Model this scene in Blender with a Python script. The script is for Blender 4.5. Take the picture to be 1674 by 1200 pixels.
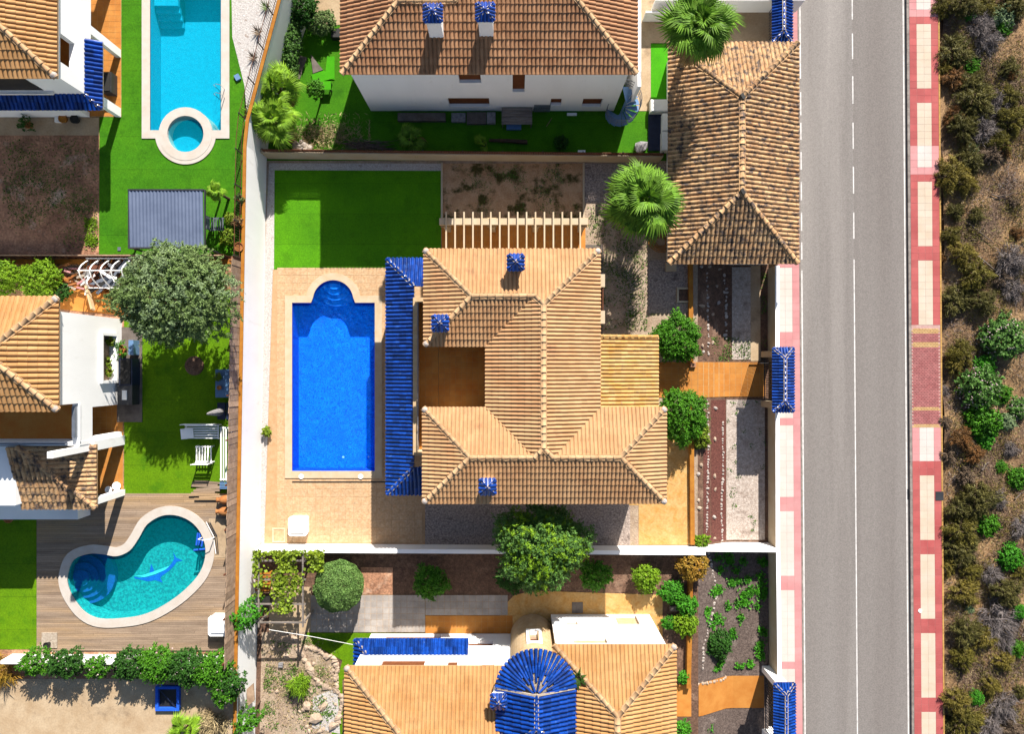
import bpy, math, random
import numpy as np
from mathutils import Vector, Matrix
from mathutils.geometry import tessellate_polygon

# ------------------------------------------------------------------ scene, camera, light
for o in list(bpy.data.objects):
    bpy.data.objects.remove(o)
scene = bpy.context.scene
COL = scene.collection
ALT = 47.0                    # drone altitude over the villa's garden
FPX = 1175.0

cam = bpy.data.cameras.new('camera')
cam.sensor_width = 36.0
cam.lens = 36.0 * FPX / 1674.0
cam.clip_end = 2000
cam_o = bpy.data.objects.new('camera', cam)
cam_o.location = (0, 0, ALT)
cam_o.rotation_euler = (0, 0, 0)
COL.objects.link(cam_o)
scene.camera = cam_o

SUNV = Vector((0.43, 1.47, 1.0)).normalized()
world = bpy.data.worlds.new('World')
scene.world = world
world.use_nodes = True
wn = world.node_tree
bg = wn.nodes['Background']
sky = wn.nodes.new('ShaderNodeTexSky')
sky.sky_type = 'NISHITA'
sky.sun_disc = False
sky.sun_elevation = math.asin(SUNV.z)
sky.sun_rotation = math.atan2(SUNV.x, SUNV.y)
wn.links.new(sky.outputs[0], bg.inputs[0])
bg.inputs[1].default_value = 0.062
sun = bpy.data.lights.new('sun', 'SUN')
sun.energy = 5.0
sun.angle = math.radians(0.5)
sun.color = (1.0, 0.945, 0.87)
sun_o = bpy.data.objects.new('sun', sun)
sun_o.rotation_euler = SUNV.to_track_quat('Z', 'Y').to_euler()
sun_o.location = (20, 60, 60)
COL.objects.link(sun_o)
scene.render.engine = 'CYCLES'
scene.view_settings.view_transform = 'Standard'
scene.view_settings.look = 'None'
scene.view_settings.gamma = 1.0
scene.view_settings.use_curve_mapping = False
scene.view_settings.exposure = 1.32

rng = np.random.default_rng(7)
R = random.Random(11)

# ------------------------------------------------------------------ helpers
def K(z=0.0):
    return (ALT - z) / FPX

def P(px, py, z=0.0):
    """survey: aerial plan position -> metres on the level z"""
    k = K(z)
    return ((px - 837) * k, (600 - py) * k, z)

def XY(px, py, z=0.0):
    return P(px, py, z)[:2]

def world_of(o):
    m = o.matrix_basis.copy()
    if o.parent:
        m = world_of(o.parent) @ o.matrix_parent_inverse @ m
    return m

def setp(o, parent, local=False):
    if parent is not None:
        o.parent = parent
        if not local:
            o.matrix_parent_inverse = world_of(parent).inverted()

def tag(o, label=None, cat=None, group=None, kind=None):
    if label: o['label'] = label
    if cat: o['category'] = cat
    if group: o['group'] = group
    if kind: o['kind'] = kind
    return o

def thing(name, label, cat, loc=(0, 0, 0), group=None, rz=0.0):
    o = bpy.data.objects.new(name, None)
    o.empty_display_size = .3
    o.location = loc
    o.rotation_euler = (0, 0, rz)
    COL.objects.link(o)
    return tag(o, label, cat, group)

def mesh(name, V, F, mat=None, smooth=False):
    me = bpy.data.meshes.new(name)
    if isinstance(V, np.ndarray):
        n = len(V); F = np.asarray(F); k = F.shape[1]; m = len(F)
        me.vertices.add(n); me.vertices.foreach_set('co', V.astype(np.float32).ravel())
        me.loops.add(m * k); me.loops.foreach_set('vertex_index', F.astype(np.int32).ravel())
        me.polygons.add(m)
        me.polygons.foreach_set('loop_start', np.arange(0, m * k, k, dtype=np.int32))
        me.polygons.foreach_set('loop_total', np.full(m, k, dtype=np.int32))
        me.update(calc_edges=True)
    else:
        me.from_pydata(V, [], F); me.update()
    if smooth:
        me.polygons.foreach_set('use_smooth', [True] * len(me.polygons))
    if mat: me.materials.append(mat)
    return me

def ob(name, me, parent=None, local=False, M4=None):
    o = bpy.data.objects.new(name, me)
    if M4 is not None: o.matrix_basis = M4
    COL.objects.link(o)
    setp(o, parent, local)
    return o

class G:
    """gathers shapes into one mesh"""
    def __init__(s): s.v = []; s.f = []
    def add(s, V, F):
        b = len(s.v); s.v += [tuple(p) for p in V]; s.f += [tuple(i + b for i in q) for q in F]; return s
    def box(s, x0, x1, y0, y1, z0, z1):
        x0, x1 = min(x0, x1), max(x0, x1); y0, y1 = min(y0, y1), max(y0, y1)
        V = [(x, y, z) for z in (z0, z1) for y in (y0, y1) for x in (x0, x1)]
        return s.add(V, [(0, 2, 3, 1), (4, 5, 7, 6), (0, 1, 5, 4), (2, 6, 7, 3), (0, 4, 6, 2), (1, 3, 7, 5)])
    def obox(s, c, size, rz=0, rx=0, ry=0):
        m = Matrix.Translation(c) @ Matrix.Rotation(rz, 4, 'Z') @ Matrix.Rotation(ry, 4, 'Y') @ Matrix.Rotation(rx, 4, 'X')
        a, b, h = (d / 2 for d in size)
        V = [m @ Vector((x, y, z)) for z in (-h, h) for y in (-b, b) for x in (-a, a)]
        return s.add(V, [(0, 2, 3, 1), (4, 5, 7, 6), (0, 1, 5, 4), (2, 6, 7, 3), (0, 4, 6, 2), (1, 3, 7, 5)])
    def bar(s, p0, p1, w, h):
        p0 = Vector(p0); p1 = Vector(p1); d = (p1 - p0); L = d.length; d.normalize()
        up = Vector((0, 0, 1)) if abs(d.z) < .95 else Vector((0, 1, 0))
        x = d.cross(up).normalized(); z = x.cross(d)
        V = [p + x * (sx * w / 2) + z * (sz * h / 2) for p in (p0, p1) for sz in (-1, 1) for sx in (-1, 1)]
        return s.add(V, [(0, 1, 3, 2), (4, 6, 7, 5), (0, 4, 5, 1), (2, 3, 7, 6), (0, 2, 6, 4), (1, 5, 7, 3)])
    def prism(s, poly, z0, z1, bottom=True):
        n = len(poly)
        a = sum(poly[i][0] * poly[(i + 1) % n][1] - poly[(i + 1) % n][0] * poly[i][1] for i in range(n))
        if a < 0: poly = poly[::-1]
        V = [(x, y, z0) for x, y in poly] + [(x, y, z1) for x, y in poly]
        F = [tuple(range(n, 2 * n))] + [(i, (i + 1) % n, n + (i + 1) % n, n + i) for i in range(n)]
        if bottom: F.append(tuple(range(n))[::-1])
        return s.add(V, F)
    def cyl(s, c, r0, r1, h, n=14, cap=True):
        x, y, z = c
        V = [(x + r * math.cos(t * math.tau / n), y + r * math.sin(t * math.tau / n), zz) for r, zz in ((r0, z), (r1, z + h)) for t in range(n)]
        F = [(i, (i + 1) % n, n + (i + 1) % n, n + i) for i in range(n)]
        if cap: F += [tuple(range(n, 2 * n)), tuple(range(n))[::-1]]
        return s.add(V, F)
    def lathe(s, c, prof, n=16):
        x, y, z = c; V = []; F = []
        for r, h in prof:
            V += [(x + r * math.cos(t * math.tau / n), y + r * math.sin(t * math.tau / n), z + h) for t in range(n)]
        for k in range(len(prof) - 1):
            F += [(k * n + i, k * n + (i + 1) % n, (k + 1) * n + (i + 1) % n, (k + 1) * n + i) for i in range(n)]
        F.append(tuple(range(n))[::-1])
        if prof[-1][0] > .001: F.append(tuple((len(prof) - 1) * n + i for i in range(n)))
        return s.add(V, F)
    def tube(s, pts, r, n=6):
        pts = [Vector(p) for p in pts]; V = []; F = []
        rr = r if isinstance(r, (list, tuple)) else [r] * len(pts)
        for i, p in enumerate(pts):
            d = (pts[min(i + 1, len(pts) - 1)] - pts[max(i - 1, 0)])
            if d.length < 1e-6: d = Vector((0, 0, 1))
            d.normalize()
            up = Vector((0, 0, 1)) if abs(d.z) < .9 else Vector((1, 0, 0))
            x = d.cross(up).normalized(); y = x.cross(d)
            V += [p + (x * math.cos(t * math.tau / n) + y * math.sin(t * math.tau / n)) * rr[i] for t in range(n)]
        for k in range(len(pts) - 1):
            F += [(k * n + i, k * n + (i + 1) % n, (k + 1) * n + (i + 1) % n, (k + 1) * n + i) for i in range(n)]
        F += [tuple(range(n))[::-1], tuple((len(pts) - 1) * n + i for i in range(n))]
        return s.add(V, F)
    def ring(s, inner, outer, z0, z1):
        n = len(inner)
        V = [(x, y, z) for z in (z0, z1) for L in (inner, outer) for x, y in L]
        F = []
        for i in range(n):
            j = (i + 1) % n
            F += [(2 * n + i, 2 * n + j, 3 * n + j, 3 * n + i), (i, n + i, n + j, j), (i, j, 2 * n + j, 2 * n + i), (n + i, 3 * n + i, 3 * n + j, n + j)]
        return s.add(V, F)
    def fill(s, outer, holes, z):
        loops = [[Vector((x, y, 0)) for x, y in L] for L in [outer] + list(holes)]
        tris = tessellate_polygon(loops)
        flat = [(p.x, p.y, z) for L in loops for p in L]
        T = []
        for a, b, c in tris:
            A, B, Cc = flat[a], flat[b], flat[c]
            if (B[0] - A[0]) * (Cc[1] - A[1]) - (B[1] - A[1]) * (Cc[0] - A[0]) < 0: a, c = c, a
            T.append((a, b, c))
        return s.add(flat, T)
    def out(s, name, mat, parent=None, smooth=False, local=False):
        return ob(name, mesh(name, s.v, s.f, mat, smooth), parent, local)

def offset(poly, d):
    n = len(poly); res = []
    a = sum(poly[i][0] * poly[(i + 1) % n][1] - poly[(i + 1) % n][0] * poly[i][1] for i in range(n))
    sg = 1 if a > 0 else -1
    for i in range(n):
        p, q, r = Vector(poly[i - 1]), Vector(poly[i]), Vector(poly[(i + 1) % n])
        e1 = (q - p).normalized(); e2 = (r - q).normalized()
        n1 = Vector((e1.y, -e1.x)) * sg; n2 = Vector((e2.y, -e2.x)) * sg
        m = (n1 + n2)
        if m.length < 1e-4: m = n1
        m.normalize(); m = m / max(.45, m.dot(n1))
        res.append((q.x + m.x * d, q.y + m.y * d))
    return res

def pts(lst, z=0.0):
    return [XY(a, b, z) for a, b in lst]

def rect(x0, y0, x1, y1, z=0.0):
    return pts([(x0, y1), (x1, y1), (x1, y0), (x0, y0)], z)

def sheet(name, poly, z, mat, holes=(), thick=.02, kind='structure', parent=None):
    g = G()
    if holes:
        g.fill(poly, holes, z)
        n = len(poly); a = sum(poly[i][0] * poly[(i + 1) % n][1] - poly[(i + 1) % n][0] * poly[i][1] for i in range(n))
        q = poly if a > 0 else poly[::-1]
        V = [(x, y, z - thick) for x, y in q] + [(x, y, z) for x, y in q]
        g.add(V, [(i, (i + 1) % n, n + (i + 1) % n, n + i) for i in range(n)])
    else:
        g.prism(poly, z - thick, z)
    o = g.out(name, mat, parent)
    if parent is None and kind: o['kind'] = kind
    return o

# ------------------------------------------------------------------ materials
def lin(c):
    return c / 12.92 if c <= .04045 else ((c + .055) / 1.055) ** 2.4

def S(r, g, b, d=2.3):
    """colour as it shows in full sun -> reflectance"""
    return tuple(min(.82, lin(v / 255.0) / d) for v in (r, g, b))

def mat(name, c1, c2=None, scale=1.5, rough=.85, grain=.18, gscale=25., bump=0., bscale=30., isl=0., objr=0.,
        metallic=0., spec=.3, c3=None, scale3=.7, t3=(.55, .7), detail=6., dist=0., stretch=None, trans=0., t1=(.35, .65), bands=0., bamp=.07):
    m = bpy.data.materials.new(name); m.use_nodes = True
    nt = m.node_tree; N = nt.nodes; L = nt.links
    b = N['Principled BSDF']
    b.inputs['Roughness'].default_value = rough
    b.inputs['Metallic'].default_value = metallic
    b.inputs['Specular IOR Level'].default_value = spec
    geo = N.new('ShaderNodeNewGeometry')
    pos = geo.outputs['Position']
    if stretch:
        mp = N.new('ShaderNodeMapping'); mp.inputs['Scale'].default_value = stretch
        L.new(pos, mp.inputs[0]); pos = mp.outputs[0]
    def noise(sc, det=detail, di=dist, raw=False):
        n = N.new('ShaderNodeTexNoise'); n.inputs['Scale'].default_value = sc
        n.inputs['Detail'].default_value = det; n.inputs['Distortion'].default_value = di
        n.inputs['Roughness'].default_value = .62
        L.new(geo.outputs['Position'] if raw else pos, n.inputs['Vector']); return n.outputs['Fac']
    def mr(x, a, c, lo=0., hi=1.):
        q = N.new('ShaderNodeMapRange'); q.inputs[1].default_value = a; q.inputs[2].default_value = c
        q.inputs[3].default_value = lo; q.inputs[4].default_value = hi; q.clamp = True
        L.new(x, q.inputs[0]); return q.outputs[0]
    def mix(f, a, c, mode='MIX'):
        q = N.new('ShaderNodeMix'); q.data_type = 'RGBA'; q.blend_type = mode
        if isinstance(f, float): q.inputs[0].default_value = f
        else: L.new(f, q.inputs[0])
        for s_, v in ((6, a), (7, c)):
            if isinstance(v, tuple): q.inputs[s_].default_value = (*v, 1)
            else: L.new(v, q.inputs[s_])
        return q.outputs[2]
    c2 = c2 or tuple(v * .8 for v in c1)
    colr = mix(mr(noise(scale), *t1), c1, c2)
    if c3: colr = mix(mr(noise(scale3, 8.), *t3), colr, c3)
    if grain:
        gg = mr(noise(gscale, 3., 0., True), .25, .75, 1 - grain, 1 + grain)
        v = N.new('ShaderNodeVectorMath'); v.operation = 'SCALE'
        L.new(colr, v.inputs[0]); L.new(gg, v.inputs['Scale']); colr = v.outputs[0]
    if isl or objr:
        oi = N.new('ShaderNodeObjectInfo')
        ad = N.new('ShaderNodeMath'); ad.operation = 'ADD'
        L.new(geo.outputs['Random Per Island'], ad.inputs[0]); L.new(oi.outputs['Random'], ad.inputs[1])
        fr = N.new('ShaderNodeMath'); fr.operation = 'FRACT'; L.new(ad.outputs[0], fr.inputs[0])
        k = isl or objr
        gg = mr(fr.outputs[0], 0., 1., 1 - k, 1 + k)
        v = N.new('ShaderNodeVectorMath'); v.operation = 'SCALE'
        L.new(colr, v.inputs[0]); L.new(gg, v.inputs['Scale']); colr = v.outputs[0]
    if bands:       # rolls laid side by side, with their seams
        sp = N.new('ShaderNodeSeparateXYZ'); L.new(geo.outputs['Position'], sp.inputs[0])
        def mth(op, x, v=None):
            q = N.new('ShaderNodeMath'); q.operation = op; L.new(x, q.inputs[0])
            if v is not None: q.inputs[1].default_value = v
            return q.outputs[0]
        dv = mth('DIVIDE', sp.outputs[1], bands)
        wnz = N.new('ShaderNodeTexWhiteNoise'); wnz.noise_dimensions = '1D'; L.new(mth('FLOOR', dv), wnz.inputs['W'])
        tone = mr(wnz.outputs['Value'], 0., 1., 1 - bamp, 1 + bamp)
        seam = mr(mth('LESS_THAN', mth('FRACT', dv), .022), 0., 1., 1., .78)
        ml = N.new('ShaderNodeMath'); ml.operation = 'MULTIPLY'; L.new(tone, ml.inputs[0]); L.new(seam, ml.inputs[1])
        v = N.new('ShaderNodeVectorMath'); v.operation = 'SCALE'
        L.new(colr, v.inputs[0]); L.new(ml.outputs[0], v.inputs['Scale']); colr = v.outputs[0]
    L.new(colr, b.inputs['Base Color'])
    if bump:
        bp = N.new('ShaderNodeBump'); bp.inputs['Strength'].default_value = bump; bp.inputs['Distance'].default_value = .05
        L.new(noise(bscale, 4., 0., True), bp.inputs['Height']); L.new(bp.outputs[0], b.inputs['Normal'])
    if trans:
        tr = N.new('ShaderNodeBsdfTranslucent'); L.new(colr, tr.inputs[0])
        ms = N.new('ShaderNodeMixShader'); ms.inputs[0].default_value = trans
        L.new(b.outputs[0], ms.inputs[1]); L.new(tr.outputs[0], ms.inputs[2])
        L.new(ms.outputs[0], N['Material Output'].inputs[0])
    return m

MT = {}
def mk(name, *a, **k):
    MT[name] = mat(name, *a, **k)

mk('roof', S(244, 194, 140), S(230, 172, 118), scale=.7, isl=.08, grain=.1, c3=S(190, 138, 100), scale3=1.1, t3=(.58, .8))
mk('roof_ochre', S(238, 184, 122), S(222, 162, 98), scale=.8, isl=.08, grain=.12, c3=S(190, 136, 84), scale3=1.2, t3=(.58, .8))
mk('roof_yellow', S(250, 204, 138), S(236, 176, 92), scale=1.3, isl=.16, grain=.2, c3=S(186, 150, 124), scale3=3., t3=(.6, .72))
mk('roof_brown', S(226, 170, 124), S(200, 142, 98), scale=.9, isl=.14, grain=.15, c3=S(160, 108, 74), scale3=2.2, t3=(.58, .75))
mk('roof_old', S(246, 202, 148), S(216, 164, 114), scale=1.2, isl=.18, grain=.3, gscale=9., c3=S(104, 90, 84), scale3=3.2, t3=(.47, .62))
mk('ridge', S(240, 200, 152), S(216, 170, 124), scale=1.6, isl=.12, grain=.15)
mk('blue_tile', (.003, .036, .215), (.002, .02, .13), scale=2.5, rough=.16, spec=.6, isl=.42, grain=.25, gscale=12., c3=(.05, .12, .3), scale3=4., t3=(.6, .78))
mk('mortar', S(238, 222, 200), S(190, 170, 150), scale=7., grain=.2)
mk('white', (.8, .79, .77), (.74, .73, .71), scale=.5, grain=.04, rough=.9, c3=(.6, .57, .52), scale3=1.3, t3=(.62, .84), stretch=(1., 1., .35))
mk('white_dirty', (.72, .7, .67), (.6, .57, .53), scale=1.2, grain=.06, rough=.9)
mk('cream', S(252, 232, 200), S(244, 216, 176), scale=1., grain=.06)
mk('beige_wall', S(250, 220, 176), S(238, 198, 144), scale=3., grain=.12, bump=.3, bscale=14.)
mk('ochre', S(222, 150, 52), S(196, 122, 34), scale=2., grain=.15)
mk('terracotta', S(240, 164, 76), S(222, 140, 54), scale=1.2, isl=.07, grain=.1)
mk('terra_floor', S(255, 176, 84), S(246, 150, 56), scale=1.2, isl=.08, grain=.1)
mk('grout', S(236, 190, 130), S(210, 160, 100), scale=5.)
mk('deckstone', S(251, 213, 168), S(240, 192, 142), scale=4., grain=.24, gscale=9., detail=9., isl=.05, c3=S(226, 176, 128), scale3=.6, t3=(.56, .8))
mk('deck_joint', S(244, 200, 152), S(228, 180, 130), scale=3., grain=.15)
mk('coping', S(253, 230, 196), S(244, 214, 172), scale=2., grain=.05)
mk('coping_white', S(250, 240, 228), S(240, 226, 210), scale=2., grain=.05)
mk('turf', (.03, .128, .003), (.044, .155, .003), scale=.45, grain=.34, gscale=14., bump=.6, bscale=40., spec=.1, c3=(.022, .095, .002), scale3=1.1, t3=(.5, .74), bands=2.0)
mk('turf_yellow', (.092, .19, .002), (.068, .155, .002), scale=.5, grain=.32, gscale=14., bump=.6, bscale=40., spec=.1, c3=(.038, .12, .002), scale3=1., t3=(.54, .78), bands=2.0)
mk('turf_villa', (.066, .22, .003), (.046, .17, .003), scale=.5, grain=.32, gscale=14., bump=.6, bscale=40., spec=.1, c3=(.034, .12, .002), scale3=.9, t3=(.54, .78), bands=2.0)
mk('turf_bright', (.05, .28, .004), (.035, .22, .004), scale=.6, grain=.3, gscale=38., bump=.5, bscale=60., spec=.1)
mk('gravel_white', S(254, 248, 242), S(222, 212, 204), scale=9., grain=.35, gscale=16., bump=.7, bscale=14., detail=10., c3=S(176, 150, 130), scale3=2.4, t3=(.6, .72))
mk('gravel_grey', S(232, 212, 198), S(168, 148, 136), scale=8., grain=.45, gscale=12., bump=.9, bscale=14., detail=10., c3=S(130, 112, 102), scale3=1.1, t3=(.58, .74))
mk('gravel_pale', S(246, 230, 216), S(208, 188, 172), scale=5., grain=.35, gscale=13., bump=.8, bscale=14., c3=S(172, 150, 134), scale3=1.2, t3=(.57, .72))
mk('gravel_brown', S(136, 118, 108), S(104, 88, 80), scale=6., grain=.5, gscale=11., bump=.9, bscale=10., c3=S(176, 158, 146), scale3=1.4, t3=(.56, .72))
mk('gravel_red', S(140, 84, 72), S(112, 62, 52), scale=8., grain=.5, gscale=15., bump=.8, bscale=14.)
mk('soil_dark', S(146, 110, 88), S(108, 80, 62), scale=3., grain=.45, gscale=11., bump=.9, bscale=9., c3=S(176, 142, 118), scale3=.9, t3=(.55, .7))
mk('soil_brown', S(236, 176, 136), S(176, 126, 96), scale=1.1, grain=.5, gscale=7., bump=.9, bscale=7., c3=S(250, 220, 192), scale3=.6, t3=(.55, .72), detail=9.)
mk('dirt', S(250, 206, 160), S(220, 172, 126), scale=1.4, grain=.25, gscale=14., bump=.6, bscale=9., c3=S(92, 84, 30), scale3=.75, t3=(.5, .6), detail=9.)
mk('soil_dry', S(226, 202, 174), S(192, 164, 138), scale=1.6, grain=.35, gscale=12., bump=.8, bscale=10., c3=S(160, 160, 100), scale3=.9, t3=(.58, .7))
mk('scrub_ground', S(206, 166, 116), S(160, 122, 84), scale=.9, grain=.5, gscale=9., bump=1., bscale=7., c3=S(118, 92, 72), scale3=.35, t3=(.46, .6), detail=10.)
mk('stamped', S(252, 208, 136), S(238, 176, 92), scale=1.4, grain=.2, gscale=8., c3=S(210, 140, 70), scale3=1.1, t3=(.6, .75), dist=1.2)
mk('concrete', S(236, 208, 170), S(214, 182, 142), scale=1., grain=.15, gscale=10., c3=S(166, 140, 112), scale3=.6, t3=(.57, .75))
mk('asphalt', S(174, 167, 161), S(162, 154, 148), scale=.5, grain=.24, gscale=13., bump=.5, bscale=30., c3=S(190, 182, 175), scale3=.38, t3=(.48, .72), stretch=(1., .045, 1.), detail=1.5)
mk('asphalt_east', S(163, 155, 149), S(152, 143, 137), scale=.5, grain=.24, gscale=13., bump=.5, bscale=30., c3=S(171, 163, 157), scale3=.38, t3=(.5, .75), stretch=(1., .045, 1.), detail=1.5)
mk('paint', (.5, .48, .46), (.3, .285, .27), scale=4., grain=.15, t1=(.45, .75))
mk('paver_red', S(222, 116, 112), S(206, 98, 96), scale=.7, isl=.1, grain=.08)
mk('paver_pink', S(250, 182, 180), S(240, 164, 164), scale=.7, isl=.06, grain=.06)
mk('paver_cream', S(252, 234, 212), S(246, 222, 194), scale=.7, isl=.04, grain=.05)
mk('paver_white', S(254, 246, 238), S(248, 236, 224), scale=.7, isl=.03, grain=.05)
mk('paver_brick', S(206, 132, 128), S(190, 112, 110), scale=2., isl=.14, grain=.1)
mk('paver_yellow', S(240, 200, 140), S(226, 178, 116), scale=2., isl=.08, grain=.1)
mk('joint', S(240, 200, 190), S(220, 170, 160), scale=4.)
mk('kerb', S(190, 178, 168), S(150, 138, 130), scale=3., isl=.1)
mk('kerb_yellow', S(238, 190, 110), S(214, 160, 84), scale=3., isl=.08)
mk('grey_paver', S(214, 204, 194), S(186, 176, 168), scale=1.5, isl=.09, grain=.12)
mk('grey_slab', S(150, 138, 128), S(118, 106, 98), scale=2., grain=.2)
mk('wood_deck', S(200, 174, 148), S(168, 143, 120), scale=2.2, isl=.14, grain=.2, stretch=(.25, 3., 1.), c3=S(220, 180, 130), scale3=.35, t3=(.5, .75))
mk('wood_fence', S(226, 192, 160), S(186, 152, 124), scale=3., isl=.22, grain=.2)
mk('wood_brown', S(142, 84, 54), S(108, 60, 38), scale=3., isl=.15, grain=.15)
mk('wood_grey', S(180, 168, 158), S(130, 120, 112), scale=3., isl=.12, grain=.25, stretch=(.3, 3., 1.))
mk('door_brown', S(150, 84, 30), S(130, 66, 20), scale=3.)
mk('dark', (.012, .012, .012), (.02, .018, .016), rough=.6)
mk('dark_blue', (.008, .012, .035), (.012, .02, .05), rough=.5, scale=4.)
mk('metal_dark', (.035, .036, .04), (.05, .05, .055), rough=.45, metallic=.4)
mk('metal_grey', S(176, 184, 196), S(150, 158, 172), rough=.4, metallic=.5, grain=.05)
mk('metal_blue', (.12, .22, .38), (.1, .18, .32), rough=.45, metallic=.2)
mk('chrome', (.7, .7, .72), (.65, .65, .68), rough=.15, metallic=1.)
mk('corrugated', S(128, 142, 172), S(112, 126, 156), scale=1., rough=.45, grain=.04, spec=.5)
mk('plastic_white', (.78, .77, .74), (.72, .71, .68), rough=.4, grain=.02)
mk('clay', S(222, 150, 86), S(190, 112, 56), scale=4., grain=.15)
mk('glass_table', (.06, .12, .22), (.08, .15, .26), rough=.08, spec=.7)
mk('stone_pale', S(240, 214, 186), S(210, 180, 154), scale=6., isl=.14, grain=.15)
mk('stone_white', S(240, 226, 214), S(204, 188, 176), scale=6., isl=.12, grain=.15)
mk('stone_grey', S(196, 192, 192), S(150, 146, 148), scale=5., grain=.2)
mk('bark', S(122, 96, 74), S(82, 62, 48), scale=8., grain=.3)
mk('twig', S(150, 134, 122), S(104, 90, 80), scale=6., isl=.2)
# foliage
FOL = dict(rough=.6, spec=.2, isl=.42, grain=.0, trans=.28)
mk('leaf_green', (0.0725, 0.2248, 0.0087), (0.0406, 0.1377, 0.0072), scale=1.6, **FOL)
mk('leaf_lime', (0.1755, 0.2970, 0.0108), (0.1080, 0.2160, 0.0081), scale=1.6, **FOL)
mk('leaf_bright', (0.0675, 0.2700, 0.0135), (0.0405, 0.1755, 0.0108), scale=1.6, **FOL)
mk('leaf_dark', (0.0330, 0.1125, 0.0120), (0.0240, 0.0750, 0.0090), scale=1.6, **FOL)
mk('leaf_olive', (.165, .235, .075), (.1, .16, .045), scale=1.1, **FOL)
mk('leaf_topiary', (.14, .24, .06), (.09, .175, .04), scale=2.5, **FOL)
mk('leaf_pine', (0.0990, 0.2070, 0.0396), (0.0630, 0.1440, 0.0252), scale=1.3, **FOL)
mk('leaf_palm', (.13, .25, .02), (.085, .185, .014), scale=2., **FOL)
mk('leaf_palm_lime', (0.1890, 0.3240, 0.0162), (0.1215, 0.2430, 0.0135), scale=2., **FOL)
mk('leaf_palm_dry', (0.2700, 0.1755, 0.0675), (0.1755, 0.1148, 0.0473), scale=2., **FOL)
mk('leaf_heather', (.16, .135, .022), (.095, .085, .016), scale=1.0, **FOL)
mk('leaf_heather_dark', (.13, .115, .03), (.08, .075, .02), scale=1., **FOL)
mk('leaf_heather_gold', (.21, .165, .03), (.14, .115, .022), scale=1., **FOL)
mk('leaf_rust', (0.2250, 0.1050, 0.0330), (0.1350, 0.0750, 0.0270), scale=1.4, **FOL)
mk('leaf_sage', (.2, .27, .13), (.14, .2, .09), scale=1.4, **FOL)
mk('leaf_orange', (0.3510, 0.1890, 0.0270), (0.2430, 0.1620, 0.0203), scale=2., **FOL)
mk('leaf_vine', (0.1890, 0.2565, 0.0162), (0.1215, 0.1890, 0.0135), scale=2., **FOL)
mk('twig_grey', (.17, .145, .135), (.11, .09, .085), scale=2., rough=.9, isl=.3, grain=0.)
mk('twig_brown', (.17, .12, .075), (.11, .075, .05), scale=2., rough=.9, isl=.3, grain=0.)
mk('dry_grass', (.32, .25, .13), (.22, .165, .085), scale=2., rough=.9, isl=.3, grain=0.)
mk('weed', (.075, .15, .015), (.05, .1, .012), scale=2., rough=.8, isl=.35, grain=0.)
mk('flower', (.34, .26, .25), (.28, .2, .2), scale=4., rough=.8, isl=.2, grain=0.)

def water(name, tint, scat, mixf, rs=9., bstr=.5, dist=.05, sx=1.):
    m = bpy.data.materials.new(name); m.use_nodes = True
    nt = m.node_tree; N = nt.nodes; L = nt.links
    b = N['Principled BSDF']; b.inputs['Roughness'].default_value = .06
    b.inputs['Base Color'].default_value = (*scat, 1); b.inputs['IOR'].default_value = 1.33
    geo = N.new('ShaderNodeNewGeometry')
    mp = N.new('ShaderNodeMapping'); mp.inputs['Scale'].default_value = (sx, 1., 1.); L.new(geo.outputs['Position'], mp.inputs[0])
    n1 = N.new('ShaderNodeTexNoise'); n1.inputs['Scale'].default_value = rs * .55; n1.inputs['Detail'].default_value = 2.; n1.inputs['Distortion'].default_value = 1.4
    L.new(mp.outputs[0], n1.inputs['Vector'])
    n2 = N.new('ShaderNodeTexVoronoi'); n2.feature = 'SMOOTH_F1'; n2.inputs['Scale'].default_value = rs * .5
    ad = N.new('ShaderNodeVectorMath'); ad.operation = 'MULTIPLY_ADD'; ad.inputs[1].default_value = (.35, .35, .35)
    L.new(n1.outputs['Color'], ad.inputs[0]); L.new(mp.outputs[0], ad.inputs[2]); L.new(ad.outputs[0], n2.inputs['Vector'])
    sm = N.new('ShaderNodeMath'); sm.operation = 'ADD'; L.new(n1.outputs['Fac'], sm.inputs[0]); L.new(n2.outputs['Distance'], sm.inputs[1])
    bp = N.new('ShaderNodeBump'); bp.inputs['Strength'].default_value = bstr; bp.inputs['Distance'].default_value = dist
    L.new(sm.outputs[0], bp.inputs['Height']); L.new(bp.outputs[0], b.inputs['Normal'])
    t = N.new('ShaderNodeBsdfTransparent'); t.inputs[0].default_value = (*tint, 1)
    ms = N.new('ShaderNodeMixShader'); ms.inputs[0].default_value = mixf
    L.new(t.outputs[0], ms.inputs[1]); L.new(b.outputs[0], ms.inputs[2]); L.new(ms.outputs[0], N['Material Output'].inputs[0])
    MT[name] = m
water('water_blue', (.55, .82, 1.), (.0, .17, .8), .16, bstr=1., dist=.2, rs=7.)
water('water_cyan', (.62, .95, 1.), (.0, .45, .6), .16, bstr=.3)
water('water_teal', (.62, .96, .98), (.0, .4, .45), .1, bstr=.25)
mk('pool_blue_ripple_light', (.012, .27, .95), (.0, .075, .54), scale=4.2, grain=.2, gscale=8., dist=2.8, detail=2.5, t1=(.42, .6), c3=(.002, .12, .66), scale3=.45, t3=(.45, .75))  # light and deep blue mottle paints the water's ripple light onto the floor
mk('pool_step', (.02, .28, .8), (.01, .2, .7), scale=6., grain=.1)
mk('pool_wall', (.003, .055, .5), (.003, .04, .42), scale=6., grain=.12)
mk('pool_cyan', (.0, .3, .43), (.0, .25, .37), scale=4., grain=.16, gscale=9.)
mk('pool_teal', (.012, .29, .28), (.008, .17, .19), scale=6., grain=.4, gscale=11., t1=(.42, .58))
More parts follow.
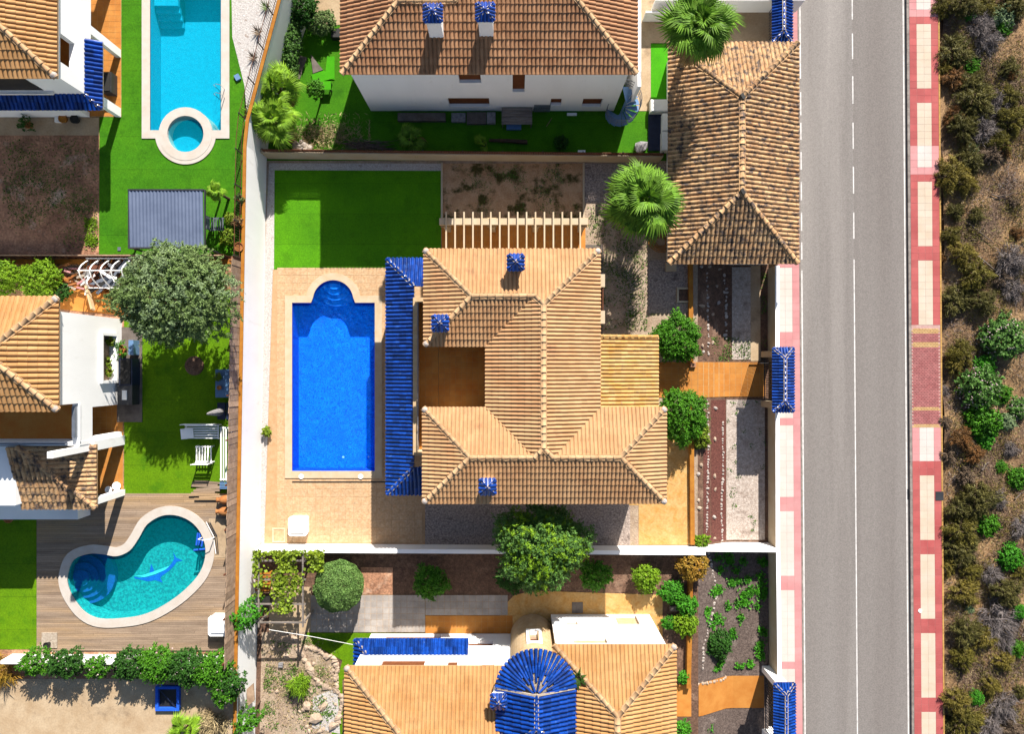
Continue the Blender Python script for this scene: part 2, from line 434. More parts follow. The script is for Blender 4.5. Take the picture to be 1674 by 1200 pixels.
mk('pool_navy', (.008, .07, .34), (.006, .04, .22), scale=9., grain=.2)
mk('dolphin_blue', (.008, .09, .5), (.006, .06, .4), scale=9., grain=.2)
mk('dolphin_pale', (.1, .62, .66), (.08, .55, .6), scale=9., grain=.2)
# ------------------------------------------------------------------ roof tiles
PROF = [(0, 0.), (.04, .12), (.14, .23), (.3, .3), (.48, .3), (.64, .23), (.74, .12), (.78, 0.), (.9, -.02), (1., 0.)]
HS = [1.]
def frame(poly):
    p = [Vector(q) for q in poly]
    n = Vector((0, 0, 0))
    for i in range(len(p)):
        n += p[i].cross(p[(i + 1) % len(p)])
    n.normalize()
    if n.z < 0: n = -n
    d = Vector((n.x, n.y, 0)).normalized()      # downhill
    V = (-d) * n.z + Vector((0, 0, 1)) * math.hypot(n.x, n.y)
    V.normalize()
    U = V.cross(n).normalized()
    return p[0], U, V, n

def span(q, u):
    r = []
    for i in range(len(q)):
        (a, b), (c, d) = q[i], q[(i + 1) % len(q)]
        if (a - u) * (c - u) <= 0 and abs(c - a) > 1e-9:
            t = (u - a) / (c - a); r.append(b + t * (d - b))
    return (min(r), max(r)) if r else None

def tile_mesh_local(pitch, course, lift):
    V = []; F = []; n = len(PROF); L = course + .05
    for v, w in ((0, lift), (L, 0.)):
        V += [(f * pitch, v, h * HS[0] * pitch + w) for f, h in PROF]
    V += [(f * pitch, 0, -.01) for f, h in PROF]
    for i in range(n - 1):
        F += [(i, i + 1, n + i + 1, n + i), (2 * n + i, 2 * n + i + 1, i + 1, i)]
    return V, F

def tile_field(poly, pitch, course, lift=.045, over=.04):
    """returns frame, full tiles [(u,v)] and geometry of tiles cut by hips and valleys"""
    O, U, V, N = frame(poly)
    q = [((Vector(p) - O).dot(U), (Vector(p) - O).dot(V)) for p in poly]
    u0, u1 = min(a for a, b in q), max(a for a, b in q)
    v0, v1 = min(b for a, b in q), max(b for a, b in q)
    nc = max(1, round((u1 - u0) / pitch)); pitch = (u1 - u0) / nc
    full = []; gv = []; gf = []
    n = len(PROF)
    nr = int((v1 - v0) / course) + 1
    for k in range(nc):
        us = [u0 + (k + f) * pitch for f, h in PROF]
        sp = [span(q, min(max(u, u0 + 1e-4), u1 - 1e-4)) for u in us]
        if any(s is None for s in sp): continue
        for j in range(nr):
            a = v0 + j * course - (over if j == 0 else 0); b = v0 + (j + 1) * course + .05
            lo = [max(a, s[0] - (over if s[0] < v0 + .02 else 0)) for s in sp]; hi = [min(b, s[1]) for s in sp]
            if max(h - l for h, l in zip(hi, lo)) < .05: continue
            ok = all(h > l for h, l in zip(hi, lo))
            if j > 0 and all(abs(l - a) < 1e-6 for l in lo) and all(abs(h - b) < .06 for h in hi):
                full.append((us[0], a)); continue
            base = len(gv)
            for (f, h), u, l, hh in zip(PROF, us, lo, hi):
                t = (l - a) / (b - a); gv.append(O + U * u + V * min(l, hh) + N * (h * HS[0] * pitch + lift * (1 - t)))
            for (f, h), u, l, hh in zip(PROF, us, lo, hi):
                t = (hh - a) / (b - a); gv.append(O + U * u + V * max(hh, l) + N * (h * HS[0] * pitch + lift * (1 - max(0, min(1, t)))))
            for (f, h), u, l, hh in zip(PROF, us, lo, hi):
                gv.append(O + U * u + V * min(l, hh) - N * .01)
            for i in range(n - 1):
                gf += [(base + i, base + i + 1, base + n + i + 1, base + n + i), (base + 2 * n + i, base + 2 * n + i + 1, base + i + 1, base + i)]
    return (O, U, V, N), full, gv, gf, pitch

class Roof:
    def __init__(s, thing_, matn, part='roof', tile='roof_tile', pitch=.222, course=.39, cap=300, deck='ridge', lift=.045, thick=.16):
        s.t = thing_; s.m = MT[matn]; s.part = part; s.tile = tile; s.pitch = pitch; s.course = course; s.cap = cap
        s.deck = G(); s.deckm = MT[deck]; s.faces = []; s.lift = lift; s.thick = thick
    def face(s, poly):
        s.faces.append(poly)
        p = [Vector(q) for q in poly]
        n = frame(poly)[3]
        c = [q - n * .012 for q in p]; d = [q - n * .012 - Vector((0, 0, s.thick)) for q in p]
        k = len(p)
        area = sum(p[i].x * p[(i + 1) % k].y - p[(i + 1) % k].x * p[i].y for i in range(k))
        top = tuple(range(k)) if area > 0 else tuple(range(k))[::-1]
        F = [top, tuple(i + k for i in top[::-1])]
        F += [(top[i - 1], top[i - 1] + k, top[i] + k, top[i]) for i in range(k)]
        s.deck.add(c + d, F)
    def build(s):
        root = s.deck.out(s.part, s.deckm, s.t)
        HS[0] = 1.45 if s.m == MT['blue_tile'] else 1.
        cand = []; g = G(); camp = Vector((0, 0, ALT)); cnt = 0
        for poly in s.faces:
            fr, full, gv, gf, pt = tile_field(poly, s.pitch, s.course, s.lift)
            O, U, V, N = fr
            g.add(gv, gf)
            for (u, v) in full:
                p = O + U * u + V * v
                cand.append(((p - camp).length, len(cand), p, fr, pt))
        cand.sort()
        tv, tf = tile_mesh_local(1., s.course, s.lift)
        hm = [(0, 0, 0)] * 0
        tv2 = [(x, y, (z if True else z)) for x, y, z in tv]
        tv2, tf = tile_mesh_local(s.pitch, s.course, s.lift)
        me = mesh(s.tile, tv2, tf, s.m, smooth=False)
        for i, (_, _, p, fr, pt) in enumerate(cand):
            O, U, V, N = fr
            if i < s.cap:
                M4 = Matrix((( U.x * pt / s.pitch, V.x, N.x, p.x), (U.y * pt / s.pitch, V.y, N.y, p.y), (U.z * pt / s.pitch, V.z, N.z, p.z), (0, 0, 0, 1)))
                # a hand-laid roof: every tile sits a touch differently
                M4 = M4 @ Matrix.Translation((0, R.uniform(-.012, .012), R.uniform(0, .006))) @ Matrix.Rotation(R.uniform(-.028, .028), 4, 'Z')
                ob(s.tile, me, root, M4=M4)
            else:
                sx = pt / s.pitch; jy = R.uniform(-.012, .012); jz = R.uniform(0, .006); ja = R.uniform(-.028, .028)
                g.add([p + U * ((x - y * ja) * sx) + V * (y + x * ja + jy) + N * (z + jz) for x, y, z in tv2], tf)
        HS[0] = 1.
        if g.v:
            o = g.out(s.tile, s.m, root); o['kind'] = 'stuff'
        return root

RT = {}
def ridge_mesh(r, L, matn):
    key = (round(r, 3), matn)
    if key in RT: return RT[key]
    V = []; F = []; n = 8
    rows = [(0, 1.07, .014), (.05, 1.07, .014), (.055, 1.0, .004), (L + .03, .9, 0.)]
    for y, f, dz in rows:
        for i in range(n + 1):
            a = math.pi * i / n
            V.append((-math.cos(a) * r * f, y, math.sin(a) * r * f * .95 + dz - .03))
    for k in range(len(rows) - 1):
        F += [(k * (n + 1) + i, k * (n + 1) + i + 1, (k + 1) * (n + 1) + i + 1, (k + 1) * (n + 1) + i) for i in range(n)]
    b = len(V); V.append((0, 0, -.03))
    F += [(b, i + 1, i) for i in range(n)]
    RT[key] = mesh('ridge_tile', V, F, MT[matn], True)
    return RT[key]

def ridge(parent, p0, p1, r=.135, L=.42, matn='ridge', name='ridge_tile', mortar=None, dz=.03):
    """p0 is the lower end"""
    p0 = Vector(p0); p1 = Vector(p1); d = p1 - p0; ln = d.length; d.normalize()
    n = max(1, round(ln / L)); s = ln / n / L
    x = d.cross(Vector((0, 0, 1))).normalized(); z = x.cross(d).normalized()
    me = ridge_mesh(r, L, matn)
    for i in range(n):
        p = p0 + d * (i * ln / n) + z * (dz + R.uniform(-.008, .008))
        xx = (x + d * R.uniform(-.03, .03)).normalized()
        M4 = Matrix(((xx.x, d.x * s, z.x, p.x), (xx.y, d.y * s, z.y, p.y), (xx.z, d.z * s, z.z, p.z), (0, 0, 0, 1)))
        ob(name, me, parent, M4=M4)
    if mortar:
        g = G(); k = max(2, int(ln / .14)); 
        for sd in (-1, 1):
            prev = None; V = []; F = []
            for i in range(k + 1):
                c = p0 + d * (ln * i / k); w = r * (1.1 + R.uniform(0, .28))
                V += [c + x * (sd * r * .7) + z * (dz + .02), c + x * (sd * w) + z * (dz + r * .22), c + x * (sd * w) - z * .04]
                if i:
                    b = 3 * i
                    F += [(b - 3, b, b + 1, b - 2), (b - 2, b + 1, b + 2, b - 1)] if sd > 0 else [(b - 3, b - 2, b + 1, b), (b - 2, b - 1, b + 2, b + 1)]
            g.add(V, F)
        g.out('mortar', MT[mortar], parent)

def hip_rect(x0, x1, y0, y1, z, t):
    """faces and ridge lines of a hipped roof over a rectangle"""
    w, h = x1 - x0, y1 - y0; d = min(w, h) / 2; zr = z + d * t
    A, B, C, D = (x0, y0, z), (x1, y0, z), (x1, y1, z), (x0, y1, z)
    if h >= w:
        m = (x0 + x1) / 2; S_, N_ = (m, y0 + d, zr), (m, y1 - d, zr)
        return [[A, B, S_], [B, C, N_, S_], [C, D, N_], [D, A, S_, N_]], [(A, S_), (B, S_), (C, N_), (D, N_)], (S_, N_)
    m = (y0 + y1) / 2; W_, E_ = (x0 + d, m, zr), (x1 - d, m, zr)
    return [[A, B, E_, W_], [B, C, E_], [C, D, W_, E_], [D, A, W_]], [(A, W_), (D, W_), (B, E_), (C, E_)], (W_, E_)

def chimney(house, px, py, ztop, zroof, half=.42, stack=.32, cap_h=.3):
    """white stack with a small blue-glazed hipped cap"""
    cx, cy = XY(px, py, ztop)
    st = G().box(cx - stack, cx + stack, cy - stack, cy + stack, zroof - .9, ztop - .52)
    st.box(cx - stack - .05, cx + stack + .05, cy - stack - .05, cy + stack + .05, ztop - .52, ztop - .46)
    for sx in (-1, 1):
        for sy in (-1, 1):
            st.box(cx + sx * stack - .07 * sx, cx + sx * stack + .0 * sx, cy + sy * stack - .07 * sy, cy + sy * stack, ztop - .46, ztop - .26)
    st.box(cx - stack - .07, cx + stack + .07, cy - stack - .07, cy + stack + .07, ztop - .26, ztop - .2)
    s_ = st.out('chimney', MT['white'], house)
    z = ztop - .2
    fc, hips, rd = hip_rect(cx - half, cx + half, cy - half, cy + half, z, cap_h / half)
    g = G()
    for f in fc:
        fr, full, gv, gf, pt = tile_field(f, .2, .6, .02)
        g.add(gv, gf)
        O, U, V, N = fr; tv, tf = tile_mesh_local(pt, .6, .02)
        for u, v in full: g.add([O + U * (u + a) + V * (v + b) + N * c for a, b, c in tv], tf)
        g.add(f, [tuple(range(len(f)))])
    c = g.out('chimney_cap', MT['blue_tile'], s_)
    for a, b in hips: ridge(s_, a, b, r=.06, L=.3, matn='blue_tile', name='cap_ridge_tile', mortar='mortar', dz=.0)
    G().cyl((cx, cy, ztop + .08), .07, .03, .12, 8).out('finial', MT['blue_tile'], s_)
    return s_

# ------------------------------------------------------------------ foliage
def rand_dirs(n, g=rng):
    v = g.normal(size=(n, 3)); return v / np.linalg.norm(v, axis=1)[:, None]

def leafset(pos, nrm, L, W, g=rng, axis=None, jit=.6):
    n = len(pos)
    nn = nrm + g.normal(size=(n, 3)) * jit; nn /= np.linalg.norm(nn, axis=1)[:, None]
    a = g.normal(size=(n, 3)) if axis is None else axis + g.normal(size=(n, 3)) * .35
    t = a - nn * np.sum(a * nn, axis=1)[:, None]; t /= (np.linalg.norm(t, axis=1)[:, None] + 1e-9)
    b = np.cross(nn, t)
    sc = g.uniform(.65, 1.3, size=(n, 1))
    l = L * sc / 2; w = W * sc / 2
    V = np.stack([pos - t * l, pos + b * w - t * l * .1, pos + t * l, pos - b * w - t * l * .1], 1).reshape(-1, 3)
    F = np.arange(4 * n).reshape(n, 4)
    return V, F

def crown_pts(rx, ry, rz, clumps, per, cr, g=rng, flat=.75, hollow=.55, power=1.):
    """clumped points through an ellipsoidal crown, with outward normals"""
    d = rand_dirs(clumps, g); d[:, 2] = np.abs(d[:, 2]) * 1.0 - .28 * (g.random(clumps) < .45)
    rad = g.uniform(hollow, 1., size=(clumps, 1)) ** power
    # uneven outline
    az = np.arctan2(d[:, 1], d[:, 0]); ph = g.uniform(0, 6.28, 4)
    lob = 1 + .07 * np.sin(3 * az + ph[0]) + .06 * np.sin(5 * az + ph[1]) + .05 * np.sin(8 * az + ph[2])
    c = d * rad * np.array([rx, ry, rz]) * lob[:, None]
    cs = cr * g.uniform(.6, 1.3, size=clumps)
    pd = rand_dirs(clumps * per, g)
    pd[:, 2] = np.where(pd[:, 2] < -.3, -pd[:, 2], pd[:, 2])
    cc = np.repeat(c, per, 0); css = np.repeat(cs, per)
    pos = cc + pd * (css * g.uniform(.55, 1., clumps * per))[:, None] * np.array([1, 1, flat])
    nrm = pd * .7 + np.repeat(d, per, 0) * .5 + np.array([0, 0, .25])
    return pos, nrm

def spray_pts(rx, ry, rz, shoots, per, ln, g=rng, hollow=.55):
    """leafy shoots growing outward through the crown"""
    d = rand_dirs(shoots, g); d[:, 2] = np.where(d[:, 2] < -.25, -d[:, 2], d[:, 2])
    az = np.arctan2(d[:, 1], d[:, 0]); ph = g.uniform(0, 6.28, 4)
    lob = 1 + .08 * np.sin(3 * az + ph[0]) + .07 * np.sin(5 * az + ph[1]) + .06 * np.sin(9 * az + ph[2])
    big = 1 - .13 * np.maximum(0, np.sin(d[:, 0] * 5.3 + ph[3]) * np.sin(d[:, 1] * 6.1 + ph[1]) + .3 * np.sin(d[:, 2] * 7))
    rad = g.uniform(hollow, 1., shoots) ** .7
    c = d * (rad * lob * big)[:, None] * np.array([rx, ry, rz])
    s = d * .6 + np.array([0, 0, .35]) + g.normal(size=(shoots, 3)) * .5; s /= np.linalg.norm(s, axis=1)[:, None]
    l = ln * g.uniform(.5, 1.25, shoots)
    u = g.uniform(0, 1., shoots * per)
    S_ = np.repeat(s, per, 0); 
    pos = np.repeat(c, per, 0) + S_ * (np.repeat(l, per) * u)[:, None] + g.normal(size=(shoots * per, 3)) * (ln * .2 * (1.15 - u))[:, None]
    ax = S_ + g.normal(size=(shoots * per, 3)) * .55
    nr = np.repeat(d, per, 0) * .5 + np.array([0, 0, .5]) + g.normal(size=(shoots * per, 3)) * .3
    return pos, nr, ax

CROWN = {}
def crown_mesh(key, rx, ry, rz, clumps, per, cr, L, W, m, **k):
    if key in CROWN: return CROWN[key]
    k.pop('flat', None)
    pos, nrm, ax = spray_pts(rx, ry, rz, int(clumps * 2.2), max(6, per // 2), cr * 1.7, **k)
    V, F = leafset(pos, nrm, L, W, axis=ax, jit=.45)
    CROWN[key] = mesh('crown', V, F, MT[m]); return CROWN[key]

def limbs(name, parent, h, spread, r=.12, n=6, lean=(0, 0), seed=1, local=True, m='bark', z0=-.3):
    q = random.Random(seed); g = G()
    top = Vector((lean[0], lean[1], h * .55))
    g.tube([(0, 0, z0), (lean[0] * .3, lean[1] * .3, h * .25), top], [r * 1.35, r, r * .75], 8)
    for i in range(n):
        a = i * math.tau / n + q.uniform(-.4, .4); s = spread * q.uniform(.6, .95)
        e = top + Vector((math.cos(a) * s, math.sin(a) * s, h * q.uniform(.15, .42)))
        mid = top.lerp(e, .5) + Vector((0, 0, h * .05))
        g.tube([top - Vector((0, 0, .05)), mid, e], [r * .55, r * .35, r * .1], 5)
        for j in range(2):
            e2 = mid + Vector((q.uniform(-1, 1), q.uniform(-1, 1), q.uniform(.1, .8))) * spread * .4
            g.tube([mid, e2], [r * .25, r * .07], 4)
    return g.out(name, MT[m], parent, local=local)

def bush(name, label, cat, px, py, zg, rad, m, h=None, group=None, dens=1., L=.115, W=.065, ry=None, cr=None, key=None, clumps=None, per=34, zc=None, hollow=.6, rz=None, trunk=.06):
    """a shrub: px,py is where its crown shows, zg the ground level"""
    h = h or rad * 1.5
    zc = zc if zc is not None else zg + h * .45
    x, y = XY(px, py, zc)
    t = thing(name, label, cat, (x, y, zg), group)
    ry = ry or rad; rz = rz or (zg + h - zc)
    clumps = clumps or max(26, int(120 * dens * (rad * ry) / .7))
    cr = cr or max(.1, min(.21, rad * .15))
    me = crown_mesh(key or (name, px, py), rad - cr * .6, ry - cr * .6, rz - cr * .4, clumps, per, cr, L, W, m, hollow=hollow)
    o = ob('crown', me, t, local=True); o.location = (0, 0, zc - zg)
    limbs('trunk', t, (zc - zg) + rz * .3, rad * .6, r=trunk, n=5, seed=int(px) + int(py))
    return t

def needle_bush(rad, h, n, m, L=.3, W=.045, g=rng, spread=.55):
    """wiry heath shrub: shoots fan out from the foot"""
    d = rand_dirs(n, g); d[:, 2] = np.abs(d[:, 2]) + .12; d /= np.linalg.norm(d, axis=1)[:, None]
    ph = g.uniform(0, 6.28, 3); az = np.arctan2(d[:, 1], d[:, 0])
    lob = 1 + .16 * np.sin(3 * az + ph[0]) + .12 * np.sin(5 * az + ph[1]) + .1 * np.sin(9 * az + ph[2])
    rad_ = g.uniform(.35, 1., n) ** .6
    # shoots gather into tufts
    tuft = rand_dirs(34, g); tuft[:, 2] = np.abs(tuft[:, 2])
    k = np.argmax(d @ tuft.T, 1); d = d * .72 + tuft[k] * .28; d /= np.linalg.norm(d, axis=1)[:, None]
    pos = d * rad_[:, None] * lob[:, None] * np.array([rad, rad, h])
    ax = d + np.array([0, 0, .45]); nr = rand_dirs(n, g) + np.array([0, 0, .6])
    return leafset(pos, nr, L, W, g, axis=ax, jit=.3)

def scatter_poly(poly, n, g=rng):
    a = np.array(poly); lo, hi = a.min(0), a.max(0); out = []
    q = [(x, y) for x, y in poly]
    while len(out) < n:
        p = lo + g.random((n * 2, 2)) * (hi - lo)
        x, y = p[:, 0], p[:, 1]; ins = np.zeros(len(p), bool); j = len(q) - 1
        for i in range(len(q)):
            xi, yi = q[i]; xj, yj = q[j]
            c = ((yi > y) != (yj > y)) & (x < (xj - xi) * (y - yi) / (yj - yi + 1e-12) + xi); ins ^= c; j = i
        out += list(p[ins])
    return np.array(out[:n])

def clustered(poly, n, clusters, sig, g=rng):
    c = scatter_poly(poly, clusters, g); p = c[g.integers(0, clusters, n)] + g.normal(size=(n, 2)) * sig
    a = np.array(poly); lo, hi = a.min(0), a.max(0)
    return p[(p[:, 0] > lo[0]) & (p[:, 0] < hi[0]) & (p[:, 1] > lo[1]) & (p[:, 1] < hi[1])]

def tufts(name, label, cat, xy, zf, m, L=.16, W=.035, up=1.0):
    n = len(xy); z = zf(xy) if callable(zf) else np.full(n, zf)
    pos = np.column_stack([xy, z + L * .25])
    ax = rng.normal(size=(n, 3)) * .9 + np.array([0, 0, up]); nr = rand_dirs(n) + np.array([0, 0, .5])
    V, F = leafset(pos, nr, L, W, axis=ax, jit=.3)
    o = ob(name, mesh(name, V, F, MT[m])); return tag(o, label, cat, kind='stuff')

# fan palm
def frond_mesh(seed, m, blades=26, pet=.8, fan=1.0):
    q = random.Random(seed); V = []; F = []
    g = G()
    g.tube([(0, 0, 0), (pet * .5, 0, .06), (pet, 0, .02)], [.03, .024, .016], 4)
    for i in range(blades):
        a = math.radians(-118 + 236 * (i + .5) / blades) + q.uniform(-.03, .03)
        ln = fan * (1 - .22 * abs(a) / 2.1) * q.uniform(.88, 1.08)
        da = math.radians(236 / blades) * .62
        c, s = math.cos(a), math.sin(a)
        def pt(r, off, dz=0):
            aa = a + off
            droop = -.3 * (r / fan) ** 2.2 - .1 * abs(math.sin(a)) * r
            return (pet + math.cos(aa) * r, math.sin(aa) * r, .02 + droop + dz)
        ro = .58 * ln
        g.add([(pet, 0, .02), pt(ro, -da), pt(ro, 0, .035), pt(ro, da)], [(0, 1, 2), (0, 2, 3)])
        g.add([pt(ro, -da), pt(ro, 0, .035), pt(ro, da), pt(ln, q.uniform(-.05, .05), -.08 - q.uniform(0, .12))], [(0, 3, 1), (1, 3, 2)])
    return mesh('frond', g.v, g.f, MT[m])

FR = {}
def palm(label, px, py, zg, zc, rad, n=34, m='leaf_palm', name='fan_palm', dry=6, trunk=.2, group=None, seed=3, lean=(0, 0)):
    q = random.Random(seed)
    x, y = XY(px, py, zc)
    bx, by = x - lean[0], y - lean[1]
    t = thing(name, label, 'palm', (bx, by, zg), group)
    hh = zc - zg
    g = G(); k = 10
    g.tube([(lean[0] * (i / k) ** 1.5, lean[1] * (i / k) ** 1.5, -.3 + (hh + .2) * i / k) for i in range(k + 1)], [trunk * (1.35 - .35 * min(1, i / 3)) * (1 + .08 * (i % 2)) for i in range(k + 1)], 10)
    g.out('trunk', MT['bark'], t, local=True)
    for mm in (m, 'leaf_palm_dry'):
        for sd in range(3):
            if (mm, sd) not in FR: FR[(mm, sd)] = frond_mesh(sd, mm)
    sc = rad / 1.72
    for i in range(n + dry):
        f = i / n
        el = math.radians(72 - 92 * min(f, 1.) ** .75 + q.uniform(-10, 10)) if i < n else math.radians(q.uniform(-48, -30))
        az = i * 2.39996 + q.uniform(-.45, .45)
        s = sc * q.uniform(.72, 1.1) * (.75 + .25 * min(1, f * 1.5))
        if i < 9: el = math.radians(q.uniform(48, 84)); s = sc * q.uniform(.5, .75)
        me = FR[(m if i < n else 'leaf_palm_dry', q.randrange(3))]
        M4 = Matrix.Translation((lean[0], lean[1], hh + .05 - (0 if i < n else .25))) @ Matrix.Rotation(az, 4, 'Z') @ Matrix.Rotation(-el, 4, 'Y') @ Matrix.Rotation(q.uniform(-.9, .9), 4, 'X') @ Matrix.Scale(s, 4)
        ob('frond', me, t, local=True, M4=M4)
    return t

def rock_mesh(seed, m):
    q = random.Random(seed)
    import bmesh
    b = bmesh.new(); bmesh.ops.create_icosphere(b, subdivisions=1, radius=1.)
    for v in b.verts:
        v.co *= q.uniform(.72, 1.15); v.co.z *= .7
    me = bpy.data.meshes.new('stone'); b.to_mesh(me); b.free(); me.materials.append(MT[m]); return me
ROCKS = {m: [rock_mesh(i, m) for i in range(5)] for m in ('stone_pale', 'stone_white', 'stone_grey')}
def stone(px, py, z, r, m='stone_white', parent=None, name='stone', stretch=1.):
    x, y = XY(px, py, z)
    M4 = Matrix.Translation((x, y, z + r * .25)) @ Matrix.Rotation(R.uniform(0, 6.28), 4, 'Z') @ Matrix.Diagonal((r * R.uniform(.9, 1.3) * stretch, r * R.uniform(.75, 1.), r * R.uniform(.7, 1.), 1))
    return ob(name, R.choice(ROCKS[m]), parent, M4=M4)
# ------------------------------------------------------------------ setting: levels
ZW = 3.3      # western terraces
ZR = -1.2     # road
ZS = 0.3      # southern garden
tag(G().box(-400, 400, -400, 400, -2.7, -2.6).out('ground', MT['soil_dry']), kind='structure')

def arc(cx, cy, r, a0, a1, n):
    return [(cx + r * math.cos(math.radians(a0 + (a1 - a0) * i / n)), cy - r * math.sin(math.radians(a0 + (a1 - a0) * i / n))) for i in range(n + 1)]

# pool outlines on plan
pool_a = pts([(478, 770), (613, 770), (613, 495), (581, 495)] + arc(545, 491, 33, 8, 172, 18) + [(509, 495), (478, 495)])
pool_b = pts([(246, 213), (362, 213), (362, -36), (246, -36)], ZW)
spa_c = XY(304, 219, ZW)
kp = [(112, 940), (122, 915), (148, 905), (170, 906), (192, 909), (213, 900), (228, 880), (242, 857), (266, 843), (292, 843), (316, 855), (332, 877), (337, 905),
      (328, 935), (305, 962), (275, 985), (240, 1003), (205, 1010), (165, 1011), (140, 1000), (122, 978), (113, 958)]
def smooth_closed(p, sub=4):
    o = []; n = len(p)
    for i in range(n):
        a, b, c, d = (Vector(p[(i + k) % n]) for k in (-1, 0, 1, 2))
        for s in range(sub):
            t = s / sub
            q = .5 * ((2 * b) + (c - a) * t + (2 * a - 5 * b + 4 * c - d) * t * t + (3 * b - a - 3 * c + d) * t ** 3)
            o.append((q.x, q.y))
    return o
pool_c = smooth_closed(pts(kp, ZW))

# retaining wall line (foot of the east face), south to north
WLINE = [(-16.75, -27.), (-16.05, 13.4), (-15.9, 14.9), (-13.75, 23.), (-12.3, 28.5)]
def wline_x(y):
    for (a, b), (c, d) in zip(WLINE, WLINE[1:]):
        if b <= y <= d: return a + (c - a) * (y - b) / (d - b)
    return WLINE[-1][0]

def slab(name, poly, z0, z1, m, holes=()):
    g = G(); g.fill(poly, holes, z1)
    n = len(poly); a = sum(poly[i][0] * poly[(i + 1) % n][1] - poly[(i + 1) % n][0] * poly[i][1] for i in range(n))
    q = poly if a > 0 else poly[::-1]
    g.add([(x, y, z0) for x, y in q] + [(x, y, z1) for x, y in q], [(i, (i + 1) % n, n + (i + 1) % n, n + i) for i in range(n)])
    o = g.out(name, MT[m]); o['kind'] = 'structure'; return o

ho_a = offset(pool_a, .12); ho_c = offset(pool_c, .12)
# the spa at the pool's south end shares one opening with the pool
def pool_b_union(d):
    x0, x1, y0, y1 = pool_b[0][0] - d, pool_b[1][0] + d, pool_b[0][1] - d, pool_b[2][1] + d
    r = 1.35 + d; cx, cy = spa_c
    a = math.asin(max(-1, min(1, (y0 - cy) / r)))
    arc_ = [(cx + r * math.cos(t), cy + r * math.sin(t)) for t in np.linspace(math.pi - a, 2 * math.pi + a, 22)]
    return [(x0, y1), (x0, y0)] + arc_ + [(x1, y0), (x1, y1)]
pool_bu = pool_b_union(0.); ho_b = pool_b_union(.12)
slab('terrace_ground', [(-60, -27), (-17.05, -27)] + [(x - .3, y) for x, y in WLINE[1:]] + [(-60, 28.5)], -2., ZW, 'soil_brown', [ho_b, ho_c])
slab('villa_plot', [(-16.4, -11.75), (12.14, -11.75), (12.14, 13.5), (-16.1, 13.5)], -2., 0., 'soil_dry', [ho_a])
slab('north_plot', [(-16.2, 13.5), (9.9, 13.5), (9.9, 8.6), (17.2, 8.6), (17.2, 28.5), (-12.5, 28.5)], -2., -.004, 'turf')
slab('south_plot', [(-16.8, -27), (12.1, -27), (12.1, -11.75), (-16.4, -11.75)], -2., ZS, 'soil_dark')

# front gardens fall away to the road
XF = [(12.14, 0.), (12.5, -.12), (14.3, -1.12), (14.8, ZR), (17.15, ZR)]
def zfront(x):
    for (a, b), (c, d) in zip(XF, XF[1:]):
        if a <= x <= c: return b + (d - b) * (x - a) / (c - a)
    return 0. if x < XF[0][0] else ZR
def front(name, x0, x1, y0, y1, m, dz=0., kind='structure', skew=0.):
    xs = sorted({x0, x1} | {a for a, b in XF if x0 < a < x1} | set(np.linspace(x0, x1, 5)))
    V = []; F = []
    for x in xs:
        for y, s in ((y0, 0), (y1, skew)): V.append((x + s, y, zfront(x + s) + dz))
    for i in range(len(xs) - 1): F.append((2 * i, 2 * i + 2, 2 * i + 3, 2 * i + 1))
    o = ob(name, mesh(name, V, F, MT[m]))
    if kind: o['kind'] = kind
    return o
front('front_garden', 12.14, 17.2, -11.75, 8.62, 'soil_dark')
front('front_garden_south', 12.14, 17.2, -27, -11.75, 'gravel_brown')

# ------------------------------------------------------------------ road and pavements
def rx(px, py): return px + .0072 * (py - 600)
def rp(px, py, z): return XY(rx(px, py), py, z)
def rquad(x0, x1, y0, y1, z): return [rp(x0, y1, z), rp(x1, y1, z), rp(x1, y0, z), rp(x0, y0, z)]
sheet('road', rquad(1300, 1500, -60, 1260, ZR), ZR, MT['asphalt'], thick=.6)
sheet('scrub_base', [(28.2, -60), (120, -60), (120, 60), (28.2, 60)], ZR - .3, MT['scrub_ground'])
sheet('road_east_lane', rquad(1397.5, 1486, -60, 1260, ZR + .002), ZR + .002, MT['asphalt_east'], thick=.001)
for x0, x1, y0, y1 in [(1310.8, 1313.0, -40, 128), (1311, 1313.1, 150, 188), (1311, 1313.1, 200, 228), (1311, 1313.1, 248, 277), (1311, 1313.1, 297, 327), (1311, 1313.1, 347, 377),
                       (1311, 1313.1, 396, 424), (1310.8, 1313.0, 442, 1240), (1479.7, 1481.8, -40, 1240)]:
    tag(sheet('road_marking', rquad(x0, x1, y0, y1, ZR + .004), ZR + .004, MT['paint'], thick=.003), kind='structure')
for y0, y1 in [(-30, 31), (54, 96), (124, 169), (200, 243), (272, 316), (347, 390), (424, 1240)]:
    tag(sheet('road_marking', rquad(1396.5, 1398.4, y0, y1, ZR + .004), ZR + .004, MT['paint'], thick=.003), kind='structure')

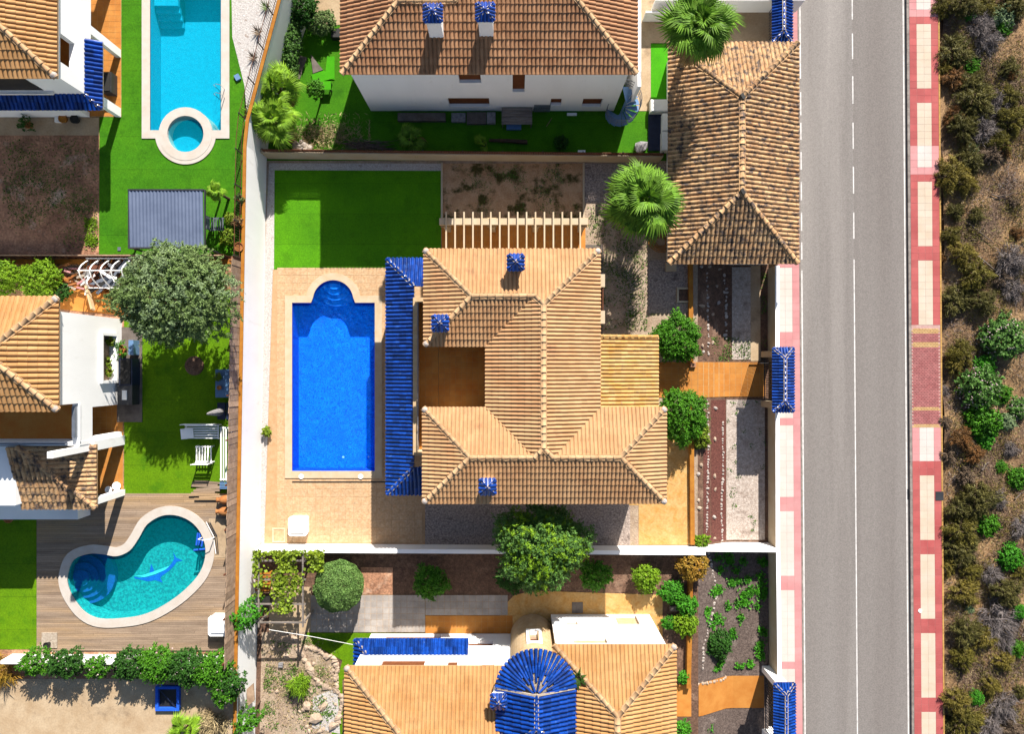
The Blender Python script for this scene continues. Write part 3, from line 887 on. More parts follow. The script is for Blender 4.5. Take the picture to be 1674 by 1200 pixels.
zp = ZR + .13
def paver_mesh(m, w, h, t=.05):
    e = .006
    g = G(); V = [(-w / 2, -h / 2, 0), (w / 2, -h / 2, 0), (w / 2, h / 2, 0), (-w / 2, h / 2, 0)]
    V += [(x * (1 - 2 * e / w), y * (1 - 2 * e / h), .006) for x, y, z in V]
    g.add(V, [(4, 5, 6, 7)] + [(i, (i + 1) % 4, 4 + (i + 1) % 4, 4 + i) for i in range(4)])
    return mesh(m, g.v, g.f, MT[m])
def pavement(name, xl, cols, rows, color):
    """base slab with single pavers; color(col, py) gives a paver kind or None"""
    w = (cols * 11.75)
    base = sheet(name, rquad(xl, xl + w, rows[0], rows[1], zp), zp, MT['joint'], thick=.3)
    cache = {}; ang = math.atan(.0072)
    py = rows[0] + 5.86
    while py < rows[1]:
        for c in range(cols):
            m = color(c, py)
            if m:
                if m not in cache: cache[m] = paver_mesh(m, .474, .474)
                x, y = rp(xl + 11.75 * (c + .5), py, zp)
                ob('paver', cache[m], base, M4=Matrix.Translation((x, y, zp + R.uniform(0, .004))) @ Matrix.Rotation(-ang * -1, 4, 'Z'))
        py += 11.73
    return base
bars_r = [(12, 35), (142, 163), (272, 293), (402, 423), (526, 537), (750, 772), (880, 905), (1013, 1040), (1145, 1170)]
def col_r(c, y):
    if 533 < y < 699: return None
    bar = any(a <= y <= b for a, b in bars_r)
    pink = y < 26 or 238 < y < 284 or 699 < y < 756
    if c in (0, 3) or bar: return 'paver_pink' if pink else 'paver_red'
    return 'paver_cream' if not pink else 'paver_white'
pr = pavement('pavement_east', 1490.5, 4, (-20, 1225), col_r)
bars_l = [(548, 580), (679, 700), (812, 833), (943, 966), (1078, 1100)]
def col_l(c, y):
    if c == 2 or y < 437 or any(a <= y <= b for a, b in bars_l): return 'paver_pink'
    return 'paver_white'
pl = pavement('pavement_west', 1272.5, 3, (-20, 1225), col_l)
# small brick crossing
g = G(); gy = G(); y = 537.
while y < 697:
    for i in range(9):
        x0 = 1490.8 + i * 5.2 + (2.6 if int(y / 2.8) % 2 else 0)
        if x0 + 5 > 1537.5: continue
        q = rquad(x0, x0 + 4.8, y, y + 2.5, zp + .03)
        (gy if (537 <= y < 543 or 559 <= y < 567 or 664 <= y < 671 or 693 <= y) else g).prism(q, zp - .01, zp + .016, bottom=False)
    y += 2.8
g.out('brick', MT['paver_brick'], pr)['kind'] = 'stuff'
gy.out('yellow_brick', MT['paver_yellow'], pr)['kind'] = 'stuff'
# kerbs, one stone at a time
def kerb(xc, w, m, z0, z1, name, base, ln=25.):
    y = -20.
    me = mesh(name, *(lambda q: (q.v, q.f))(G().box(-w / 2, w / 2, -ln * .0205 + .008, ln * .0205 - .008, z0, z1)), MT[m])
    while y < 1220:
        x, yy = rp(xc, y + ln / 2, zp)
        ob(name, me, base, M4=Matrix.Translation((x, yy, 0)) @ Matrix.Rotation(math.atan(.0072), 4, 'Z')); y += ln
kerb(1488.2, .16, 'kerb', ZR - .1, zp + .015, 'kerbstone', pr)
kerb(1309.2, .1, 'kerb', ZR - .1, zp + .012, 'kerbstone', pl)
kerb(1538.7, .1, 'kerb_yellow', ZR - .1, zp + .02, 'yellow_kerbstone', pr, 12.)
tag(sheet('drain_grate', rquad(1481.5, 1485.5, 800, 817, ZR + .008), ZR + .008, MT['metal_dark'], thick=.006), 'narrow iron drain grate in the road gutter by the east kerb', 'drain')
del bpy.data.objects['drain_grate']['kind']
g = G().prism(rquad(1528, 1541, 804, 818.5, zp + .03), zp, zp + .03)
tag(g.out('manhole_cover', MT['metal_dark']), 'dark rectangular manhole cover on the red edge of the pavement', 'manhole cover')
g = G().cyl((*rp(1501, 999, zp), zp + .012), .13, .12, .03, 12)
tag(g.out('valve_cover', MT['plastic_white']), 'small round white valve cover set in the red pavement', 'valve cover')

# scrub terrain east of the pavement
nx, ny = 60, 150
xs = np.linspace(29.0, 62, nx); ys = np.linspace(-34, 34, ny)
def zscrub(x, y):
    return ZR - .02 + .22 * np.sin(x * .55 + 1.3) * np.sin(y * .42 + .5) + .1 * np.sin(x * 1.7 + y * 1.1) + np.clip((x - 29) * .04, 0, .8) - np.clip(.25 * (29.9 - x), 0, .3)
X, Y = np.meshgrid(xs, ys); Z = zscrub(X, Y)
V = np.stack([X, Y, Z], -1).reshape(-1, 3)
F = np.array([(j * nx + i, j * nx + i + 1, (j + 1) * nx + i + 1, (j + 1) * nx + i) for j in range(ny - 1) for i in range(nx - 1)])
tag(ob('scrub_land', mesh('scrub_land', V, F, MT['scrub_ground'], True)), kind='structure')

# ------------------------------------------------------------------ villa garden surfaces
sheet('lawn', pts([(449, 278), (721, 279), (721, 441), (448, 440)]), .02, MT['turf_villa'], thick=.03)
sheet('gravel_strip', pts([(440, 266.5), (722, 267), (722, 279), (449, 278), (448, 440), (446, 441), (432, 890), (420, 890), (432, 441)]), .012, MT['gravel_white'])
dk = sheet('pool_deck', pts([(446.5, 441), (695, 441), (695, 891), (432.5, 891)]), .024, MT['deck_joint'], holes=[ho_a], thick=.04)
# deck slabs: those nearest the drone one by one, the rest as one mass
cells = []
yy = 6.25; 
while yy > -11.35:
    xx = -15.35 + .25
    while xx < -5.85:
        t_ = (6.3 - yy) / 17.9
        if xx - .26 > -15.6 - .56 * t_: cells.append((xx, yy))
        xx += .5
    yy -= .5
pa_v = [Vector(p) for p in offset(pool_a, .3)]
def inside(p, poly):
    ins = False; j = len(poly) - 1
    for i in range(len(poly)):
        if (poly[i].y > p[1]) != (poly[j].y > p[1]) and p[0] < (poly[j].x - poly[i].x) * (p[1] - poly[i].y) / (poly[j].y - poly[i].y) + poly[i].x: ins = not ins
        j = i
    return ins
cells = sorted((q for q in cells if not inside(q, pa_v)), key=lambda q: math.hypot(*q))
mds = paver_mesh('deckstone', .485, .485)
gd = G()
for i, (x, y) in enumerate(cells):
    if i < 300: ob('deck_slab', mds, dk, M4=Matrix.Translation((x, y, .026 + R.uniform(0, .003))))
    else: gd.add([(x + v.co.x, y + v.co.y, .026 + v.co.z) for v in mds.vertices], [tuple(p.vertices) for p in mds.polygons])
gd.out('deck_slab', MT['deckstone'], dk)['kind'] = 'stuff'
sheet('dirt_patch', pts([(724, 267), (953, 267), (953, 357), (724, 357)]), .012, MT['dirt'])
sheet('gravel_bed', pts([(955, 267), (1096, 267), (1096, 332), (955, 332)]), .016, MT['gravel_grey'])
g = G()
for q in ((721, 724, 266, 362), (952.5, 955.5, 266, 372)): g.prism(rect(q[0], q[2], q[1], q[3]), 0, .1)
tag(g.out('bed_edging', MT['cream']), kind='structure')
sheet('gravel_yard', pts([(695, 790), (1030, 790), (1030, 891), (695, 891)]), .016, MT['gravel_grey'])
sheet('stamped_concrete', pts([(1028, 730), (1133, 700), (1133, 891), (1044, 891), (1044, 826), (1028, 826)]), .022, MT['stamped'])
sheet('gravel_yard_shade', pts([(1060, 425), (1132, 425), (1132, 512), (1060, 512)]), .02, MT['gravel_grey'])
sheet('house_plinth', pts([(720, 400), (985, 400), (985, 800), (690, 800), (690, 560), (720, 560)]), .012, MT['grey_slab'])

def tilefloor(base_name, poly_rect, z, nx_, ny_, m, tile='floor_tile', kind='structure', parent=None, skip=None, zf=None, gap=.012):
    """a tiled floor: bed plus single tiles"""
    x0, y0, x1, y1 = poly_rect
    dx, dy = (x1 - x0) / nx_, (y1 - y0) / ny_
    if zf is None:
        base = sheet(base_name, [(x0, y0), (x1, y0), (x1, y1), (x0, y1)], z, MT['grout'], thick=.03, parent=parent, kind=kind)
    else:
        xs_ = [x0 + dx * i for i in range(nx_ + 1)]; V = []; F = []
        for x in xs_: V += [(x, y0, zf(x) + z), (x, y1, zf(x) + z)]
        for i in range(nx_): F.append((2 * i, 2 * i + 2, 2 * i + 3, 2 * i + 1))
        base = ob(base_name, mesh(base_name, V, F, MT['grout']), parent)
        if kind and parent is None: base['kind'] = kind
    me = paver_mesh(m, dx - gap, dy - gap)
    for i in range(nx_):
        for j in range(ny_):
            x, y = x0 + dx * (i + .5), y0 + dy * (j + .5)
            if skip and skip(x, y): continue
            if zf is None: M4 = Matrix.Translation((x, y, z + R.uniform(0, .003)))
            else:
                a = math.atan2(zf(x + dx / 2) - zf(x - dx / 2), dx)
                M4 = Matrix.Translation((x, y, z + (zf(x + dx / 2) + zf(x - dx / 2)) / 2)) @ Matrix.Rotation(-a, 4, 'Y')
            ob(tile, me, base, M4=M4)
    return base
tilefloor('pergola_terrace', (*XY(722, 412), *XY(957, 366)), .03, 24, 5, 'terra_floor')
# walk from the porch to the street gate
a = XY(1066, 650); b = XY(1137, 592)
tilefloor('garden_walk', (a[0], a[1], 12.14, b[1]), .03, 7, 6, 'terracotta')
tilefloor('garden_walk_ramp', (12.15, a[1], 17.0, b[1]), .03, 12, 6, 'terracotta', zf=zfront)
front('gravel_front', 14.35, 16.95, -11.6, -2.2, 'gravel_pale', .012)
front('gravel_front_north', 14.75, 16.0, .5, 6.7, 'gravel_pale', .012)
front('red_gravel', 13.15, 14.3, -11.6, -2.2, 'gravel_red', .01)
front('front_path', 16.0, 16.65, .4, 6.8, 'concrete', .03)
front('red_gravel_edge', 12.55, 13.1, -11.6, -5.5, 'gravel_red', .014)

# ------------------------------------------------------------------ boundary walls
def wall_run(name, line, th, z0, z1, m, label, cap=None, capm=None):
    """thickness goes to the left of the line"""
    t = thing(name, label, 'wall', (line[0][0], line[0][1], z0))
    L = [Vector(p) for p in line]; off = []
    for i, p in enumerate(L):
        d = (L[min(i + 1, len(L) - 1)] - L[max(i - 1, 0)]).normalized(); off.append(p + Vector((-d.y, d.x)) * th)
    poly = [tuple(p) for p in L] + [tuple(p) for p in off[::-1]]
    G().prism(poly, z0, z1).out('wall_body', MT[m], t)
    if capm:
        e = cap
        o2 = []
        L2 = [p - (o - p).normalized() * e for p, o in zip(L, off)]; O2 = [o + (o - p).normalized() * e for p, o in zip(L, off)]
        G().prism([tuple(p) for p in L2] + [tuple(p) for p in O2[::-1]], z1 + .002, z1 + .07).out('coping', MT[capm], t)
    return t
wr = wall_run('retaining_wall', WLINE, .17, -2, 3.55, 'white', 'tall white retaining wall along the west side of the villa garden', cap=.015, capm='ochre')
wall_run('garden_wall', [(9.6, 13.36), (-15.95, 13.62)], -.22, -1, 1.38, 'cream', 'cream garden wall along the north edge of the turf lawn, under a slat fence')
wall_run('garden_wall', [(-16.3, -11.55), (12.3, -11.72)], -.22, -1, 1.3, 'white', 'long white wall between the pool deck and the southern garden', cap=.02, capm='white')
wall_run('garden_wall', [(12.3, -11.74), (17.15, -11.78)], -.22, -2, .35, 'white', 'short white wall crossing the front gardens at the south end of the gravel bed', cap=.02, capm='white')
YG0, YG1 = -2.55, .85   # street gate opening
wall_run('street_wall', [(17.15, 6.6), (17.15, YG1)], .22, -2, .2, 'cream', 'cream street wall between the garage and the blue gate roof', cap=.02, capm='white')
wall_run('street_wall', [(17.15, YG0), (17.18, -12.0)], .22, -2, .2, 'cream', 'cream street wall south of the blue gate roof, beside white gravel', cap=.02, capm='white')
wall_run('street_wall', [(17.18, -12.02), (17.28, -20.9)], .22, -2, .25, 'cream', 'cream street wall in front of the weedy southern front garden', cap=.02, capm='white')
# ochre kerb wall at the head of the front garden
wall_run('low_wall', [XY(1132, 652), XY(1134, 889)], -.28, -1, .32, 'ochre', 'long ochre low wall between stamped concrete and red gravel')
wall_run('low_wall', [XY(1131, 432), XY(1132, 592)], -.28, -1, .3, 'ochre', 'short ochre low wall beside the shaded gravel under the garage')
wall_run('low_wall', [XY(1131, 935, ZS), XY(1127, 1122, ZS)], -.28, -1, ZS + .4, 'ochre', 'ochre low wall through the southern front garden next to the green plants')

# slat fence on the north wall
fn = thing('slat_fence', 'brown vertical slat fence on top of the cream north wall', 'fence', (-15.9, 13.5, 1.38))
me = mesh('slat', *(lambda q: (q.v, q.f))(G().box(-.045, .045, -.012, .012, 0, .48)), MT['wood_brown'])
n = 236
for i in range(n):
    x = -15.7 + (9.5 + 15.7) * i / (n - 1); y = 13.62 - (x + 15.95) * .0102 + .06
    ob('slat', me, fn, M4=Matrix.Translation((x, y, 1.4)) @ Matrix.Rotation(R.uniform(-.25, .1), 4, 'Z'))
for z in (1.5, 1.82):
    G().bar((-15.8, 13.70, z), (9.6, 13.44, z), .03, .05).out('rail', MT['wood_brown'], fn)
for i in range(11):
    x = -15.7 + 25.2 * i / 10; y = 13.62 - (x + 15.95) * .0102 + .1
    G().box(x - .03, x + .03, y - .03, y + .03, 1.3, 1.92).out('post', MT['metal_dark'], fn)

# board fence of the west garden
fb = thing('board_fence', 'weathered wide board fence on top of the white retaining wall', 'fence', (-16.6, -4, 3.55))
y = 6.2; meb = mesh('board', *(lambda q: (q.v, q.f))(G().box(-.015, .015, -.175, .175, 0, 1.45)), MT['wood_fence'])
while y > -17.6:
    x = wline_x(y) - .22
    ob('board', meb, fb, M4=Matrix.Translation((x + R.uniform(-.012, .012), y, 3.56)) @ Matrix.Rotation(R.uniform(-.06, .06), 4, 'Z') @ Matrix.Rotation(R.uniform(-.02, .02), 4, 'X') @ Matrix.Diagonal((1, 1, R.uniform(.96, 1.03), 1)))
    y -= .365
for z in (3.8, 4.7):
    G().bar((wline_x(6.3) - .31, 6.3, z), (wline_x(-17.6) - .31, -17.6, z), .04, .07).out('rail', MT['wood_fence'], fb)
for i in range(10):
    y = 6.2 - 23.6 * i / 9; x = wline_x(y) - .3
    G().box(x - .04, x + .04, y - .04, y + .04, 3.3, 5.1).out('post', MT['wood_brown'], fb)
# wooden fence between the two western gardens
fw = thing('plank_fence', 'long brown plank fence between the turf garden and the cluttered yard', 'fence', (*XY(200, 420, ZW), ZW))
x = XY(-20, 420, ZW)[0]; x1 = XY(372, 420, ZW)[0]
mep = mesh('plank', *(lambda q: (q.v, q.f))(G().box(-.2, .2, -.015, .015, 0, .95)), MT['wood_brown'])
while x < x1:
    ob('plank', mep, fw, M4=Matrix.Translation((x, XY(0, 420, ZW)[1] - (x + 17) * -.0 + R.uniform(-.01, .01), ZW - .02)) @ Matrix.Rotation(R.uniform(-.03, .03), 4, 'Z')); x += .415
G().bar((*XY(-20, 421, ZW), ZW + .9), (*XY(372, 421, ZW), ZW + .9), .06, .07).out('rail', MT['wood_fence'], fw)
tag(sheet('ochre_ledge', rect(-20, 424, 380, 432, ZW), ZW + .12, MT['ochre'], thick=.15), kind='structure')

# steel railing on the north-west wall
fr_ = thing('steel_railing', 'thin steel railing on the ochre topped wall beside the turf garden', 'railing', (-15.9, 14, 3.6))
g = G(); gp = G()
y = 27.5
while y > 6.5:
    x = wline_x(y) - .24
    g.box(x - .007, x + .007, y - .007, y + .007, 3.6, 4.6); y -= .16
g.out('bars', MT['metal_dark'], fr_)['kind'] = 'stuff'
for z in (3.75, 4.58):
    prev = None
    q = G().tube([(wline_x(y) - .24, y, z) for y in (6.5, 13.4, 14.9, 18, 23, 27.5)], .02, 5); q.out('rail', MT['wood_brown'], fr_)
y = 6.6
while y < 27.5:
    x = wline_x(y) - .24
    G().box(x - .03, x + .03, y - .03, y + .03, 3.55, 4.68).out('post', MT['metal_dark'], fr_); y += 2.1

# ------------------------------------------------------------------ pools
def basin(t, outline, zt, depth, wm, fm, floor_outline=None):
    n = len(outline)
    a = sum(outline[i][0] * outline[(i + 1) % n][1] - outline[(i + 1) % n][0] * outline[i][1] for i in range(n))
    q = outline if a > 0 else outline[::-1]
    V = [(x, y, zt) for x, y in q] + [(x, y, zt - depth) for x, y in q]
    G().add(V, [(i, (i + 1) % n, n + (i + 1) % n, n + i)[::-1] for i in range(n)]).out('pool_wall', MT[wm], t)
    G().fill(q, [], zt - depth).out('pool_floor', MT[fm], t)
def water_sheet(t, outline, z, m, holes=(), name='water'):
    return G().fill(outline, holes, z).out(name, MT[m], t)

pa = thing('swimming_pool', 'blue villa pool with rounded stepped end on the beige deck', 'pool', (*XY(545, 630), 0))
basin(pa, pool_a, .05, 1.45, 'pool_wall', 'pool_blue_ripple_light')
G().ring(pool_a, offset(pool_a, .47), .02, .085).out('coping', MT['coping'], pa)
sc = XY(545, 462)
for i, (r, z) in enumerate([(.42, -.22), (.76, -.42), (1.1, -.62), (1.46, -.84)]):
    G().cyl((sc[0], sc[1], -1.4), r, r, 1.4 + z, 28).out('step', MT['pool_step'], pa)
water_sheet(pa, pool_a, -.06, 'water_blue')
for px in (493, 590):
    x, y = XY(px, 779)
    G().cyl((x, y, .084), .17, .16, .02, 16).out('skimmer_lid', MT['plastic_white'], pa)
x, y = XY(553, 752)
G().cyl((x, y, -1.398), .08, .07, .02, 12).out('floor_drain', MT['plastic_white'], pa)
tag(sheet('drain_slot', rect(478, 787, 634, 789.2), .046, MT['dark'], thick=.006), kind='structure')

pb = thing('swimming_pool', 'light turquoise rectangular pool with white coping on the north-west turf', 'pool', (*XY(304, 90, ZW), ZW))
basin(pb, pool_bu, ZW + .04, 1.35, 'pool_cyan', 'pool_cyan')
x0, x1, y0, y1 = pool_b[0][0], pool_b[1][0], pool_b[0][1], pool_b[2][1]
co = pool_b_union(.5); ci = pool_b_union(0.)
G().ring(ci, co, ZW + .005, ZW + .07).out('coping', MT['coping_white'], pb)
circ = lambda r, n=32: [(spa_c[0] + r * math.cos(t * math.tau / n), spa_c[1] + r * math.sin(t * math.tau / n)) for t in range(n)]
G().ring(circ(1.1), circ(1.62), ZW - 1.3, ZW + .085).out('spa_rim', MT['coping_white'], pb)
G().prism(circ(1.12), ZW - 1.3, ZW - .62).out('spa_floor', MT['pool_cyan'], pb)
water_sheet(pb, pool_bu, ZW - .07, 'water_cyan')
sx, sy = XY(256, 30, ZW)
for i in range(4):
    xa = XY(256, 0, ZW)[0]; xb = XY(287, 0, ZW)[0]; ya = XY(0, 31 - 9 * i, ZW)[1]
    G().box(xa - .3, xb, ya, y1, ZW - 1.3, ZW - 1.05 + .24 * i).out('step', MT['pool_cyan'], pb)
lad = thing('pool_ladder', 'bent chrome ladder on the east side of the turquoise pool', 'ladder', (*XY(364, 150, ZW), ZW))
for py in (146, 160):
    a = XY(368, py, ZW); b = XY(357, py, ZW)
    G().tube([(a[0], a[1], ZW + .05), (a[0], a[1], ZW + .75), ((a[0] + b[0]) / 2, a[1], ZW + .9), (b[0], a[1], ZW + .7), (b[0], a[1], ZW - .9)], .022, 6).out('rail', MT['chrome'], lad)
for k in range(3):
    a = XY(357, 146, ZW); b = XY(357, 160, ZW)
    G().bar((a[0], a[1], ZW - .25 - .25 * k), (b[0], b[1], ZW - .25 - .25 * k), .07, .03).out('rung', MT['chrome'], lad)
pk = thing('swimming_pool', 'kidney shaped teal mosaic pool with a dolphin motif in the wood deck', 'pool', (*XY(225, 930, ZW), ZW))
basin(pk, pool_c, ZW + .05, 1.3, 'pool_teal', 'pool_teal')
G().ring(pool_c, offset(pool_c, .53), ZW + .01, ZW + .1).out('coping', MT['coping_white'], pk)
scx, scy = XY(128, 948, ZW)
for i in range(4):
    r = .5 + .42 * i
    G().cyl((scx, scy, ZW - 1.24), r, r, 1.24 - .28 - .2 * i, 26).out('step', MT['pool_navy'], pk)
zd = ZW - 1.238
body = [(219, 943), (228, 945), (240, 944), (254, 940), (266, 934), (274, 928), (281, 921), (285, 913), (283, 903), (288, 912), (299, 917), (289, 919), (284, 926), (276, 934), (266, 941), (262, 945), (266, 953), (254, 949), (242, 951), (229, 948), (220, 946)]
fin = [(244, 939), (247, 922), (254, 937)]
belly = [(220, 942), (232, 941), (248, 936), (262, 931), (278, 925), (270, 932), (254, 939), (236, 944)]
zz = zd
G().fill(pts(body, zz), [], zz).fill(pts(fin, zz), [], zz + .001).out('dolphin_mosaic', MT['dolphin_blue'], pk)
G().fill(pts(belly, zz), [], zz + .006).out('dolphin_belly', MT['dolphin_pale'], pk)
water_sheet(pk, pool_c, ZW - .06, 'water_teal')
lk = thing('pool_rail', 'curved white handrail on the east edge of the kidney pool', 'handrail', (*XY(340, 880, ZW), ZW))
a = XY(352, 878, ZW); b = XY(330, 879, ZW)
G().tube([(a[0], a[1], ZW + .05), (a[0] - .05, a[1], ZW + .7), ((a[0] + b[0]) / 2, a[1], ZW + .85), (b[0], b[1], ZW + .5), (b[0], b[1], ZW - .3)], .03, 6).out('rail', MT['plastic_white'], lk)
fl = thing('pool_noodles', 'blue foam floats bobbing at the east end of the kidney pool', 'float', (*XY(325, 888, ZW), ZW - .05))
for px, py, ang, ln in ((322, 882, 1.45, .75), (326, 882, 1.5, .75), (331, 884, 1.4, .75), (326, 899, .1, .7)):
    x, y = XY(px, py, ZW); dx, dy = math.cos(ang) * ln / 2, math.sin(ang) * ln / 2
    G().tube([(x - dx, y - dy, ZW - .02), (x + dx, y + dy, ZW - .02)], .06, 7).out('float', MT['dolphin_blue'], fl)
# ------------------------------------------------------------------ main villa
TP = .37
def face_z(poly, axis, c0, sgn, z, t=TP):
    """polygon in plan -> 3d on the slope that rises from the eave line axis=c0"""
    return [(x, y, z + t * sgn * ((x if axis == 'x' else y) - c0)) for x, y in poly]

villa = thing('villa', 'large villa with hipped beige clay roofs and a blue tiled canopy by the pool', 'house', (0, 0, 0))
ZE = 6.5
ax0, ay1 = XY(694, 408, ZE); cx1 = XY(980, 0, ZE)[0]; ay0 = XY(0, 565, ZE)[1]; cx0 = XY(795, 0, ZE)[0]
bx0, by1 = XY(692, 667, ZE); bx1, by0 = XY(1088, 822, ZE)
hA = (ay1 - ay0) / 2; hC = (cx1 - cx0) / 2; hB = (by1 - by0) / 2
ym, xm, yb = (ay0 + ay1) / 2, (cx0 + cx1) / 2, (by0 + by1) / 2
pN, pS = (xm, ay1 - hC), (xm, by0 + hC)
jA = (cx0 + hA, ym); jBw = (cx0 + hB, yb); jBe = (cx1 - hB, yb)
rA = (ax0 + hA, ym); rBw = (bx0 + hB, yb); rBe = (bx1 - hB, yb)
rf = Roof(villa, 'roof')
F_ = [([(ax0, ay1), (ax0, ay0), rA], 'x', ax0, 1),
      ([(ax0, ay1), (cx1, ay1), pN, jA, rA], 'y', ay1, -1),
      ([(ax0, ay0), (cx0, ay0), jA, rA], 'y', ay0, 1),
      ([(cx0, ay0), (cx0, by1), jBw, pS, pN, jA], 'x', cx0, 1),
      ([(cx1, ay1), (cx1, by1), jBe, pS, pN], 'x', cx1, -1),
      ([(bx0, by1), (cx0, by1), jBw, rBw], 'y', by1, -1),
      ([(cx1, by1), (bx1, by1), rBe, jBe], 'y', by1, -1),
      ([(bx0, by1), (bx0, by0), rBw], 'x', bx0, 1),
      ([(bx1, by1), (bx1, by0), rBe], 'x', bx1, -1),
      ([(bx0, by0), (bx1, by0), rBe, jBe, pS, jBw, rBw], 'y', by0, 1)]
for poly, a_, c0, sg in F_: rf.face(face_z(poly, a_, c0, sg, ZE))
vr = rf.build()
def zz_(p, d): return (p[0], p[1], ZE + TP * d)
for a, b in [((ax0, ay1, ZE), zz_(rA, hA)), ((ax0, ay0, ZE), zz_(rA, hA)), ((cx1, ay1, ZE), zz_(pN, hC)), (zz_(jA, hA), zz_(pN, hC)), (zz_(rA, hA), zz_(jA, hA)),
             (zz_(pS, hC), zz_(pN, hC)), (zz_(jBw, hB), zz_(pS, hC)), (zz_(jBe, hB), zz_(pS, hC)), (zz_(rBw, hB), zz_(jBw, hB)), (zz_(jBe, hB), zz_(rBe, hB)),
             ((bx0, by1, ZE), zz_(rBw, hB)), ((bx0, by0, ZE), zz_(rBw, hB)), ((bx1, by1, ZE), zz_(rBe, hB)), ((bx1, by0, ZE), zz_(rBe, hB))]:
    ridge(vr, a, b, mortar='ridge')
for x, y in ((ax0, ay1), (ax0, ay0), (cx1, ay1), (bx0, by1), (bx0, by0), (bx1, by1), (bx1, by0)):
    G().lathe((x + (.1 if x < 0 else -.1), y + (-.1 if y in (ay1, by1) else .1), ZE - .02), [(.15, 0), (.18, .08), (.15, .17), (.06, .22)], 12).out('hip_end_cap', MT['stone_white'], vr)
# walls
i_ = .45
wl = G()
wl.box(ax0 + i_, cx1 - i_, ay0 + i_, ay1 - i_, 0, ZE - .1)
wl.box(cx0 + i_, cx1 - i_ - .005, by0 + i_ + .005, ay1 - i_ - .02, 0, ZE - .105)
wl.box(bx0 + i_, bx1 - i_, by0 + i_, by1 - i_, 0, ZE - .11)
wl.out('wall', MT['cream'], villa)
# balcony over the pool side
bxl = XY(676, 0, 4.45)[0]; byt = XY(0, 487, 4.45)[1]; byb = XY(0, 744, 4.45)[1]
G().box(bxl + .02, ax0 + i_ + .02, byb + .02, byt - .02, 0, 3.42).box(ax0 + i_ + .03, cx0 + i_, by1 - i_ - .02, ay0 + i_ + .02, 0, 3.42).out('balcony_slab', MT['cream'], villa)
def grid_part(parent, x0, x1, y0, y1, z, s, m, name):
    g = G(); nx_ = max(1, round((x1 - x0) / s)); ny_ = max(1, round((y1 - y0) / s)); dx = (x1 - x0) / nx_; dy = (y1 - y0) / ny_
    me = paver_mesh(m, dx - .01, dy - .01)
    for i in range(nx_):
        for j in range(ny_):
            ob(name, me, parent, M4=Matrix.Translation((x0 + dx * (i + .5), y0 + dy * (j + .5), z)))
bf = G().box(bxl + .2, ax0 + i_ + .02, byb + .2, byt - .2, 3.42, 3.44).box(ax0 + i_ + .03, cx0 + i_ - .01, by1 - i_ - .01, ay0 + i_ + .01, 3.42, 3.44).out('balcony_floor', MT['grout'], villa)
grid_part(bf, ax0 + i_ + .03, cx0 + i_ - .02, by1 - i_, ay0 + i_, 3.44, .35, 'terra_floor', 'floor_tile')
grid_part(bf, bxl + .2, ax0 + i_ + .02, byb + .2, byt - .2, 3.44, .35, 'terra_floor', 'floor_tile')
G().box(bxl, bxl + .2, byb, byt, 3.3, 4.4).box(bxl + .2, ax0 + i_, byt - .2, byt, 3.3, 4.4).box(bxl + .2, ax0 + i_, byb, byb + .2, 3.3, 4.4).out('parapet', MT['cream'], villa)
G().box(bxl - .03, bxl + .23, byb - .03, byt + .03, 4.402, 4.46).box(bxl + .23, ax0 + i_, byt - .22, byt + .03, 4.402, 4.46).box(bxl + .23, ax0 + i_, byb - .03, byb + .22, 4.402, 4.46).out('parapet_coping', MT['beige_wall'], villa)
G().bar((bxl + .3, byb + .3, 4.75), (bxl + .3, byt - .3, 4.75), .04, .04).out('handrail', MT['metal_grey'], villa)
for k in range(8):
    y = byb + .4 + (byt - byb - .8) * k / 7
    G().box(bxl + .285, bxl + .315, y - .015, y + .015, 4.3, 4.75).out('rail_post', MT['metal_grey'], villa)
# blue canopy
zc0, zc1 = 3.6, 4.25
kx0 = XY(632.5, 0, zc0)[0]; ky1 = XY(0, 423, zc0)[1]; ky0 = XY(0, 808, zc0)[1]
dd = bxl - kx0; s_ = (zc1 - zc0) / dd
kt, kb = ky1 - dd, ky0 + dd
bc = Roof(villa, 'blue_tile', part='canopy', tile='glazed_tile', pitch=.236, course=.46, deck='mortar', lift=.035, cap=300)
xr = ax0 + i_
zr1 = zc1
wN = kt                                 # slope meets the house wall
bc.face([(kx0, ky1, zc0), (kx0, ky0, zc0), (bxl, kb, zc1), (bxl, kt, zc1)])
bc.face([(xr, ky1, zc0), (kx0, ky1, zc0), (bxl, kt, zc1), (xr, kt, zc1)])
bc.face([(kx0, ky0, zc0), (xr, ky0, zc0), (xr, kb, zc1), (bxl, kb, zc1)])
cn = bc.build()
ridge(cn, (kx0, ky1, zc0), (bxl, kt, zc1), r=.1, matn='blue_tile', name='glazed_ridge_tile', mortar='mortar', dz=.05)
ridge(cn, (kx0, ky0, zc0), (bxl, kb, zc1), r=.1, matn='blue_tile', name='glazed_ridge_tile', mortar='mortar', dz=.05)
for k in range(6):
    y = ky0 + .5 + (ky1 - ky0 - 1.) * k / 5
    G().box(kx0 + .35, kx0 + .7, y - .17, y + .17, 0, zc0).out('porch_column', MT['cream'], villa)
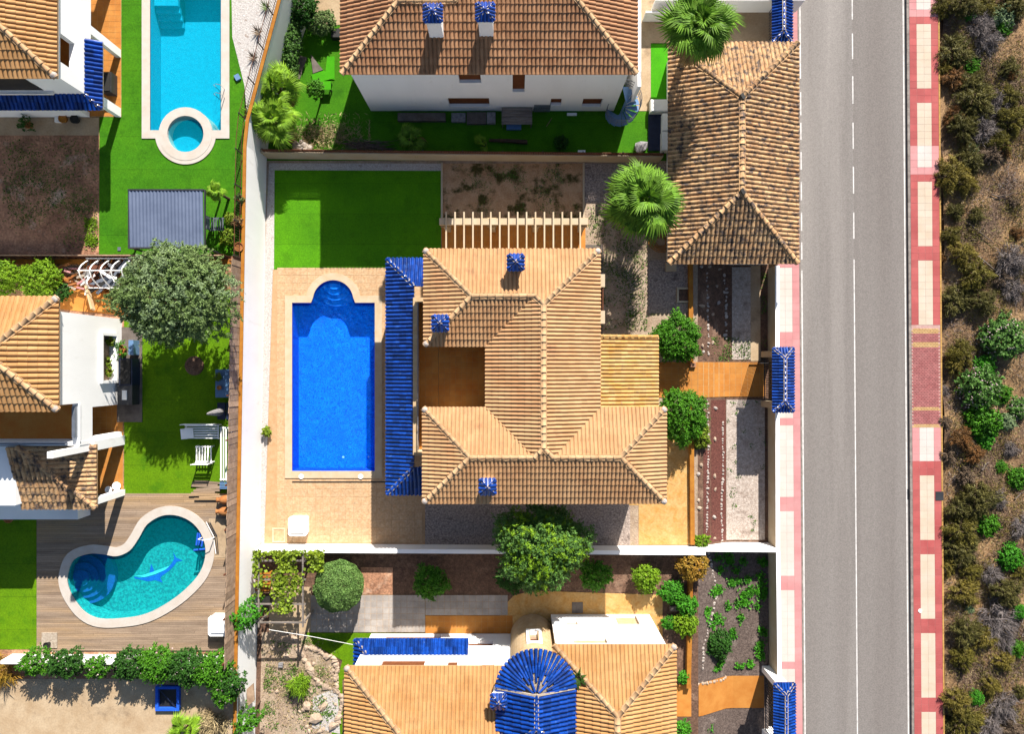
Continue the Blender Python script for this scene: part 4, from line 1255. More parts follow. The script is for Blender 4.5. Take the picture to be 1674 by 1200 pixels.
# porch on the street side
pz1, pz0 = 5.55, 4.5
qx0 = cx1 - i_; qx1 = XY(1075, 0, pz0)[0]; qy1 = XY(0, 549, pz0 + .5)[1]; qy0 = XY(0, 668, pz0 + .5)[1]
pr_ = Roof(villa, 'roof_yellow', part='porch_roof', tile='porch_tile', cap=280)
pr_.face([(qx1, qy0, pz0), (qx1, qy1, pz0), (qx0, qy1, pz1), (qx0, qy0, pz1)])
pp = pr_.build()
ridge(pp, (qx1, qy1 - .05, pz0 + .02), (qx0, qy1 - .05, pz1 + .02), mortar=None, matn='roof_yellow', r=.12)
g = G()
for y in (qy0 + .5, qy1 - .3): g.box(qx1 - .6, qx1 - .25, y - .17, y + .17, 0, pz0)
g.box(qx1 - .6, qx1 - .25, qy0 + .3, qy1 - .1, pz0 - .35, pz0 - .1)
g.out('porch_frame', MT['cream'], villa)
# bay window under the east eave
b0, b1 = XY(0, 529, 5.3)[1], XY(0, 448, 5.3)[1]; xb = XY(989, 0, 5.3)[0]
G().box(cx1 - i_, xb, b1 - .75, b1, 4.6, 5.3).box(cx1 - i_, xb, b0, b0 + .75, 4.6, 5.3).out('window_bracket', MT['cream'], villa)
G().box(cx1 - i_, xb - .2, b0 + .75, b1 - .75, 4.6, 4.72).out('window_sill', MT['cream'], villa)
G().box(xb - .14, xb - .08, b0 + .75, b1 - .75, 4.75, 5.25).out('window_rail', MT['wood_brown'], villa)
chimney(villa, 843, 428, 8.25, 7.2)
chimney(villa, 719, 528, 8.2, 7.1)
chimney(villa, 797, 797, 8.15, 7.1)

# pergola on the north terrace
pg = thing('pergola', 'cream beam pergola over the orange terrace north of the villa', 'pergola', (*XY(838, 362), 0))
zt = 2.7
y0, y1 = XY(0, 367, zt)[1], XY(0, 356.5, zt)[1]
G().box(XY(718, 0, zt)[0], XY(961, 0, zt)[0], y0, y1, zt - .3, zt).out('beam', MT['cream'], pg)
me = mesh('rafter', *(lambda q: (q.v, q.f))(G().box(-.045, .045, XY(0, 440, zt)[1], XY(0, 347, zt)[1], zt + .002, zt + .16)), MT['cream'])
for i in range(16):
    ob('rafter', me, pg, M4=Matrix.Translation((XY(729.3 + 14.62 * i, 0, zt + .15)[0], 0, 0)))
for px in (727, 804, 877, 955):
    x = XY(px, 0, zt)[0]; ym_ = (y0 + y1) / 2
    G().box(x - .17, x + .17, ym_ - .17, ym_ + .17, 0, zt - .3).out('post', MT['cream'], pg)
    G().box(x - .28, x + .28, y0 - .1, y1 + .1, zt - .38, zt - .302).out('capital', MT['beige_wall'], pg)

# ------------------------------------------------------------------ garage
gar = thing('garage', 'low garage with weathered dark stained clay hip roof beside the road', 'garage', (13.8, 13, 0))
GZ = 2.0
gx0, gy0 = XY(1093, 430, GZ); gx1, gy1 = XY(1304, 70, GZ)
fc, hips, rd = hip_rect(gx0, gx1, gy0, gy1, GZ, .43)
r_ = Roof(gar, 'roof_old', pitch=.268, course=.46)
for f in fc: r_.face(f)
gr = r_.build()
for a, b in hips: ridge(gr, a, b, r=.16, matn='roof_old', mortar='roof_old')
ridge(gr, rd[0], rd[1], r=.16, matn='roof_old', mortar='roof_old')
for p in rd: G().obox((p[0], p[1], p[2] + .16), (.2, .34, .1), .5).out('ridge_junction', MT['dark'], gr)
G().box(gx0 + .3, gx1 - .75, gy0 + .35, gy1 - .4, -2, GZ - .1).out('wall', MT['white_dirty'], gar)
for k in range(2):
    G().box(gx1 - .76, gx1 - .72, gy0 + 1 + 6.4 * k, gy0 + 6.4 + 6.4 * k, ZR, 1.4).out('garage_door', MT['wood_brown'], gar)

# ------------------------------------------------------------------ street gates with blue roofs
def gate(label, px0, py0, px1, py1, z, wallm='cream', door=True):
    x0, yb_ = XY(px0, py1, z); x1, yt_ = XY(px1, py0, z)
    t = thing('street_gate', label, 'gate', ((x0 + x1) / 2, (yb_ + yt_) / 2, ZR))
    fc, hips, rd = hip_rect(x0, x1, yb_, yt_, z, .5)
    q = Roof(t, 'blue_tile', pitch=.19, course=.36, tile='glazed_tile', deck='mortar', lift=.03, cap=290)
    for f in fc: q.face(f)
    o = q.build()
    for a, b in hips: ridge(o, a, b, r=.075, L=.36, matn='blue_tile', name='glazed_ridge_tile', mortar='mortar', dz=.05)
    ridge(o, rd[0], rd[1], r=.085, L=.36, matn='blue_tile', name='glazed_ridge_tile', mortar='mortar', dz=.05)
    for y in (yb_ + .35, yt_ - .35):
        G().box(x0 + .25, x1 - .3, y - .2, y + .2, ZR - .3, z - .1).out('pillar', MT[wallm], t)
    G().box(x0 + .25, x1 - .3, yb_ + .55, yt_ - .55, z - .45, z - .1).out('lintel', MT[wallm], t)
    if door:
        xm_ = (x0 + x1) / 2 - .2
        d = G().box(xm_ - .03, xm_ + .03, yb_ + .58, yt_ - .58, ZR + .15, ZR + .25).box(xm_ - .03, xm_ + .03, yb_ + .58, yt_ - .58, z - .6, z - .5).out('door_frame', MT['metal_dark'], t)
        n_ = 20
        for i in range(n_):
            y = yb_ + .6 + (yt_ - yb_ - 1.2) * i / (n_ - 1)
            G().box(xm_ - .02, xm_ + .02, y - .02, y + .02, ZR + .2, z - .5).out('bar', MT['metal_dark'], d)
    return t
gate('tiled street gate at the end of the terracotta garden walk', 1263.5, 569, 1297, 673, 1.75)
gate('tiled street gate by the north driveway above the garage roof', 1263, -50, 1294, 69, 1.75, 'white')
gate('tiled street gate at the bottom beside the weedy front garden', 1265.5, 1117, 1299, 1245, 1.75, 'white')
# open leaf of the villa gate
gl = thing('gate_leaf', 'open dark steel gate leaf standing over the terracotta walk', 'gate leaf', (*XY(1258, 593, ZR), ZR))
ya = XY(0, 594, ZR)[1]; xa = XY(1225, 0, ZR)[0]; xb = 17.0
for (z0_, z1_) in ((ZR + .1, ZR + .18), (.85, .93)): G().box(xa, xb, ya - .02, ya + .02, z0_, z1_).out('frame_rail', MT['metal_dark'], gl)
for i in range(15):
    x = xa + (xb - xa) * i / 14
    G().box(x - .015, x + .015, ya - .012, ya + .012, ZR + .15, .9).out('bar', MT['metal_dark'], gl)
gl2 = thing('gate_leaf', 'open dark steel gate leaf along the south edge of the walk', 'gate leaf', (*XY(1258, 650, ZR), ZR))
ya = XY(0, 652, ZR)[1]
for (z0_, z1_) in ((ZR + .1, ZR + .18), (.85, .93)): G().box(xa, xb, ya - .02, ya + .02, z0_, z1_).out('frame_rail', MT['metal_dark'], gl2)
for i in range(15):
    x = xa + (xb - xa) * i / 14
    G().box(x - .015, x + .015, ya - .012, ya + .012, ZR + .15, .9).out('bar', MT['metal_dark'], gl2)

# ------------------------------------------------------------------ north house
nh = thing('north_house', 'white two storey house with brown tiled hip roof at the top', 'house', (0, 20, 0))
NZ = 6.7
wx0, sy_ = XY(558, 120, NZ); ex1 = XY(1041, 0, NZ)[0]; ccx0 = XY(647, 0, NZ)[0]
hw = 3.4; yn = sy_ + 2 * hw; ym_ = sy_ + hw
hc = (ex1 - ccx0) / 2; xm_ = (ccx0 + ex1) / 2; yN = sy_ + 2 * hc + 1.
jw = (ccx0 + hw, ym_)
r_ = Roof(nh, 'roof_brown', pitch=.236, course=.44)
t_ = .4
r_.face(face_z([(wx0, yn), (wx0, sy_), (wx0 + hw, ym_)], 'x', wx0, 1, NZ, t_))
r_.face(face_z([(wx0, sy_), (ex1, sy_), (xm_, sy_ + hc), jw, (wx0 + hw, ym_)], 'y', sy_, 1, NZ, t_))
r_.face(face_z([(ccx0, yn), (wx0, yn), (wx0 + hw, ym_), jw], 'y', yn, -1, NZ, t_))
r_.face(face_z([(ex1, sy_), (ex1, yN), (xm_, yN - hc), (xm_, sy_ + hc)], 'x', ex1, -1, NZ, t_))
r_.face(face_z([(ccx0, yN), (ccx0, yn), jw, (xm_, sy_ + hc), (xm_, yN - hc)], 'x', ccx0, 1, NZ, t_))
r_.face(face_z([(ex1, yN), (ccx0, yN), (xm_, yN - hc)], 'y', yN, -1, NZ, t_))
nr_ = r_.build()
for a, b in [((wx0, sy_, NZ), (wx0 + hw, ym_, NZ + t_ * hw)), ((wx0, yn, NZ), (wx0 + hw, ym_, NZ + t_ * hw)), ((wx0 + hw, ym_, NZ + t_ * hw), (*jw, NZ + t_ * hw)), ((*jw, NZ + t_ * hw), (xm_, sy_ + hc, NZ + t_ * hc)),
             ((ex1, sy_, NZ), (xm_, sy_ + hc, NZ + t_ * hc)), ((xm_, sy_ + hc, NZ + t_ * hc), (xm_, yN - hc, NZ + t_ * hc))]:
    ridge(nr_, a, b, matn='ridge', mortar='ridge')
wy = sy_ + .3
def wall_with_windows(t, x0, x1, y, z0, z1, holes, m, th=.3, inward=1, wm='door_brown', name='wall', shutter=True):
    """front wall in the plane y, openings (x0,x1,z0,z1); inward = +1 if the house lies at larger y"""
    xs_ = sorted({x0, x1} | {h[0] for h in holes} | {h[1] for h in holes}); zs_ = sorted({z0, z1} | {h[2] for h in holes} | {h[3] for h in holes})
    g = G()
    for i in range(len(xs_) - 1):
        for j in range(len(zs_) - 1):
            cx_, cz_ = (xs_[i] + xs_[i + 1]) / 2, (zs_[j] + zs_[j + 1]) / 2
            if any(h[0] < cx_ < h[1] and h[2] < cz_ < h[3] for h in holes): continue
            g.box(xs_[i], xs_[i + 1], y, y + inward * th, zs_[j], zs_[j + 1])
    g.out(name, MT[m], t)
    for h in holes:
        w = G().box(h[0], h[1], y + inward * .2, y + inward * .24, h[2], h[3]).out('window', MT[wm], t)
        if shutter:
            G().box(h[0] + .1, h[1] - .1, y + inward * .17, y + inward * .195, h[2] + .1, h[2] + (h[3] - h[2]) * .5).out('pane', MT['glass_table'], w)
def WX(px, z): return (px - 837) * K(z)
def zat(py, y): return ALT - y * FPX / (600 - py)      # height that shows at row py on the wall plane y
hs = []
for px0, px1, pyt, pyb in ((750, 786, 121, 135), (838, 858, 121, 150), (733, 800, 160, 174), (900, 918, 161, 172), (952, 984, 161, 174)):
    zb = zat(pyb, wy); ztp = zat(pyt, wy); zm = (zb + ztp) / 2
    hs.append((WX(px0, zm), WX(px1, zm), zb, ztp))
wall_with_windows(nh, wx0 + .35, ex1 - .35, wy, -.3, NZ - .08, hs, 'white', shutter=False)
G().box(wx0 + .36, ccx0 + 1, wy + .31, yn - .3, -.3, NZ - .1).box(ccx0 + .5, ex1 - .36, wy + .305, yN - .3, -.3, NZ - .09).out('wall_core', MT['white'], nh)
chimney(nh, 707, 18, 9.6, 7.6, half=.47, stack=.38)
chimney(nh, 793, 16, 9.6, 7.6, half=.47, stack=.38)
# side passage walls, terraces
tag(G().box(ex1 + .42, ex1 + .62, sy_ + .1, sy_ + 12, 0, 4.6).out('passage_wall', MT['white']), 'tall thin white wall beside the north house passage', 'wall')
sheet('side_passage', rect(1040, -60, 1064, 181), .012, MT['concrete'])
sheet('driveway', rect(1064, -60, 1262, 70), .016, MT['concrete'])
sheet('turf_strip', rect(1064, 72, 1094, 162), .03, MT['turf_bright'])
tag(G().box(*[v for v in (WX(1064, 0), WX(1300, 0))], XY(0, 20)[1], XY(0, 16)[1], 0, 1.6).out('driveway_wall', MT['white']), 'white wall across the top of the north driveway behind the palm', 'wall')
tag(G().box(WX(1050, 0), WX(1092, 0), XY(0, 35)[1], XY(0, 32)[1], 0, 1.2).out('passage_step_wall', MT['white_dirty']), 'low white wall left of the tall palm near the passage', 'wall')

# ------------------------------------------------------------------ north-west house
hw_ = thing('terrace_house', 'two storey house with clay hip roof and thin blue awnings in the top left corner', 'house', (-28, 18, ZW))
HZ = 9.9
kx, ky = -23.76, 15.2
ex, sy2 = kx + .25, ky - .25
r_ = Roof(hw_, 'roof_ochre', pitch=.242, course=.44)
hh_ = 5.2
r_.face(face_z([(ex, sy2), (ex, sy2 + 2 * hh_ + 3), (ex - hh_, sy2 + hh_ + 3), (ex - hh_, sy2 + hh_)], 'x', ex, -1, HZ, .42))
r_.face(face_z([(ex, sy2), (ex - hh_, sy2 + hh_), (ex - hh_ * 2 - 2, sy2 + hh_), (ex - hh_ * 2 - 2, sy2)], 'y', sy2, 1, HZ, .42))
o = r_.build()
ridge(o, (ex, sy2, HZ), (ex - hh_, sy2 + hh_, HZ + .42 * hh_), mortar='ridge')
G().lathe((ex - .1, sy2 + .1, HZ - .02), [(.16, 0), (.19, .08), (.15, .18), (.06, .23)], 12).out('hip_end_cap', MT['stone_white'], o)
def zx(px, x): return ALT - x * FPX / (px - 837)
def facade_x(t, x, y0, y1, z0, z1, holes, m, th=.3, fill='dark', name='wall', depth=1.6):
    """east facing front in the plane x, openings (y0,y1,z0,z1) are deep recesses"""
    ys_ = sorted({y0, y1} | {h[0] for h in holes} | {h[1] for h in holes}); zs_ = sorted({z0, z1} | {h[2] for h in holes} | {h[3] for h in holes})
    g = G()
    for i in range(len(ys_) - 1):
        for j in range(len(zs_) - 1):
            cy_, cz_ = (ys_[i] + ys_[i + 1]) / 2, (zs_[j] + zs_[j + 1]) / 2
            if any(h[0] < cy_ < h[1] and h[2] < cz_ < h[3] for h in holes): continue
            g.box(x - th, x, ys_[i], ys_[i + 1], zs_[j], zs_[j + 1])
    return g.out(name, MT[m], t)
def WY(py, z): return (600 - py) * K(z)
facade_x(hw_, kx, ky, ky + 11, ZW - .2, HZ - .1, [
    (WY(176, 3.4), WY(93, 3.4), ZW, 6.45), (WY(80, 3.4), WY(-60, 3.4), ZW, 6.45), (WY(108, 8.6), WY(62, 8.6), 7.95, 9.2)], 'white')
G().box(kx - 14, kx - 2.6, ky + .3, ky + 11, ZW - .2, HZ - .12).box(kx - 2.62, kx - .3, ky + .3, ky + 11, 6.45, 6.7).box(kx - 14, kx - .3, ky, ky + .3, 6.7, HZ - .11).box(kx - 14, kx - 1.9, ky, ky + .29, ZW - .2, 6.7).out('wall_core', MT['white'], hw_)
G().box(kx - 2.6, kx - .31, ky + .4, ky + 11, 6.7, 6.74).out('loggia_floor', MT['terra_floor'], hw_)
pf = G().box(kx - 2.55, kx + .02, ky + .02, ky + 11, ZW - .1, ZW + .03).out('porch_floor', MT['grout'], hw_)
grid_part(pf, kx - 2.5, kx, ky + .05, ky + 10.9, ZW + .032, .34, 'terracotta', 'floor_tile')
G().box(kx - 10, kx - 1.9, ky - .02, ky - .008, 7.6, 9.2).out('window', MT['dark'], hw_)
G().box(kx - 10, kx - 1.5, ky - .18, ky - .002, 7.35, 7.5).out('window_sill', MT['white_dirty'], hw_)
# blue awnings on both fronts
za0, za1 = 6.62, 7.0; dA = .72
ya0, ya1 = ky - dA, WY(63, 6.9)
aw = Roof(hw_, 'blue_tile', part='awning', tile='glazed_tile', pitch=.24, course=.4, deck='mortar', lift=.03, cap=200)
aw.face([(kx + dA, ya0, za0), (kx + dA, ya1, za0), (kx, ya1, za1), (kx, ky, za1)])
aw.face([(kx - 12, ya0, za0), (kx + dA, ya0, za0), (kx, ky, za1), (kx - 12, ky, za1)])
ao = aw.build()
ridge(ao, (kx + dA, ya0, za0), (kx, ky, za1), r=.07, L=.36, matn='blue_tile', name='glazed_ridge_tile', mortar='mortar', dz=.04)
sheet('side_terrace', [(-40, WY(221, ZW)), (WX(162, ZW), WY(221, ZW)), (WX(162, ZW), ky - .02), (-40, ky - .02)], ZW + .03, MT['concrete'])

# ------------------------------------------------------------------ west house
wh = thing('west_house', 'white house with clay hip roof, loggia and low tiled porch left of the olive tree', 'house', (-28, 0, ZW))
kx = -23.7
yN_ = WY(486, HZ); yS_ = WY(671, HZ)
ex = XY(95, 0, HZ)[0]; hh_ = (yN_ - yS_) / 2
r_ = Roof(wh, 'roof_ochre', pitch=.272, course=.44)
ymid = (yN_ + yS_) / 2
r_.face(face_z([(ex, yS_), (ex, yN_), (ex - hh_, ymid)], 'x', ex, -1, HZ, .42))
r_.face(face_z([(ex, yN_), (ex - 9, yN_), (ex - 9, ymid), (ex - hh_, ymid)], 'y', yN_, -1, HZ, .42))
r_.face(face_z([(ex - 9, yS_), (ex, yS_), (ex - hh_, ymid), (ex - 9, ymid)], 'y', yS_, 1, HZ, .42))
o = r_.build()
ridge(o, (ex, yN_, HZ), (ex - hh_, ymid, HZ + .42 * hh_), mortar='ridge', r=.15)
ridge(o, (ex, yS_, HZ), (ex - hh_, ymid, HZ + .42 * hh_), mortar='ridge', r=.15)
ridge(o, (ex - hh_, ymid, HZ + .42 * hh_), (ex - 9, ymid, HZ + .421 * hh_), mortar='ridge', r=.15)
for y in (yN_ - .1, yS_ + .1): G().lathe((ex - .1, y, HZ - .02), [(.17, 0), (.2, .08), (.16, .18), (.06, .23)], 12).out('hip_end_cap', MT['stone_white'], o)
zsl = zx(187, kx); zlt = zx(165, kx)
yn2 = WY(508, 6)
facade_x(wh, kx, WY(727, ZW), yn2 - .3, ZW - .2, HZ - .12, [
    (WY(706, 3.4), WY(661, 3.4), ZW, 6.4), (WY(622, 4.8), WY(549, 4.8), zsl, zlt), (WY(732, 8), yS_ + .25, 7.6, HZ)], 'white')
G().box(kx - 9, kx - 2.4, yS_ + .3, yn2 - .3, ZW, HZ - .13).box(kx - 2.4, kx - .3, yS_ + .9, yn2 - .31, zlt, HZ - .14).box(kx - 2.41, kx - .31, WY(655, ZW), yn2 - .32, ZW, zsl - .02).box(kx - 9, kx - .31, WY(727, ZW), yS_ + .9, 6.42, 6.7).out('wall_core', MT['white'], wh)
fr = G()
for a, b, c, d in ((WY(622, 4.8) - .16, WY(549, 4.8) + .16, zlt, zlt + .16), (WY(622, 4.8) - .16, WY(549, 4.8) + .16, zsl - .16, zsl), (WY(622, 4.8) - .16, WY(622, 4.8), zsl, zlt), (WY(549, 4.8), WY(549, 4.8) + .16, zsl, zlt)):
    fr.box(kx + .002, kx + .16, a, b, c, d)
fr.out('window_frame', MT['white'], wh)
G().box(kx - .55, kx - .31, WY(622, 4.8) - .1, WY(549, 4.8) + .1, zsl - .02, zlt + .2).out('window', MT['wood_fence'], wh)
G().box(kx - 6.5, kx - .32, WY(727, 7.) + .3, yS_ + .89, 6.7, 6.75).out('loggia_floor', MT['terra_floor'], wh)
G().box(kx - .34, kx + .06, WY(722, 7.6), yS_ + .3, 7.602, 7.68).box(kx - 7, kx + .02, WY(728, 7.6) - .02, WY(722, 7.6) - .005, 6.5, 7.66).out('parapet', MT['white'], wh)
G().box(kx - .22, kx - .05, WY(715, 7.6), yS_ + .1, 7.68, 7.95).box(kx - 6, kx - .6, WY(726, 7.6), WY(724, 7.6), 7.66, 7.95).out('loggia_rail', MT['metal_grey'], wh)
pf = G().box(kx - 3.4, kx + .08, WY(822, ZW), WY(655, ZW), ZW - .1, ZW + .03).out('porch_floor', MT['grout'], wh)
grid_part(pf, kx - 3.3, kx + .06, WY(820, ZW), WY(655, ZW), ZW + .032, .34, 'terracotta', 'floor_tile')
# lower porch roof
PZ = 6.55
px1, pyS = XY(157, 831, PZ); pyN = WY(727, PZ); 
pr2 = Roof(wh, 'roof_old', part='porch_roof', tile='porch_tile', pitch=.262, course=.46, cap=250)
hq = pyN - pyS
cx_ = px1 - hq
pr2.face(face_z([(px1, pyS), (px1, pyN), (cx_, pyN)], 'x', px1, -1, PZ, .36))
pr2.face(face_z([(px1 - hq - .6, pyS), (px1, pyS), (cx_, pyN), (cx_ - .6, pyN)], 'y', pyS, 1, PZ, .36))
o = pr2.build()
ridge(o, (px1, pyS, PZ), (cx_, pyN, PZ + .36 * hq), mortar='roof_old', r=.15, matn='roof_old')
G().box(px1 - .5, px1 - .1, pyS + .15, pyS + .5, ZW, PZ - .1).out('porch_pillar', MT['white'], wh)
G().box(px1 - .48, px1 - .12, WY(712, ZW), WY(727, ZW), ZW, PZ).out('porch_pillar', MT['white'], wh)
G().box(px1 - 9, cx_ + .2, pyS + .2, pyN, ZW, PZ + .05).box(px1 - 14, cx_ - .45, pyS + .3, pyN - .02, ZW, 7.3).out('annex', MT['white'], wh)
G().box(px1 - 9, px1 - 2.2, pyS - 1.05, pyS + .15, ZW, 4.6).out('annex_step', MT['white'], wh)

# ------------------------------------------------------------------ south house with the round tower
sh = thing('south_house', 'white house with ochre tiled roofs and round beige stair tower at the bottom', 'house', (0, -20, ZS))
SZ = 6.25
lx0, ly1 = XY(565, 1090, SZ); lx1 = XY(840, 0, SZ)[0]
hl = 4.6
r_ = Roof(sh, 'roof_ochre', pitch=.232, course=.46)
r_.face(face_z([(lx0, ly1), (lx1 + 2, ly1), (lx1 + 2, ly1 - hl), (lx0 + hl, ly1 - hl)], 'y', ly1, -1, SZ, .37))
r_.face(face_z([(lx0, ly1), (lx0, ly1 - 2 * hl), (lx0 + hl, ly1 - hl)], 'x', lx0, 1, SZ, .37))
ex0, ey1 = XY(905, 1055, SZ); ex1_ = XY(1104, 0, SZ)[0]
he = (ex1_ - ex0) / 2; exm = (ex0 + ex1_) / 2
r_.face(face_z([(ex0, ey1), (ex1_, ey1), (exm, ey1 - he)], 'y', ey1, -1, SZ, .37))
r_.face(face_z([(ex1_, ey1), (ex1_, ey1 - 10), (exm, ey1 - 10), (exm, ey1 - he)], 'x', ex1_, -1, SZ, .37))
r_.face(face_z([(ex0, ey1), (exm, ey1 - he), (exm, ey1 - 10), (ex0, ey1 - 10)], 'x', ex0, 1, SZ, .37))
o = r_.build()
for a, b in (((lx0, ly1, SZ), (lx0 + hl, ly1 - hl, SZ + .37 * hl)), ((ex0, ey1, SZ), (exm, ey1 - he, SZ + .37 * he)), ((ex1_, ey1, SZ), (exm, ey1 - he, SZ + .37 * he)), ((exm, ey1 - 10, SZ + .369 * he), (exm, ey1 - he, SZ + .37 * he))):
    ridge(o, a, b, r=.145, mortar='ridge')
for x, y in ((lx0 + .1, ly1 - .1), (ex1_ - .1, ey1 - .1)): G().lathe((x, y, SZ - .02), [(.16, 0), (.19, .08), (.15, .18), (.06, .23)], 12).out('hip_end_cap', MT['stone_white'], o)
yw1 = ly1 - .35; yw2 = ey1 - .3
def holes_for(lst, yw):
    hs = []
    for px0, px1, pya, pyb in lst:
        za, zb = zat(pya, yw), zat(pyb, yw); zl, zh = min(za, zb), max(za, zb); zm = (zl + zh) / 2
        hs.append((WX(px0, zm), WX(px1, zm), max(ZS + .1, zl), min(SZ - .2, zh)))
    return hs
wall_with_windows(sh, lx0 + .3, WX(842, 2), yw1, ZS - .3, SZ - .09, holes_for([(624, 695, 1076, 1090), (732, 748, 1078, 1090), (788, 808, 1082, 1089), (632, 722, 1032, 1044), (766, 806, 1048, 1056)], yw1), 'white', inward=-1, shutter=False)
wall_with_windows(sh, WX(903, 2), ex1_ - .35, yw2, ZS - .3, SZ - .09, holes_for([(925, 944, 1014, 1021), (1006, 1042, 1003, 1021), (937, 992, 1042, 1052)], yw2), 'white', inward=-1, shutter=False, name='wing_wall', wm='beige_wall')
G().box(lx0 + .31, WX(842, 2) + 3, yw1 - 8, yw1 - .31, ZS, SZ - .1).box(WX(903, 2) + .3, ex1_ - .36, yw2 - 9.5, yw2 - .31, ZS, SZ - .1).out('wall_core', MT['white'], sh)
# blue eyebrow roof over the ground floor
zb0, zb1 = 3.35, 3.75
bx0_, by_ = XY(580, 1045, zb0); bx1_ = XY(766, 0, zb0)[0]
aw = Roof(sh, 'blue_tile', part='awning', tile='glazed_tile', pitch=.24, course=.46, deck='mortar', lift=.03, cap=150)
dA = by_ - yw1
aw.face([(bx0_, by_, zb0), (bx1_, by_, zb0), (bx1_, yw1, zb1), (bx0_ + dA, yw1, zb1)])
aw.face([(bx0_, by_, zb0), (bx0_, yw1 - 2, zb0), (bx0_ + dA, yw1 - 2, zb1), (bx0_ + dA, yw1, zb1)])
ao = aw.build()
ridge(ao, (bx0_, by_, zb0), (bx0_ + dA, yw1, zb1), r=.08, L=.36, matn='blue_tile', name='glazed_ridge_tile', mortar='mortar', dz=.04)
# tower: round beige shaft, blue fan roof and barrel ridge running south
TZ = 7.35
tcx, tcy = XY(876, 1118, TZ); tr = 1.42
tw = G(); n_ = 40
wz0, wz1 = 3.3, 5.0
for i in range(n_):
    a0, a1 = i * math.tau / n_, (i + 1) * math.tau / n_
    am = math.degrees((a0 + a1) / 2)
    segs = [(ZS - .3, TZ - .05)] if not (82 < am < 98 ) else [(ZS - .3, wz0), (wz1, TZ - .05)]
    for z0_, z1_ in segs:
        tw.add([(tcx + tr * math.cos(a0), tcy + tr * math.sin(a0), z0_), (tcx + tr * math.cos(a1), tcy + tr * math.sin(a1), z0_), (tcx + tr * math.cos(a1), tcy + tr * math.sin(a1), z1_), (tcx + tr * math.cos(a0), tcy + tr * math.sin(a0), z1_)], [(0, 1, 2, 3)])
two = tw.out('tower', MT['beige_wall'], sh, smooth=False)
ww = .3
wf = G()
for a, b, c, d in ((-ww - .16, -ww, wz0, wz1), (ww, ww + .16, wz0, wz1), (-ww - .16, ww + .16, wz0 - .18, wz0), (-ww - .16, ww + .16, wz1, wz1 + .18)):
    wf.box(tcx + a, tcx + b, tcy + tr - .25, tcy + tr + .05, c, d)
wf.out('window_frame', MT['white'], two)
G().box(tcx - ww, tcx + ww, tcy + tr - .3, tcy + tr - .24, wz0, wz1).out('window', MT['wood_fence'], two)
G().box(tcx - ww, tcx + ww, tcy + tr - .24, tcy + tr - .2, (wz0 + wz1) / 2 - .05, (wz0 + wz1) / 2 + .05).out('window_bar', MT['wood_brown'], two)
apex = Vector((tcx, tcy - .25, TZ + .95)); RR = 2.12
bl = MT['blue_tile']
tr_root = G().box(tcx - tr, tcx + tr, tcy - 6, tcy - .5, ZS, TZ - .1).out('tower_back', MT['beige_wall'], sh)
fan = G(); V = [tuple(apex - Vector((0, 0, .05)))]; m_ = 24
for i in range(m_ + 1):
    a = math.pi * i / m_; V.append((tcx + RR * math.cos(a), apex.y + RR * math.sin(a) * 1.0, TZ - .02))
fan.add(V, [(0, i, i + 1) for i in range(1, m_ + 1)])
fan.add(V, [(0, i + 1, i) for i in range(1, m_ + 1)])
fo = fan.out('tower_roof', MT['mortar'], sh)
for i in range(25):
    a = math.pi * (i + .5) / 25; e = Vector((tcx + (RR + .1) * math.cos(a), apex.y + (RR + .1) * math.sin(a), TZ + .04))
    d = (apex - e); L1 = d.length; inner = (.1, .42, .3, .5, .36)[i % 5]
    p1 = e + d * (1 - inner)
    g = G(); k_ = 4
    for s in range(k_):
        q0 = e + d * ((1 - inner) * s / k_); q1 = e + d * ((1 - inner) * (s + 1) / k_ + .02)
        w0 = .105 * (1 - .45 * s / k_) ; z_up = Vector((0, 0, .02 * (1)))
        g.tube([q0 + z_up * 1.5, q1 + z_up * .3], [w0, w0 * .84], 8)
    g.out('fan_tile', bl, fo)
bt = Roof(sh, 'blue_tile', part='tower_gable', tile='glazed_tile', pitch=.24, course=.5, deck='mortar', lift=.04, cap=150)
bw = RR + .02
yS2 = apex.y - 1.75
bt.face([(tcx + bw, yS2 - bw, TZ), (tcx + bw, apex.y, TZ), (tcx, apex.y, apex.z), (tcx, yS2, apex.z)])
bt.face([(tcx - bw, apex.y, TZ), (tcx - bw, yS2 - bw, TZ), (tcx, yS2, apex.z), (tcx, apex.y, apex.z)])
bt.face([(tcx - bw, yS2 - bw, TZ), (tcx + bw, yS2 - bw, TZ), (tcx, yS2, apex.z)])
bo = bt.build()
for a, b in (((tcx, yS2, apex.z - .005), tuple(apex)), ((tcx - bw, yS2 - bw, TZ), (tcx, yS2, apex.z)), ((tcx + bw, yS2 - bw, TZ), (tcx, yS2, apex.z))):
    ridge(bo, a, b, r=.1, L=.4, matn='blue_tile', name='glazed_ridge_tile', mortar='mortar', dz=.05)
G().bar((tcx - bw, apex.y + .03, TZ + .1), tuple(apex + Vector((0, .03, .06))), .1, .09).bar((tcx + bw, apex.y + .03, TZ + .1), tuple(apex + Vector((0, .03, .06))), .1, .09).out('mortar_line', MT['mortar'], fo)
chimney(sh, 815, 1150, 8.1, 7.0, half=.4, stack=.3)
